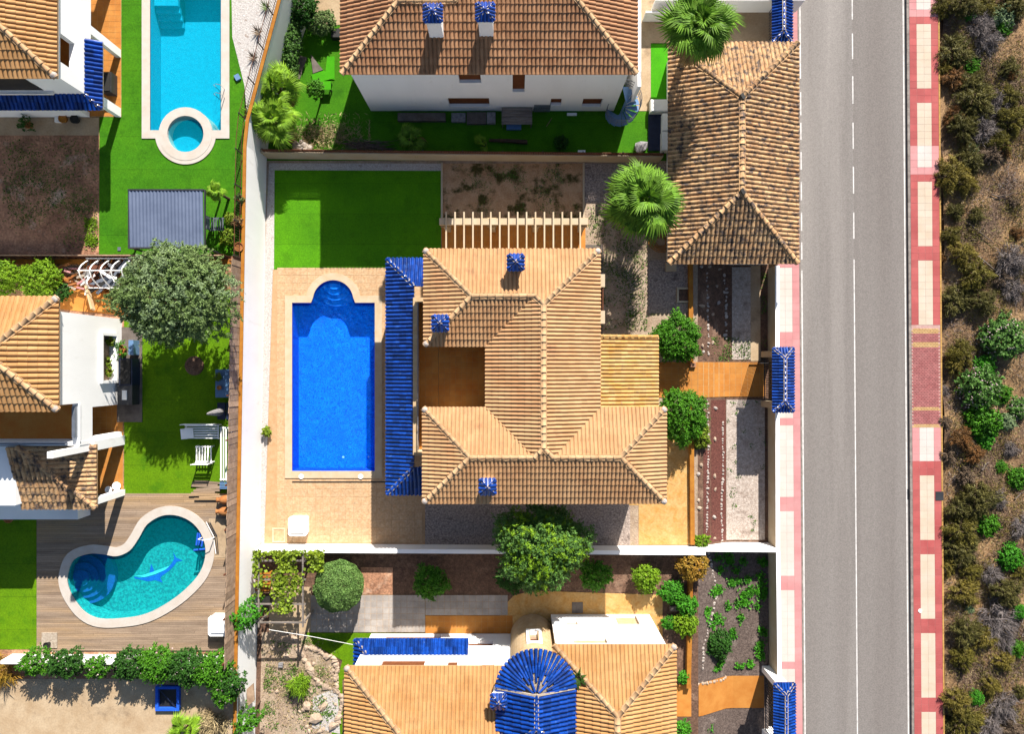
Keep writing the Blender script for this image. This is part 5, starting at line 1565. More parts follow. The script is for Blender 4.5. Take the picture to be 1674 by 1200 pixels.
# ------------------------------------------------------------------ lawns, decks and yards around the neighbours
holes_b = [ho_b]
sheet('turf_north_west', pts([(163, 190), (197, 190), (198, -60), (455, -60), (437, 20), (405, 190), (399, 418), (162, 418)], ZW), ZW + .02, MT['turf'], holes=[offset(pool_bu, .3)], thick=.03)
sheet('white_gravel', [(x - .35, y) for x, y in WLINE[1:]][1:] + [XY(378, -60, ZW), XY(380, 60, ZW), XY(400, 140, ZW), XY(404, 190, ZW)], ZW + .03, MT['gravel_white'])
sheet('flower_bed', rect(-30, 432, 200, 500, ZW), ZW + .016, MT['dirt'])
sheet('clutter_yard', pts([(140, 432), (240, 432), (240, 520), (92, 505)], ZW), ZW + .022, MT['terra_floor'])
sheet('west_lawn', pts([(203, 520), (385, 470), (378, 812), (203, 809)], ZW), ZW + .02, MT['turf_yellow'], thick=.03)
sheet('patio_slab', rect(192, 535, 233, 690, ZW), ZW + .06, MT['grey_slab'], thick=.08)
sheet('dark_lawn', rect(-30, 838, 60, 1062, ZW), ZW + .02, MT['turf_yellow'], thick=.03)
# wooden deck round the kidney pool, board by board
dkb = sheet('wood_deck', pts([(60, 806), (380, 806), (377, 1066), (60, 1066)], ZW), ZW + .012, MT['dark'], holes=[offset(pool_c, .3)])
me = mesh('deck_board', *(lambda q: (q.v, q.f))(G().box(-.5, .5, -.06, .06, 0, .03)), MT['wood_deck'])
poc = offset(pool_c, .4)
y = XY(0, 808.5, ZW)[1]; ylo = XY(0, 1063, ZW)[1]; xl, xr2 = XY(60.5, 0, ZW)[0], XY(377, 0, ZW)[0]
while y > ylo:
    cr = sorted(poc[i][0] + (y - poc[i][1]) / (poc[(i + 1) % len(poc)][1] - poc[i][1]) * (poc[(i + 1) % len(poc)][0] - poc[i][0]) for i in range(len(poc)) if (poc[i][1] - y) * (poc[(i + 1) % len(poc)][1] - y) < 0)
    seg = [(xl, xr2)]
    for a, b in zip(cr[::2], cr[1::2]):
        seg = [s for q in seg for s in ((q[0], min(q[1], a)), (max(q[0], b), q[1])) if s[1] - s[0] > .1]
    for a, b in seg:
        c = a
        while b - c > .05:
            L_ = min(R.uniform(2.4, 4.4), b - c)
            if b - c - L_ < .5: L_ = b - c
            ob('deck_board', me, dkb, M4=Matrix.Translation((c + L_ / 2, y, ZW + .014 + R.uniform(0, .004))) @ Matrix.Diagonal((L_ - .012, 1, 1, 1)))
            c += L_
    y -= .131
sheet('pump_pad', rect(342, 848, 377, 912, ZW), ZW + .055, MT['concrete'])
# south-west yard
sheet('concrete_yard', rect(-30, 1110, 392, 1230, ZW), ZW + .02, MT['concrete'])
wall_run('garden_wall', [XY(20, 1075, ZW), XY(383, 1077, ZW)], .2, ZW - .2, ZW + 1.0, 'white', 'white wall under the leafy hedge at the lower left')
# southern garden surfaces
tilefloor('grey_path', (*XY(508, 1034, ZS), *XY(695, 973, ZS)), ZS + .03, 19, 6, 'grey_paver', 'path_paver')
tilefloor('grey_path_east', (*XY(695.5, 1006, ZS), *XY(830, 973, ZS)), ZS + .03, 13, 3, 'grey_paver', 'path_paver')
tilefloor('orange_path', (*XY(695.5, 1036, ZS), *XY(838, 1006.5, ZS)), ZS + .03, 14, 3, 'terracotta', 'path_tile')
sheet('stamped_path', pts([(830, 1036), (815, 1000), (840, 974), (870, 966), (1083, 973), (1083, 1060), (900, 1060), (838, 1040)], ZS), ZS + .026, MT['stamped'])
sheet('pergola_pad', rect(440, 960, 508, 1034, ZS), ZS + .02, MT['concrete'])
sheet('bed_sun_patch', rect(590, 928, 642, 972, ZS), ZS + .012, MT['soil_brown'])  # paler soil sheet paints the sunlit gap between wall and villa shadows
sheet('south_turf', pts([(500, 1034.5), (700, 1036), (700, 1110), (560, 1110), (560, 1230), (540, 1230), (548, 1120), (560, 1080), (505, 1050)], ZS), ZS + .03, MT['turf_yellow'])
sheet('rock_garden', pts([(428, 1034), (500, 1034), (545, 1080), (552, 1230), (424, 1230)], ZS), ZS + .02, MT['soil_dry'])
sheet('pale_gravel_patch', pts([(512, 1140), (552, 1125), (556, 1200), (510, 1190)], ZS), ZS + .038, MT['gravel_white'])
front('south_front_path', 12.2, 16.9, XY(0, 1172)[1], XY(0, 1118)[1], 'terracotta', .03)
sheet('side_bed', rect(1083, 905, 1126, 1060, ZS), ZS + .014, MT['soil_dark'])
sheet('orange_side_path', rect(1104, 1120, 1130, 1172, ZS), ZS + .02, MT['terracotta'])

# ------------------------------------------------------------------ trees and shrubs of the gardens
def tree(name, label, px, py, zg, zc, rx_, ry_, rz_, m, clumps, per, cr, L, W, trunk=.2, m2=None, flat=.75, base=None, hollow=.5):
    x, y = XY(px, py, zc)
    bx_, by_ = base or (x, y)
    t = thing(name, label, 'tree', (bx_, by_, zg))
    me = crown_mesh((name, px, py), rx_ - cr * .7, ry_ - cr * .7, rz_ - cr * .5, clumps, per, cr, L, W, m, flat=flat, hollow=hollow)
    o = ob('crown', me, t, local=True); o.location = (x - bx_, y - by_, zc - zg)
    if m2:
        pos, nrm, ax = spray_pts((rx_ - cr) * .95, (ry_ - cr) * .95, rz_, int(clumps * .5), per // 3, cr * 1.6, hollow=.85)
        V, F = leafset(pos, nrm, L, W, axis=ax, jit=.45); q = ob('crown_tips', mesh('crown_tips', V, F, MT[m2]), t, local=True); q.location = o.location
    limbs('trunk', t, zc - zg + rz_ * .4, rx_ * .75, r=trunk, n=8, lean=(x - bx_, y - by_), seed=int(px))
    return t
tree('olive_tree', 'large silvery olive tree over the west lawn', 291, 484, ZW, 7.0, 3.5, 3.0, 2.0, 'leaf_olive', 900, 60, .3, .17, .055, trunk=.26, m2='leaf_sage')
tree('pepper_tree', 'big feathery green tree leaning over the south wall below the villa roof', 884, 892, 0, 4.2, 2.95, 2.7, 1.9, 'leaf_pine', 700, 60, .3, .17, .055, trunk=.2, m2='leaf_lime')

bush('round_shrub', 'dense round shrub north of the terracotta garden walk', 'shrub', 1105, 553, 0, 1.62, 'leaf_green', h=2.0, dens=1.1, per=38)
bush('round_shrub', 'dense round shrub south of the garden walk beside the villa corner', 'shrub', 1114, 680, 0, 1.62, 'leaf_green', h=2.1, dens=1.1, ry=1.85, per=38)
bush('trailing_shrub', 'sprawling pale shrub at the foot of the southern round shrub', 'shrub', 1143, 712, -.3, .7, 'leaf_vine', h=.8, ry=1.1)
bush('small_shrub', 'small bright shrub at the south end of the ochre low wall', 'shrub', 1146, 884, -.3, .55, 'leaf_lime', h=.7)
palm('tall fan palm with pale green crown between the villa and the garage', 1054, 327, 0, 4.3, 2.55, n=44, seed=3)
palm('tall fan palm with dense crown overhanging the top of the garage roof', 1145, 42, 0, 6.4, 2.3, n=50, seed=5, dry=12)
palm('lime green fan palm in the corner beside the north turf, lower of two', 447, 196, 0, 2.6, 1.95, n=30, m='leaf_palm_lime', seed=8, dry=2)
palm('lime green fan palm beside the north retaining wall, upper of two', 452, 142, 0, 2.6, 1.75, n=26, m='leaf_palm_lime', seed=9, dry=2)
palm('small dark fan palm in the shade south of the north house', 670, 226, 0, 1.0, 1.2, n=16, seed=12, dry=1, trunk=.12)
palm('scrawny yellowish fan palm beside the log in the shaded turf', 790, 232, 0, .9, .8, n=11, m='leaf_palm_lime', seed=14, dry=1, trunk=.1)
palm('little palm right of the grey corrugated shelter', 352, 312, ZW, ZW + 2.0, .75, n=16, m='leaf_palm_lime', seed=15, dry=0, trunk=.08)
t = bush('topiary_ball', 'clipped ball topiary beside the grey paved path', 'topiary', 554, 958, ZS, 1.55, 'leaf_topiary', h=3.0, clumps=20, per=4, zc=ZS + 1.5)
d = rand_dirs(26000); ph = 1 + .035 * np.sin(d[:, 0] * 9 + 1) * np.sin(d[:, 1] * 8) + .03 * np.sin(d[:, 2] * 11 + d[:, 0] * 6) - np.abs(rng.normal(size=26000)) * .035
V, F = leafset(d * ph[:, None] * np.array([1.53, 1.58, 1.4]), d, .1, .05, jit=.75)
o = ob('clipped_foliage', mesh('clipped_foliage', V, F, MT['leaf_topiary']), t, local=True); o.location = (0, 0, 1.5)
for lab, px, py, r, m, h in (('two tone green shrub in the shaded bed north of the paved path', 704, 951, 1.15, 'leaf_green', 1.6), ('dark green shrub left of the feathery tree', 836, 945, 1.05, 'leaf_dark', 1.5),
                             ('tall dark green shrub right of the feathery tree', 973, 940, 1.1, 'leaf_green', 1.8), ('lime green shrub on sunlit soil near the villa corner', 1056, 945, .95, 'leaf_lime', 1.2),
                             ('orange flowering shrub at the end of the south wall', 1131, 926, 1.05, 'leaf_orange', 1.4), ('green shrub hugging the white wall left of the vine pergola', 409, 997, .9, 'leaf_bright', 4.2),
                             ('red berried green shrub at the bottom of the white wall', 409, 1168, .9, 'leaf_green', 3.9), ('dark leafy shrub in the weedy southern front garden', 1172, 1052, 1.0, 'leaf_dark', 1.2),
                             ('bright low plants between the orange shrub and the stamped path', 1098, 968, .9, 'leaf_bright', .9), ('bushy plants beside the small dark hatch', 1122, 990, .75, 'leaf_bright', .8),
                             ('yellowish shrub against the ochre low wall', 1120, 1020, .85, 'leaf_lime', .9), ('green plants below the stamped path end', 1093, 1018, .5, 'leaf_bright', .6),
                             ('green bush in the corner of the orange street path', 1112, 1192, .7, 'leaf_bright', .8), ('rounded bush at the bottom edge by the street path', 1152, 1190, .65, 'leaf_bright', .8),
                             ('small plant on the bed beside the house corner', 1118, 1108, .45, 'leaf_bright', .5)):
    zg = ZS if px < 1140 else ZR
    bush('garden_shrub', lab, 'shrub', px, py, zg, r, m, h=h, ry=r * R.uniform(.85, 1.1))
bush('hedge', 'long leafy hedge against the white north wall behind the palms', 'hedge', 476, 62, 0, .75, 'leaf_pine', h=1.7, ry=2.7, dens=1.3)
bush('hedge', 'dark bush at the top of the north turf corner', 'hedge', 497, 12, 0, 1.0, 'leaf_dark', h=2.2, ry=1.3)
bush('garden_shrub', 'pale grassy shrub beside the north house terrace', 'shrub', 525, 38, 0, 1.1, 'leaf_olive', h=1.2, ry=.8)
bush('young_tree', 'small round lemon tree casting a shadow on the bright turf', 'tree', 516, 146, 0, .62, 'leaf_green', h=1.9, zc=1.5, rz=.5)
bush('garden_shrub', 'small shadowed shrub with pale flowers on the dark turf', 'shrub', 917, 233, 0, .5, 'leaf_dark', h=.5)
bush('round_shrub', 'round yellow green shrub behind the west house roof', 'shrub', 70, 458, ZW, 1.25, 'leaf_lime', h=1.6, dens=1.1)
bush('round_shrub', 'round shrub at the left edge behind the west house roof', 'shrub', 6, 455, ZW, 1.15, 'leaf_lime', h=1.6, dens=1.1)
bush('garden_shrub', 'low shrub under the white clutter beside the round shrub', 'shrub', 102, 478, ZW, .6, 'leaf_dark', h=.8)
hd = [(62, 1080, .95), (112, 1082, 1.1), (165, 1088, .8), (218, 1084, 1.15), (262, 1084, 1.3), (308, 1088, 1.35), (350, 1094, 1.3), (380, 1114, .95), (370, 1132, .8)]
for i, (px, py, r) in enumerate(hd):
    q = ['leftmost', 'second from the left', 'third from the left', 'fourth from the left', 'fifth from the left', 'sixth from the left', 'seventh from the left', 'at the wall corner', 'hanging below the wall corner'][i]
    t = bush('bougainvillea', 'pale flowered hedge shrub along the lower left wall, ' + q, 'hedge', px, py, ZW, r, 'leaf_dark' if i % 2 else 'leaf_green', h=1.7, ry=r * .85, group='hedge shrubs on the lower left wall')
    pos, nrm = crown_pts(r * .9, r * .75, .95, 34, 2, .1, hollow=.9); V, F = leafset(pos, nrm, .085, .075)
    o = ob('blossom', mesh('blossom', V, F, MT['flower']), t, local=True); o.location = (0, 0, .8); o['kind'] = 'stuff'
def grass_clump(name, label, px, py, zg, rad, h, m, n=500, L=.5):
    x, y = XY(px, py, zg); V, F = needle_bush(rad, h, n, m, L=L, W=.04)
    o = ob(name, mesh(name, V, F, MT[m])); o.location = (x, y, zg + .02); return tag(o, label, 'plant')
grass_clump('fountain_grass', 'yellow green fountain grass on the rock garden', 492, 1118, ZS, .75, .9, 'leaf_palm_lime', 900)
palm('low yellow green palm at the bottom edge left of the white wall', 303, 1194, ZW, ZW + .7, 1.15, n=18, m='leaf_palm_lime', seed=21, dry=1, trunk=.1)
grass_clump('fountain_grass', 'dry straw coloured grass plume beside the lower left hedge', 350, 1182, ZW, .95, .8, 'dry_grass', 900, .6)
grass_clump('fountain_grass', 'orange green grass plume at the lower left edge', 4, 1095, ZW, 1.1, 1.0, 'leaf_orange', 900, .6)
for lab, px, py in (('spiky agave in white gravel at the top', 436, 12), ('dry spiky agave in the middle of the white gravel', 423, 53), ('small dark agave at the low end of the white gravel', 416, 95)):
    g = G(); x, y = XY(px, py, ZW)
    for i in range(16):
        a = i * 2.4; r = .42; e = .25 + .3 * (i % 3) / 2
        g.add([(0, 0, .02), (math.cos(a + .2) * r * .4, math.sin(a + .2) * r * .4, .12), (math.cos(a) * r, math.sin(a) * r, e), (math.cos(a - .2) * r * .4, math.sin(a - .2) * r * .4, .12)], [(0, 1, 2, 3), (3, 2, 1, 0)])
    o = g.out('agave', MT['twig_brown' if px < 430 else 'leaf_olive']); o.location = (x, y, ZW + .03); tag(o, lab, 'plant')
# aloe growing on the south roof
g = G(); x, y = XY(944, 1110, 7.0)
for i in range(14):
    a = i * 2.4; r = .6 * (.6 + .4 * (i % 3) / 2)
    g.add([(0, 0, 0), (math.cos(a + .3) * r * .5, math.sin(a + .3) * r * .5, .25), (math.cos(a) * r, math.sin(a) * r * 1.2, .3), (math.cos(a - .3) * r * .5, math.sin(a - .3) * r * .5, .25)], [(0, 1, 2, 3), (3, 2, 1, 0)])
o = g.out('roof_succulent', MT['leaf_pine']); o.location = (x, y, 6.75); tag(o, 'green succulent rooted on the tiles beside the blue tower roof', 'plant')

# weeds and dry grass
tufts('weeds', 'green weeds scattered over the dry soil under the palm', 'weeds', np.vstack([clustered(rect(960, 335, 1058, 540), 2600, 40, .32), clustered(rect(1000, 440, 1040, 520), 500, 8, .3)]), .0, 'weed', .15, .05)
tufts('weeds', 'mossy green growth on the dirt patch behind the pergola', 'weeds', clustered(rect(726, 270, 950, 356), 1500, 26, .3), .0, 'weed', .12, .05)
def zf_arr(xy): return np.array([zfront(a) for a in xy[:, 0]])
tufts('weeds', 'weeds along the sunny end of the north front garden', 'weeds', np.vstack([clustered([(13.2, .4), (16., .4), (16., 2.), (13.2, 2.)], 700, 12, .25), clustered([(16.7, .5), (17.1, .5), (17.1, 6.5), (16.7, 6.5)], 300, 8, .2)]), zf_arr, 'weed', .14, .05)
tufts('weeds', 'weeds sprouting from the white gravel beside the street wall', 'weeds', clustered([(14.4, -11.5), (17., -11.5), (17., -2.3), (14.4, -2.3)], 300, 22, .1), zf_arr, 'weed', .14, .05)
tufts('ground_cover', 'bright green ground cover dotted over the southern front garden', 'weeds', clustered([(12.6, -20.2), (17.1, -20.2), (17.1, -12.2), (12.6, -12.2)], 3000, 44, .15), lambda q: zf_arr(q) + .05, 'leaf_bright', .18, .12)
tufts('dry_grass', 'dry grass and litter strewn over the scrub land', 'dry grass', scatter_poly([(29.1, -26), (37, -26), (37, 27), (29.1, 27)], 15000), lambda q: zscrub(q[:, 0], q[:, 1]), 'dry_grass', .2, .03, up=.35)
tufts('twig_litter', 'dead twigs littering the scrub land', 'twigs', clustered([(29.1, -26), (37, -26), (37, 27), (29.1, 27)], 7000, 60, .7), lambda q: zscrub(q[:, 0], q[:, 1]), 'twig_grey', .34, .028, up=.25)
tufts('dry_weeds', 'sparse dry weeds over the rock garden', 'weeds', clustered(rect(430, 1040, 550, 1200, ZS), 2600, 40, .35), ZS + .02, 'dry_grass', .16, .04)
tufts('rock_garden_weeds', 'green weeds among the stones of the rock garden', 'weeds', clustered(rect(432, 1045, 552, 1195, ZS), 1500, 26, .22), ZS + .03, 'weed', .16, .06)
tufts('brush', 'cut brush heaped along the corner of the north turf', 'brush', np.column_stack([rng.normal(XY(530, 0)[0], 1.5, 1300).clip(-14.8, -9.3), rng.normal(XY(0, 222)[1], .6, 1300).clip(13.9, 16.5)]), .06, 'dry_grass', .4, .035, up=.3)
tufts('yard_moss', 'green weeds on the brown soil below the north-west house', 'weeds', clustered(rect(5, 225, 160, 410, ZW), 3600, 26, .5), ZW, 'weed', .12, .05)
tufts('lawn_weeds', 'tall grass along the edge of the brown soil bed', 'weeds', clustered(rect(138, 355, 161, 405, ZW), 700, 8, .25), ZW, 'leaf_lime', .2, .05)

# ------------------------------------------------------------------ scrub bushes east of the road
SB = {}
def scrub_variant(kind, v):
    if (kind, v) in SB: return SB[(kind, v)]
    g = np.random.default_rng(100 + v * 17 + sum(map(ord, kind)))
    if kind in ('h', 'r', 'b'):
        V, F = needle_bush(1., .85, 4200, None, L=.24, W=.034, g=g); m = {'h': ('leaf_heather', 'leaf_heather_dark', 'leaf_heather_gold')[v], 'r': 'leaf_rust', 'b': 'twig_brown'}[kind]
    elif kind == 't':
        V, F = needle_bush(1., .6, 1300, None, L=.5, W=.022, g=g); m = 'twig_grey'
    else:
        pos, nrm, ax = spray_pts(.85, .85, .62, 260, 16, .3, g=g, hollow=.5); V, F = leafset(pos, nrm, .13, .065, g, axis=ax, jit=.45); m = {'g': 'leaf_green', 'B': 'leaf_bright', 's': 'leaf_sage', 'f': 'leaf_pine'}[kind]
    me = mesh('scrub_bush', V, F, MT[m])
    if kind == 'f':
        n0 = len(F); pos, nrm = crown_pts(.9, .9, .66, 60, 4, .2, g=g, hollow=.9)
        V2, F2 = leafset(pos, nrm, .07, .06, g)
        me = mesh('scrub_bush', np.vstack([V, V2]), np.vstack([F, F2 + len(V)]), MT[m]); me.materials.append(MT['flower'])
        mi = np.zeros(len(me.polygons), np.int32); mi[n0:] = 1; me.polygons.foreach_set('material_index', mi)
    elif kind == 'h' or kind == 'r':
        n0 = len(F); V2, F2 = needle_bush(.95, .6, 420, None, L=.4, W=.02, g=g)
        me = mesh('scrub_bush', np.vstack([V, V2]), np.vstack([F, F2 + len(V)]), MT[m]); me.materials.append(MT['twig_brown'])
        mi = np.zeros(len(me.polygons), np.int32); mi[n0:] = 1; me.polygons.foreach_set('material_index', mi)
    SB[(kind, v)] = me; return me
SC = '''1545 8 20 h;1575 8 22 h;1610 10 18 h;1655 8 25 h;1585 25 9 B;1602 42 22 t;1640 26 20 s;1643 42 14 g;1612 66 22 t;1565 84 25 h;1549 92 15 r;1545 108 14 h;1592 104 13 g;1563 125 18 r;1590 135 20 h;1606 141 9 s;1648 112 14 h;1652 122 10 r;1598 165 27 h;
1566 186 15 r;1633 172 22 t;1648 158 15 h;1652 196 23 h;1578 208 22 h;1610 212 22 t;1632 234 19 h;1640 246 10 r;1592 246 12 s;1586 258 21 h;1620 252 15 b;1557 286 24 h;1577 302 17 h;1563 345 15 h;1557 384 13 h;1595 352 11 h;1572 415 18 h;1593 450 21 h;1569 490 25 h;1609 495 20 h;1666 380 10 r;
1652 428 26 t;1640 455 14 b;1655 472 20 t;1545 420 6 r;1637 552 35 f;1572 578 18 h;1668 560 14 f;1612 597 19 B;1566 596 15 h;1600 636 33 f;1640 645 17 g;1605 688 34 g;1646 690 15 s;1570 716 17 r;1612 716 19 B;1590 742 17 r;1668 668 18 f;1552 745 12 b;1580 778 15 b;1600 818 30 h;1568 832 20 h;
1632 818 15 t;1666 782 18 g;1640 764 11 g;1616 858 19 g;1573 868 22 h;1546 866 15 h;1575 900 23 h;1555 926 20 h;1590 936 19 h;1650 911 20 B;1622 940 16 t;1664 934 12 h;1578 970 22 h;1642 966 21 h;1667 1000 13 B;1630 1014 28 t;1587 998 9 s;1578 1032 25 h;1606 1042 17 h;1573 1076 20 h;1640 1082 15 h;1665 1062 14 g;
1647 1052 18 t;1596 1142 13 B;1562 1146 18 h;1580 1178 22 h;1621 1124 15 h;1642 1158 25 t;1618 1190 19 t;1669 1132 12 h;1553 1190 14 h;1668 860 16 t;1655 1190 16 b;1660 330 8 b;1547 690 9 b;1655 735 12 t;1550 640 9 t'''
KN = {'h': ('heath_bush', 'olive brown wiry heath bush'), 'r': ('rust_bush', 'rust tinged wiry bush'), 'b': ('brown_bush', 'dry brown wiry bush'), 't': ('dead_bush', 'grey leafless twiggy bush'),
      'g': ('green_bush', 'leafy green bush'), 'B': ('bright_bush', 'vivid bright green bush'), 's': ('sage_bush', 'pale sage green bush'), 'f': ('flowering_bush', 'green bush with pale pink flowers')}
def where(px, py):
    row = ('in the top right corner', 'level with the garage roof top', 'level with the garage roof middle', 'level with the garage roof foot', 'above the brick crossing', 'beside the brick crossing', 'below the brick crossing',
           'near the dark manhole cover', 'level with the south wall', 'near the round valve cover', 'above the lowest gate', 'at the bottom right')
    lim = (60, 170, 260, 400, 520, 680, 760, 850, 950, 1040, 1110)
    k = sum(py > v for v in lim)
    return ('at the kerb ' if px < 1572 else 'far right ' if px > 1628 else 'off the kerb ') + row[k]
sc_list = [(float(a), float(b), float(c), k) for a, b, c, k in (s.split() for s in SC.replace('\n', '').split(';'))]
def scrub_label(px, py, r, kd):
    return ('small ' if r < 13 else 'large ' if r > 24 and kd != 'f' else '') + KN[kd][1] + ' ' + where(px, py)
same = {}
for s in sorted(sc_list, key=lambda s: s[1]): same.setdefault(scrub_label(*s), []).append(s)
for px, py, r, kd in sc_list:
    x, y = XY(px, py, ZR + .3); z = float(zscrub(x, y)); rad = r * .0415 * R.uniform(1.02, 1.25)
    nm, lb = KN[kd]
    me = scrub_variant(kd, R.randrange(3))
    o = ob(nm, me, M4=Matrix.Translation((x, y, z)) @ Matrix.Rotation(R.uniform(0, 6.28), 4, 'Z') @ Matrix.Diagonal((rad, rad * R.uniform(.85, 1.1), rad * R.uniform(.8, 1.05), 1)))
    lab = scrub_label(px, py, r, kd); q = same[lab]
    if len(q) > 1:
        i = q.index((px, py, r, kd)); lab += ', ' + (('upper', 'lower') if len(q) == 2 else ('upper', 'middle', 'lower') if len(q) == 3 else ('topmost', 'second', 'third', 'fourth', 'fifth'))[i]
    tag(o, lab, 'bush', {'h': 'heath bushes', 'r': 'rusty bushes', 'b': 'dry brown bushes', 't': 'leafless bushes'}.get(kd, 'green bushes') + ' on the scrub land')
pp = np.array([XY(s[0], s[1], ZR) for s in sc_list if s[3] in 'hrbt' for _ in range(11)])
pp = pp + rng.normal(size=pp.shape) * 1.15
pp = pp[(pp[:, 0] > 29.5)]
pq = np.repeat(pp, 60, 0) + rng.normal(size=(len(pp) * 60, 2)) * .3
tufts('undergrowth', 'low wiry undergrowth between the scrub bushes', 'undergrowth', pq[pq[:, 0] > 29.2][::2], lambda q: zscrub(q[:, 0], q[:, 1]) + .08, 'leaf_heather', .26, .034)
tufts('dead_undergrowth', 'dead brown undergrowth between the scrub bushes', 'undergrowth', pq[pq[:, 0] > 29.2][1::2] + rng.normal(size=pq[pq[:, 0] > 29.2][1::2].shape) * .4, lambda q: zscrub(q[:, 0], q[:, 1]) + .05, 'twig_brown', .3, .03)
# fallen dead branches
def branch(label, p, r=.05):
    z = [float(zscrub(*XY(a, b, ZR))) for a, b in p]
    g = G().tube([(*XY(a, b, ZR), zz + .12) for (a, b), zz in zip(p, z)], [r * (1 - .7 * i / (len(p) - 1)) for i in range(len(p))], 5)
    for i in range(1, len(p) - 1):
        a, b = XY(*p[i], ZR); an = R.uniform(0, 6.28)
        g.tube([(a, b, z[i] + .12), (a + math.cos(an) * .5, b + math.sin(an) * .5, z[i] + .3)], [r * .5, r * .15], 4)
    tag(g.out('dead_branch', MT['twig']), label, 'branch')
branch('bare forked branch on open ground below the first scrub', [(1619, 318), (1632, 322), (1645, 320), (1655, 316)])
branch('dead straight branch left of the tangled dead bush', [(1580, 367), (1597, 380), (1612, 392), (1620, 398)])
branch('long split grey branch beside the orange wood', [(1590, 415), (1608, 428), (1628, 446), (1645, 454)], .08)
branch('pale curved branch rising through the tangled dead bush', [(1630, 437), (1645, 430), (1660, 420), (1672, 410)], .06)
branch('torn pale wood stump below the green bushes', [(1600, 768), (1606, 758), (1614, 755)], .09)
branch('thin bare branch at the right edge below the flowering bushes', [(1655, 815), (1666, 806), (1674, 801)], .05)
# ------------------------------------------------------------------ stones
def border(label, line, n, r=.1, m='stone_white', zf=None, z=0.):
    t = thing('stone_border', label, 'stone border', (*XY(*line[0], z), z))
    L = [Vector(p) for p in line]; tot = sum((b - a).length for a, b in zip(L, L[1:]))
    for i in range(n):
        d = tot * (i + R.uniform(-.3, .3)) / n; d = max(0, min(tot - .01, d))
        for a, b in zip(L, L[1:]):
            if d <= (b - a).length: p = a.lerp(b, d / (b - a).length); break
            d -= (b - a).length
        zz = z
        if zf:
            zz = -1.; 
            for _ in range(4): zz = zf(XY(p.x, p.y, zz)[0])
        stone(p.x + R.uniform(-1, 1), p.y, zz, r * R.uniform(.65, 1.35), m, t)
    return t
border('row of white stones beside the ochre wall in the shaded north front garden', [(1155, 445), (1157, 500), (1158, 560), (1157, 588)], 20, .09, zf=zfront)
border('second row of pale stones edging the shaded north gravel', [(1183, 450), (1188, 480), (1186, 520), (1187, 560)], 16, .11, zf=zfront)
border('line of white stones along the red gravel, nearer the ochre wall', [(1157, 655), (1158, 740), (1156, 800), (1155, 885)], 48, .09, zf=zfront)
border('line of white stones between red gravel and pale gravel', [(1181, 690), (1182, 760), (1179, 830), (1181, 888)], 44, .085, zf=zfront)
border('curved row of stones edging the southern front garden path', [(1158, 905), (1166, 940), (1172, 970), (1160, 1020), (1150, 1060), (1148, 1100)], 34, .1, zf=zfront)
border('row of pale stones along the orange street path', [(1140, 1119), (1160, 1116), (1180, 1112), (1190, 1105)], 14, .11, 'stone_pale', zf=zfront)
border('oval rim of stones round the shaded upper rock garden', [(446, 1060), (455, 1045), (470, 1042), (485, 1045), (490, 1058)], 18, .17, 'stone_pale', z=ZS)
border('curving rim of pale stones through the rock garden beside the turf', [(488, 1062), (498, 1075), (505, 1092), (512, 1105), (522, 1116), (535, 1124), (552, 1128), (560, 1142), (556, 1165), (552, 1185)], 46, .19, 'stone_pale', z=ZS)
border('second rim of pale stones between turf and rock garden', [(500, 1058), (520, 1062), (532, 1072), (545, 1075), (552, 1090), (550, 1110), (553, 1128)], 34, .17, 'stone_pale', z=ZS)
t = thing('rubble_pile', 'pale rubble strewn along the lower rock garden', 'rubble', (*XY(520, 1170, ZS), ZS))
for k in range(40): stone(R.uniform(486, 556), R.uniform(1080, 1200), ZS, R.uniform(.07, .2), 'stone_pale', t)
rk = [(509, 1096, .3), (503, 1153, .38), (517, 1174, .42), (530, 1154, .3), (545, 1186, .35), (497, 1160, .22), (468, 1072, .24), (453, 1130, .15)]
for i, (px, py, r) in enumerate(rk):
    o = stone(px, py, ZS, r, 'stone_pale', name='boulder')
    tag(o, ['pale boulder at the bend of the rock garden rim', 'large pale boulder below the fountain grass', 'tall boulder casting a shadow on pale gravel', 'boulder on the pale gravel patch', 'boulder at the turf edge near the bottom', 'small boulder left of the large one', 'boulder in the shade of the upper rock garden', 'small lone rock near the white wall'][i], 'boulder')
rocks = sorted([(1146, 760, .14), (1142, 775, .16), (1143, 830, .16), (1142, 818, .13), (1168, 718, .15), (1168, 778, .16), (1169, 800, .13), (1167, 845, .14), (1168, 880, .13), (1169, 667, .15), (1145, 655, .17), (1147, 665, .13), (1147, 500, .2), (1165, 514, .13), (1175, 495, .15), (1172, 468, .12), (1184, 478, .12), (1165, 560, .14), (1148, 565, .15), (1184, 548, .12), (1176, 440, .13), (1146, 436, .15), (1160, 436, .12), (1150, 575, .12)], key=lambda q: q[1])
ORD = ('first', 'second', 'third', 'fourth', 'fifth', 'sixth', 'seventh', 'eighth', 'ninth', 'tenth', 'eleventh', 'twelfth', 'thirteenth', 'fourteenth', 'fifteenth')
nn = {True: 0, False: 0}
for px, py, r in rocks:
    z = -.6
    for _ in range(4): z = zfront(XY(px, py, z)[0])
    o = stone(px, py, z, r, R.choice(['stone_pale', 'stone_white']), name='rock')
    up = py < 610; k = nn[up]; nn[up] += 1
    tag(o, 'loose pale rock in the ' + ('shaded north' if up else 'red gravel') + ' front garden, ' + ORD[k] + ' from the top', 'rock', 'loose rocks in the front gardens')

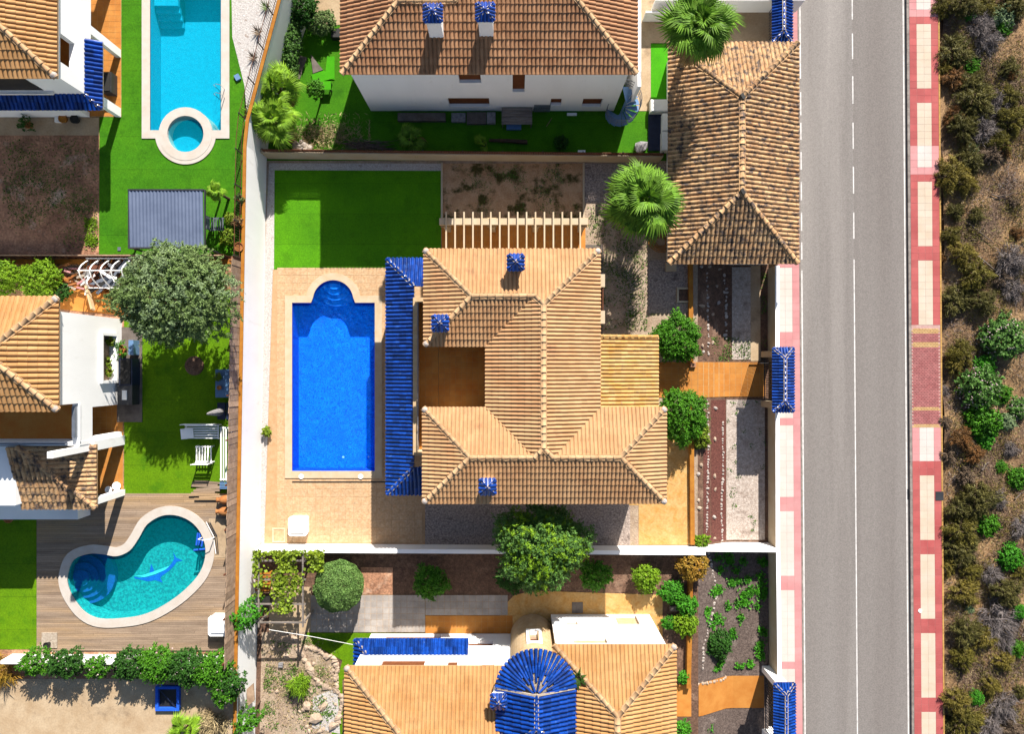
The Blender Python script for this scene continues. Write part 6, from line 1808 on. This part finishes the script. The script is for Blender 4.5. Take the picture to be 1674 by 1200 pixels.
# ------------------------------------------------------------------ objects of the villa garden
def boxy(name, label, cat, px0, py0, px1, py1, z, h, m, lid=None, lidm=None):
    x0, y0 = XY(px0, py1, z + h); x1, y1 = XY(px1, py0, z + h)
    t = thing(name, label, cat, ((x0 + x1) / 2, (y0 + y1) / 2, z))
    G().box(x0, x1, y0, y1, z, z + h).out('body', MT[m], t)
    if lid: G().prism(offset([(x0, y0), (x1, y0), (x1, y1), (x0, y1)], -lid), z + h, z + h + .06).out('lid', MT[lidm or m], t)
    return t
def pump_house(label, px0, py0, px1, py1, z, h):
    x0, y0 = XY(px0, py1, z + h); x1, y1 = XY(px1, py0, z + h)
    t = thing('pump_box', label, 'pump box', ((x0 + x1) / 2, (y0 + y1) / 2, z))
    r = .12; P4 = [(x0 + r, y0), (x1 - r, y0), (x1, y0 + r), (x1, y1 - r), (x1 - r, y1), (x0 + r, y1), (x0, y1 - r), (x0, y0 + r)]
    G().prism(offset(P4, -.04), z, z + h * .75).out('body', MT['plastic_white'], t)
    G().prism(P4, z + h * .75, z + h).out('lid', MT['plastic_white'], t)
    G().prism([(x0 + .2, y0 + .22), (x1 - .2, y0 + .22), (x1 - .2, y1 - .16), (x0 + .2, y1 - .16)], z + h, z + h + .07).out('lid_panel', MT['plastic_white'], t)
    G().box((x0 + x1) / 2 - .25, (x0 + x1) / 2 + .25, y0 - .03, y0 + .02, z + h * .7, z + h * .8).out('handle', MT['plastic_white'], t)
    return t
pump_house('white plastic pump box on the beige deck by the south wall', 471, 845, 502, 877, .03, .6)
pump_house('white plastic pump box on the wood deck against the board fence', 340, 1008, 375, 1041, ZW + .04, .7)
t = thing('deck_hatch', 'square stone hatch frame beside the pump box', 'hatch', (*XY(456, 875), 0))
q = rect(445.5, 863, 467, 887); G().ring(offset(q, -.1), q, .02, .07).out('frame', MT['coping'], t); G().prism(offset(q, -.102), .02, .045).out('lid', MT['deckstone'], t)
t = thing('inspection_pit', 'square stone framed inspection pit in the shaded gravel', 'pit', (*XY(1118, 482), 0))
q = rect(1106, 470, 1130, 495); G().ring(offset(q, -.12), q, .0, .14).out('frame', MT['cream'], t); G().prism(offset(q, -.122), .0, .05).out('lid', MT['soil_dark'], t)
boxy('stone_block', 'small square stone block under the garage corner', 'block', 1089, 429, 1106, 443, 0, .25, 'cream')
boxy('stone_block', 'dark step block at the edge of the garden walk', 'block', 1129, 593, 1138, 600, .03, .2, 'soil_brown')
g = G(); cx_, cy_ = XY(1080, 395)
for k in range(5):
    r = .35 + .12 * k; a0 = R.uniform(0, 6)
    g.tube([(cx_ + R.uniform(-.06, .06) + r * math.cos(a0 + i * .3), cy_ + r * math.sin(a0 + i * .3) * .85, .05 + .03 * k) for i in range(22)], .022, 5)
tag(g.out('garden_hose', MT['ochre']), 'tangled yellow hose below the palm beside the garage', 'hose')
bush('seedling', 'little green seedling at the foot of the white retaining wall', 'plant', 437, 706, 0, .35, 'leaf_vine', h=.5)
# paved upstand under the villa tree
# ------------------------------------------------------------------ north garden
def table(name, label, cat, px0, py0, px1, py1, z, h, m, planks=0, legm=None, axis='x', n_legs=4, th=.05):
    x0, y0 = XY(px0, py1, z + h); x1, y1 = XY(px1, py0, z + h)
    t = thing(name, label, cat, ((x0 + x1) / 2, (y0 + y1) / 2, z))
    if planks:
        for i in range(planks):
            if axis == 'x':
                d = (y1 - y0) / planks; G().box(x0, x1, y0 + d * i + .008, y0 + d * (i + 1) - .008, z + h - th, z + h).out('plank', MT[m], t)
            else:
                d = (x1 - x0) / planks; G().box(x0 + d * i + .008, x0 + d * (i + 1) - .008, y0, y1, z + h - th, z + h).out('plank', MT[m], t)
    else: G().box(x0, x1, y0, y1, z + h - th, z + h).out('top', MT[m], t)
    for a in (x0 + .06, x1 - .06):
        for b in (y0 + .06, y1 - .06): G().box(a - .035, a + .035, b - .035, b + .035, z, z + h - th - .002).out('leg', MT[legm or m], t)
    return t
table('wooden_table', 'weathered grey plank table against the north house wall', 'table', 820, 175, 870, 203, 0, .78, 'wood_grey', 6)
boxy('blue_tarp', 'folded blue tarp under the weathered plank table', 'tarp', 828, 203, 852, 211, 0, .25, 'metal_blue')
t = thing('metal_shutter', 'slatted metal shutter door leaning on the north house wall', 'shutter', (*XY(886, 187), 0))
for k in range(9):
    z = .15 + k * .2; x0, x1 = XY(873, 0, 1)[0], XY(900, 0, 1)[0]; y = XY(0, 184)[1]
    G().box(x0, x1, y + .03 * k, y + .03 * k + .03, z, z + .17).out('slat', MT['metal_grey'], t)
boxy('stone_bench', 'long grey stone slab in the shade below the north house wall', 'slab', 650, 184, 728, 197, 0, .3, 'grey_slab')
for i, (a, b, c, d, m) in enumerate([(738, 184, 761, 199, 'stone_grey'), (763, 183, 795, 202, 'grey_slab'), (796, 183, 810, 201, 'stone_grey')]):
    boxy('broken_slab', ['pale broken slab left of two in the shade', 'middle grey slab of the three by the wall', 'right hand slab next to the plank table'][i], 'slab', a, b, c, d, 0, .18 + .06 * i, m)
boxy('white_board', 'short white board at the foot of the north house wall', 'board', 927, 184, 943, 188, 0, .12, 'plastic_white')
boxy('white_board', 'white block at the foot of the slat fence in the dark turf', 'block', 945, 245, 957, 250, 0, .2, 'plastic_white')
t = thing('spiral_staircase', 'pale blue spiral staircase at the corner of the north house', 'staircase', (*XY(1012, 190), 0))
scx, scy = XY(1012, 192); 
G().cyl((scx, scy, 0), .07, .07, 3.1, 10).out('pole', MT['metal_blue'], t)
for k in range(13):
    a0 = 2.6 + k * .42; z = .2 + k * .21; rr = .95
    g = G(); g.prism([(scx + .06 * math.cos(a0), scy + .06 * math.sin(a0)), (scx + rr * math.cos(a0), scy + rr * math.sin(a0)), (scx + rr * math.cos(a0 + .2), scy + rr * math.sin(a0 + .2)), (scx + rr * math.cos(a0 + .42), scy + rr * math.sin(a0 + .42)), (scx + .06 * math.cos(a0 + .42), scy + .06 * math.sin(a0 + .42))], z, z + .04)
    g.out('tread', MT['metal_blue'], t)
    G().cyl((scx + rr * math.cos(a0), scy + rr * math.sin(a0), z), .012, .012, 1.0, 5).out('baluster', MT['metal_grey'], t)
for h in (.35, .65, 1.0):
    G().tube([(scx + .95 * math.cos(2.6 + k * .21), scy + .95 * math.sin(2.6 + k * .21), .2 + k * .105 + h) for k in range(27)], .022, 5).out('handrail', MT['metal_grey'], t)
for i, (a, b, c, d, lab) in enumerate([(1064, 162, 1094, 182, 'white storage box beside the side passage'), (1083, 185, 1096, 214, 'upper white cushion box against the garage'), (1082, 215, 1096, 246, 'lower white cushion box against the garage')]):
    boxy('storage_box', lab, 'box', a, b, c, d, 0, .6, 'plastic_white', .05)
boxy('dark_cover', 'dark blue ground cover beside the white boxes', 'cover', 1060, 186, 1082, 246, 0, .08, 'dark_blue')
tag(stone(1046, 240, 0, .55, 'stone_grey', name='boulder'), 'grey brown boulder in the lit corner of the north turf', 'boulder')
g = G().tube([(*XY(800, 230), .12), (*XY(830, 231), .14), (*XY(862, 233), .12)], [.1, .13, .15], 8); tag(g.out('log', MT['bark']), 'long grey log lying on the shaded north turf', 'log')
g = G().tube([(*XY(893, 207), .05), (*XY(902, 193), .05)], .025, 5); tag(g.out('stick', MT['dry_grass']), 'single pale stick on the shaded turf below the shutter', 'stick')
t = thing('branch_pile', 'heap of cut grey branches beside the slat fence', 'branch pile', (*XY(605, 238), 0))
for k in range(34):
    a = R.uniform(-.35, .1); x, y = XY(R.uniform(578, 625), R.uniform(232, 246)); L_ = R.uniform(.6, 1.3)
    G().tube([(x - L_ * math.cos(a), y - L_ * math.sin(a), R.uniform(.05, .3)), (x, y, R.uniform(.1, .35)), (x + L_ * math.cos(a + .2), y + L_ * math.sin(a + .2), .06)], [.02, .028, .01], 4).out('twig', MT['twig'], t)
t = thing('rubble_pile', 'crumpled white rubble in the corner beside the lime palms', 'rubble', (*XY(493, 238), 0))
for k in range(12): stone(R.uniform(482, 506), R.uniform(232, 246), 0, R.uniform(.15, .32), 'stone_white', t)
# turf offcuts and planters in the sunny corner
def slab_thing(name, label, cat, poly, z, th, m):
    return tag(G().prism(pts(poly, z), z, z + th).out(name, MT[m]), label, cat)
wall_run('planter_wall', [XY(466, 122), XY(500, 22)], -.3, 0, .5, 'white_dirty', 'low white planter wall between hedge and turf')
slab_thing('grey_panel', 'grey panel lying on turf beside the planter wall', 'panel', [(478, 122), (490, 90), (502, 94), (490, 130)], .01, .05, 'grey_slab')
slab_thing('grey_panel', 'grey triangular panel lying among turf offcuts', 'panel', [(508, 88), (528, 114), (512, 120)], .01, .05, 'grey_slab')
slab_thing('turf_offcut', 'bright strip of spare turf right of the grey triangle', 'turf offcut', [(535, 92), (547, 92), (547, 130), (531, 128)], .02, .03, 'turf_bright')
slab_thing('turf_offcut', 'bright bent strip of spare turf below the grey triangle', 'turf offcut', [(509, 122), (530, 115), (546, 128), (513, 136)], .024, .04, 'turf_bright')
table('turf_table', 'small table topped with bright turf beside the lemon tree', 'table', 525, 132, 541, 146, 0, .5, 'turf_bright', legm='dark')
boxy('planter_box', 'dark box by the corner of the north house roof', 'box', 541, 46, 556, 60, 0, .5, 'dark')
sheet('north_house_terrace', rect(515, -60, 556, 40), .02, MT['concrete'])

# ------------------------------------------------------------------ north-west garden
t = thing('garden_shelter', 'grey blue corrugated metal shelter on the north-west turf', 'shelter', (*XY(272, 358, ZW), ZW))
zt = ZW + 2.35
x0, y0 = XY(212, 404, zt); x1, y1 = XY(333, 312, zt)
n_ = 84; V = []; F = []
for i in range(n_ + 1):
    x = x0 + (x1 - x0) * i / n_; z = zt + .028 * math.sin(i * math.tau / 4)
    V += [(x, y0, z), (x, y1, z + .12)]
F = [(2 * i, 2 * i + 2, 2 * i + 3, 2 * i + 1) for i in range(n_)]
ob('roof_sheet', mesh('roof_sheet', V, F, MT['corrugated'], True), t)
G().box(x0 - .04, x1 + .04, y1, y1 + .08, zt - .02, zt + .16).box(x0 - .04, x1 + .04, y0 - .08, y0, zt - .16, zt + .04).box(x0 - .09, x0 - .03, y0 - .08, y1 + .08, zt - .1, zt + .03).box(x1 + .03, x1 + .09, y0 - .08, y1 + .08, zt - .1, zt + .03).out('frame', MT['metal_dark'], t)
for a in (x0, x1):
    for b in (y0, y1): G().box(a - .05, a + .05, b - .05, b + .05, ZW, zt - .03).out('post', MT['metal_dark'], t)
def pot(label, px, py, z, r, plant=None, m='clay', h=None, name='flower_pot', cat='pot', pr_=None):
    h = h or r * 1.5
    x, y = XY(px, py, z + h); t = thing(name, label, cat, (x, y, z))
    G().lathe((x, y, z), [(r * .65, 0), (r, h * .9), (r * 1.08, h * .9), (r * 1.08, h), (r * .9, h), (r * .85, h * .85), (0.001, h * .85)], 14).out('pot', MT[m], t)
    if plant:
        pr_ = pr_ or r * 1.3
        me = crown_mesh(('pot', plant, round(pr_, 2)), pr_, pr_, pr_, 16, 30, pr_ * .35, .12, .05, plant)
        o = ob('foliage', me, t); o.matrix_basis = Matrix.Translation((x, y, z + h)); o.matrix_parent_inverse = world_of(t).inverted()
    return t
pot('clay pot with a pale cactus by the railing, top of three', 392, 325, ZW, .2, 'leaf_olive')
pot('clay pot with dry plant by the railing, middle of three', 389, 362, ZW, .25, 'leaf_palm_dry')
pot('wide clay bowl by the railing, lowest of three', 390, 403, ZW, .27, None)
bush('garden_shrub', 'spiky lime plant beside the lowest clay bowl', 'shrub', 374, 388, ZW, .55, 'leaf_vine', h=.8, dens=.6)
bush('garden_shrub', 'yellowish spiky plant near the steel chair', 'shrub', 378, 358, ZW, .4, 'leaf_vine', h=.6, dens=.6)
def slat_seat(label, px0, py0, px1, py1, z, h, n, m='metal_grey', axis='y', back=None, name='garden_chair', cat='chair', arms=False, lz=.0):
    x0, y0 = XY(px0, py1, z + h); x1, y1 = XY(px1, py0, z + h)
    t = thing(name, label, cat, ((x0 + x1) / 2, (y0 + y1) / 2, z))
    for i in range(n):
        if axis == 'y':
            d = (x1 - x0) / n; G().box(x0 + d * i + d * .27, x0 + d * (i + 1) - d * .27, y0, y1, z + h - .03, z + h).out('slat', MT[m], t)
        else:
            d = (y1 - y0) / n; G().box(x0, x1, y0 + d * i + d * .2, y0 + d * (i + 1) - d * .2, z + h - .03, z + h).out('slat', MT[m], t)
    if axis == 'y': G().box(x0, x1, y0 + .03, y0 + .1, z + h - .08, z + h - .032).out('seat_rail', MT[m], t); G().box(x0, x1, y1 - .1, y1 - .03, z + h - .08, z + h - .032).out('seat_rail', MT[m], t)
    else: G().box(x0 + .03, x0 + .1, y0, y1, z + h - .08, z + h - .032).out('seat_rail', MT[m], t); G().box(x1 - .1, x1 - .03, y0, y1, z + h - .08, z + h - .032).out('seat_rail', MT[m], t)
    for a in (x0 + .04, x1 - .04):
        for b in (y0 + .04, y1 - .04): G().box(a - .03, a + .03, b - .03, b + .03, z, z + h - .082).out('leg', MT[m], t)
    if back:
        bs = {'n': (x0, x1, y1, y1 + .05), 's': (x0, x1, y0 - .05, y0), 'e': (x1, x1 + .05, y0, y1), 'w': (x0 - .05, x0, y0, y1)}[back]
        for k in range(4): G().box(*bs, z + h + .08 + .13 * k, z + h + .16 + .13 * k).out('back_slat', MT[m], t)
        a0, a1, b0, b1 = bs
        for q in ((a0, b0), (a1 - .05, b1 - .05)): G().box(q[0], q[0] + .05, q[1], q[1] + .05, z + h - .03, z + h + .66).out('back_post', MT[m], t)
    if arms:
        for a in ((x0 - .04, x0 + .04), (x1 - .04, x1 + .04)): G().box(a[0], a[1], y0, y1, z + h + .2, z + h + .24).out('armrest', MT[m], t)
    return t
slat_seat('grey slatted metal chair right of the corrugated shelter', 344, 355, 366, 377, ZW, .42, 6, 'metal_grey', back='w')
boxy('barbecue', 'black slatted barbecue under the blue awning', 'barbecue', 166, 117, 182, 150, ZW, .7, 'metal_dark', .06, 'dark')
pot('dark leafy plant in a pot on the side terrace', 45, 203, ZW, .22, 'leaf_dark', pr_=.42)
pot('yellow rimmed pot on the side terrace', 102, 193, ZW, .25, None, 'ochre', .3)
pot('dark round pot on the side terrace nearest the pillar', 121, 194, ZW, .25, None, 'dark', .35)
boxy('paper_bag', 'white bag beside the yellow rimmed pot', 'bag', 89, 190, 98, 199, ZW, .2, 'plastic_white')
tag(G().obox((*XY(389, 127, ZW), ZW + .08), (.3, .35, .12), .5).out('pool_net', MT['metal_blue']), 'small blue net bag on turf by the pool ladder', 'net')
tag(G().box(*[v for v in (WX(196 - 3, ZW), WX(196 + 2, ZW))], WY(410, ZW), WY(404, ZW), ZW + .02, ZW + .06).out('drain_plate', MT['metal_grey']), 'small grey plate on the turf left of the shelter', 'plate')

# ------------------------------------------------------------------ west garden
t = thing('tunnel_frame', 'white tubular tunnel frame over clutter beside the plank fence', 'frame', (*XY(175, 445, ZW), ZW))
for k in range(5):
    px = 142 + 17.2 * k
    p = []
    for i in range(9):
        f = i / 8; yy = 424 + 46 * f; z = ZW + 1.6 * math.sin(math.pi * (.12 + .8 * f)) 
        p.append((*XY(px, yy, ZW + .8), z))
    G().tube(p, .035, 6).out('hoop', MT['plastic_white'], t)
for yy, z in ((422, .75), (445, 1.62), (470, .6)):
    a, b = XY(140, yy, ZW + .8), XY(213, yy, ZW + .8); G().tube([(a[0], a[1], ZW + z), (b[0], b[1], ZW + z)], .03, 6).out('purlin', MT['plastic_white'], t)
R2 = random.Random(5)
junk = [('board', 'wood_grey'), ('board', 'plastic_white'), ('board', 'metal_grey'), ('board', 'dark'), ('board', 'wood_brown')]
t = thing('scrap_pile', 'heap of scrap boards and pipes under the white tunnel frame', 'scrap', (*XY(178, 450, ZW), ZW))
for k in range(46):
    x, y = XY(R2.uniform(146, 212), R2.uniform(428, 472), ZW); m = R2.choice(junk)[1]
    G().obox((x, y, ZW + R2.uniform(.08, .6)), (R2.uniform(.4, 1.6), R2.uniform(.06, .35), R2.uniform(.02, .09)), R2.uniform(-.6, 1.4), R2.uniform(-.2, .2), R2.uniform(-.25, .25)).out('scrap_board', MT[m], t)
t = thing('dinghy', 'upturned orange slatted kayak beside the round shrub', 'boat', (*XY(97, 459, ZW), ZW))
g = G(); kx_, ky_ = XY(96, 459, ZW)
V = []; F = []; ns, nq = 12, 8
for i in range(ns + 1):
    s = -1 + 2 * i / ns; w = .34 * (1 - s * s) ** .6 + .01
    for j in range(nq + 1):
        a = math.pi * j / nq; V.append((kx_ + s * 1.15, ky_ + w * math.cos(a), ZW + .1 + .3 * w / .35 * math.sin(a)))
for i in range(ns):
    for j in range(nq): b = i * (nq + 1) + j; F.append((b, b + 1, b + nq + 2, b + nq + 1))
ob('hull', mesh('hull', V, F, MT['clay'], True), t)
G().obox((kx_, ky_, ZW + .42), (1.7, .06, .04)).out('keel', MT['ochre'], t)
t = thing('scrap_pile', 'red and white scrap poles beside the orange kayak', 'scrap', (*XY(120, 455, ZW), ZW))
for k in range(22):
    x, y = XY(R2.uniform(100, 142), R2.uniform(436, 472), ZW)
    G().obox((x, y, ZW + R2.uniform(.08, .5)), (R2.uniform(.4, 1.3), R2.uniform(.06, .16), R2.uniform(.04, .1)), R2.uniform(-.5, .6), 0, R2.uniform(-.2, .2)).out('pole', MT[R2.choice(['mortar', 'paver_pink', 'stone_pale', 'clay', 'wood_fence'])], t)
tag(G().tube([(*XY(64, 430, ZW), ZW + .3), (*XY(70, 425, ZW), ZW + .7), (*XY(78, 432, ZW), ZW + .25)], .07, 6).out('sawhorse', MT['ochre']), 'bent yellow sawhorse above the round shrub', 'sawhorse')
tag(G().bar((*XY(150, 470, ZW), ZW + .5), (*XY(166, 508, ZW), ZW + .9), .12, .3).out('low_partition', MT['beige_wall']), 'slanting beige partition between kayak corner and olive tree', 'partition')
boxy('crate', 'rusty red crate half under the olive tree', 'crate', 166, 478, 186, 505, ZW, .3, 'terra_floor')
# window pots, barbecue corner
for i, (px, py) in enumerate([(181, 558), (176, 592), (179, 608)]):
    pot(['flower pot in the west house window, top of three', 'leafy flower pot in the west house window, middle of three', 'flower pot in the west house window, lowest of three'][i], px, py, zsl - .02 if False else zx(187, -23.7) + .0, .14, 'leaf_vine', pr_=.24)
pot('large potted plant on the patio against the west house wall', 196, 572, ZW + .06, .3, 'leaf_green', pr_=.45)
boxy('grill_cover', 'black covered barbecue on the grey patio', 'barbecue', 195, 586, 216, 630, ZW + .06, .9, 'dark_blue', .08, 'dark')
boxy('sink_unit', 'black outdoor kitchen unit with a white basin on the patio', 'kitchen unit', 192, 630, 216, 662, ZW + .06, .85, 'metal_dark', .3, 'plastic_white')
boxy('blue_board', 'narrow blue board standing on the patio under the olive tree', 'board', 210, 556, 218, 580, ZW + .06, .7, 'metal_blue')
t = thing('tree_pit', 'round dark soil pit in the west lawn', 'tree pit', (*XY(318, 598, ZW), ZW))
cx_, cy_ = XY(318, 598, ZW)
G().cyl((cx_, cy_, ZW + .01), .6, .55, .06, 24).out('soil', MT['soil_dark'], t)
table('glass_table', 'square blue glass table beside the board fence', 'table', 352, 604, 380, 650, ZW, .72, 'glass_table', legm='metal_grey')
pot('small potted plant on the blue glass table, upper', 357, 616, ZW + .72, .12, 'leaf_vine', 'dark', pr_=.2)
pot('small bare pot on the blue glass table, lower', 358, 634, ZW + .72, .13, None, 'clay')
t = thing('closed_parasol', 'closed grey parasol on a dark square base by the fence', 'parasol', (*XY(368, 672, ZW), ZW))
cx_, cy_ = XY(370, 672, ZW)
for a in (-1, 1):
    for b in (-1, 1): G().box(cx_ + a * .27 - .24, cx_ + a * .27 + .24, cy_ + b * .27 - .24, cy_ + b * .27 + .24, ZW + .02, ZW + .1).out('base_slab', MT['dark_blue'], t)
G().cyl((cx_, cy_, ZW + .1), .03, .03, 2.6, 8).out('pole', MT['metal_grey'], t)
G().lathe((cx_, cy_, ZW + .9), [(.2, 0), (.22, .3), (.17, .9), (.12, 1.4), (.07, 1.75), (.02, 1.9)], 9).out('furled_canopy', MT['stone_grey'], t)
slat_seat('long white slatted bench along the board fence', 359, 698, 380, 786, ZW, .42, 5, 'plastic_white', axis='y', name='slatted_bench', cat='bench', arms=False)
slat_seat('white slatted bench at a right angle to the long one', 302, 694, 358, 718, ZW, .42, 6, 'plastic_white', axis='x', back='n', name='slatted_bench', cat='bench')
slat_seat('white slatted garden chair facing the corner benches', 319, 729, 347, 757, ZW, .42, 6, 'plastic_white', axis='y', back='s')
tag(G().obox((*XY(306, 709, ZW + .5), ZW + .5), (.75, .62, .06), .1).out('side_table_top', MT['plastic_white']), 'tilted white panel at the end of the bench', 'panel')
slat_seat('dark blue crate bench at the foot of the long white bench', 359, 788, 379, 800, ZW, .35, 5, 'metal_blue', axis='x', name='crate_bench', cat='crate')
t = thing('loose_boards', 'splayed loose deck boards at the edge of the west lawn', 'boards', (*XY(345, 800, ZW), ZW))
for k in range(9):
    x, y = XY(340 + R2.uniform(-8, 8), 788 + k * 3.4, ZW); G().obox((x, y, ZW + .08 + .01 * k), (R2.uniform(1.3, 2.0), .12, .03), R2.uniform(-.12, .12)).out('board', MT['wood_deck'], t)
for i, (px, py) in enumerate([(370, 817), (369, 836)]):
    x, y = XY(px, py, ZW + .25); g = G().lathe((0, 0, 0), [(.1, 0), (.2, .12), (.29, .4), (.27, .6), (.14, .82), (.12, .9), (.17, .98)], 16)
    o = g.out('amphora', MT['clay'], smooth=True); o.matrix_basis = Matrix.Translation((x + .45, y, ZW + .27)) @ Matrix.Rotation(-1.45, 4, 'Y') @ Matrix.Rotation(.1, 4, 'Z')
    tag(o, ['upper clay amphora lying beside the board fence', 'lower clay amphora lying beside the board fence'][i], 'amphora')
pot('white bowl on the corner of the west porch', 190, 795, ZW + .05, .24, None, 'plastic_white', .25)
pot('white bowl behind the porch pillar end', 177, 801, ZW + .05, .2, None, 'plastic_white', .25)
pot('dark bucket with white rim beside the amphorae', 373, 857, ZW + .05, .2, None, 'dark', .35)
boxy('shower_tray', 'square white shower tray at the corner of the wood deck', 'shower tray', 68, 1035, 93, 1060, ZW + .04, .08, 'mortar')
pot('small dark bucket on the shower tray', 75, 1056, ZW + .12, .17, None, 'dark', .3)
pot('orange clay pot by the annex wall', 13, 847, ZW, .3, None, 'clay', .4)
t = thing('blue_hatch', 'square blue framed hatch on the concrete yard', 'hatch', (*XY(276, 1140, ZW), ZW))
q = rect(257, 1120, 296, 1160, ZW); G().ring(offset(q, -.17), q, ZW + .02, ZW + .25).out('frame', MT['dolphin_blue'], t); G().prism(offset(q, -.172), ZW + .01, ZW + .06).out('cover', MT['dark'], t)
G().bar((*XY(262, 1124, ZW), ZW + .22), (*XY(292, 1156, ZW), ZW + .22), .05, .03).out('cross_bar', MT['dark_blue'], t)
t = thing('hose_reel', 'grey hose and pipes on the concrete pad by the kidney pool', 'hose', (*XY(355, 880, ZW), ZW))
for k in range(3): G().tube([(*XY(338 + 3 * k, 853, ZW), ZW + .1), (*XY(350 + 3 * k, 875, ZW), ZW + .14), (*XY(354 + 2 * k, 905, ZW), ZW + .1)], .025, 5).out('pipe', MT['metal_dark' if k else 'plastic_white'], t)

# ------------------------------------------------------------------ southern garden
t = thing('vine_pergola', 'wooden pergola overgrown with yellowing vine beside the white wall', 'pergola', (*XY(470, 965, ZS), ZS))
zt = ZS + 2.2
for py in (917, 948, 988, 1018):
    G().bar((*XY(418, py, zt), zt), (*XY(500, py, zt), zt), .09, .1).out('crossbeam', MT['wood_grey'], t)
for px in (424, 496):
    G().bar((*XY(px, 905, zt), zt + .1), (*XY(px, 1025, zt), zt + .1), .09, .1).out('beam', MT['wood_grey'], t)
    for py in (915, 1018): x, y = XY(px, py, zt); G().box(x - .05, x + .05, y - .05, y + .05, ZS, zt).out('post', MT['wood_grey'], t)
p1 = scatter_poly(rect(415, 900, 530, 935, zt), 1700); p2 = scatter_poly(pts([(452, 930), (500, 935), (490, 985), (480, 1000), (440, 1000)], zt), 800); p3 = clustered(rect(415, 930, 470, 1005, zt), 500, 10, .25)
p = np.vstack([p1, p2, p3]); pos = np.column_stack([p, zt + .15 + rng.normal(size=len(p)) * .12])
keep = np.sin(pos[:, 0] * 3.1 + 1) + np.sin(pos[:, 1] * 2.7) + rng.normal(size=len(pos)) * .6 > -.5
V, F = leafset(pos[keep], np.tile([0, 0, 1.], (keep.sum(), 1)), .2, .17); o = ob('vine', mesh('vine', V, F, MT['leaf_vine']), t); o['kind'] = 'stuff'
slat_seat('yellow wooden bench under the vine pergola', 415, 935, 443, 968, ZS, .45, 6, 'ochre', axis='x', name='wooden_bench', cat='bench')
t = thing('clothes_post', 'leaning pole with a washing line across the southern turf', 'post', (*XY(497, 1028, ZS), ZS))
G().tube([(*XY(507, 1005, ZS), ZS), (*XY(497, 1018, zt), zt)], .06, 7).out('pole', MT['wood_grey'], t)
G().tube([(*XY(440, 1030, zt), zt), (*XY(510, 1042, zt), zt - .06), (*XY(580, 1055, 3.4), 3.4)], .014, 4).out('line', MT['plastic_white'], t)
boxy('planter_box', 'dark planter under the vine pergola', 'planter', 428, 975, 441, 990, ZS, .4, 'dark')
boxy('stone_block', 'dark square hatch among the plants beside the stamped path', 'hatch', 1096, 992, 1117, 1000, ZS, .35, 'grey_slab')
boxy('stone_block', 'dark doormat on the stamped path by the house', 'doormat', 935, 985, 953, 1003, ZS + .03, .02, 'grey_slab')
tag(G().prism(pts([(403, 1128), (414, 1118), (416, 1146), (404, 1156)], 2.2), 2.1, 2.2).out('wall_panel', MT['wood_fence']), 'small brown slatted panel on the white wall at the lower left', 'panel')
boxy('weed_clump_box', 'grey concrete block in the rock garden', 'block', 455, 1085, 462, 1092, ZS, .2, 'stone_grey')
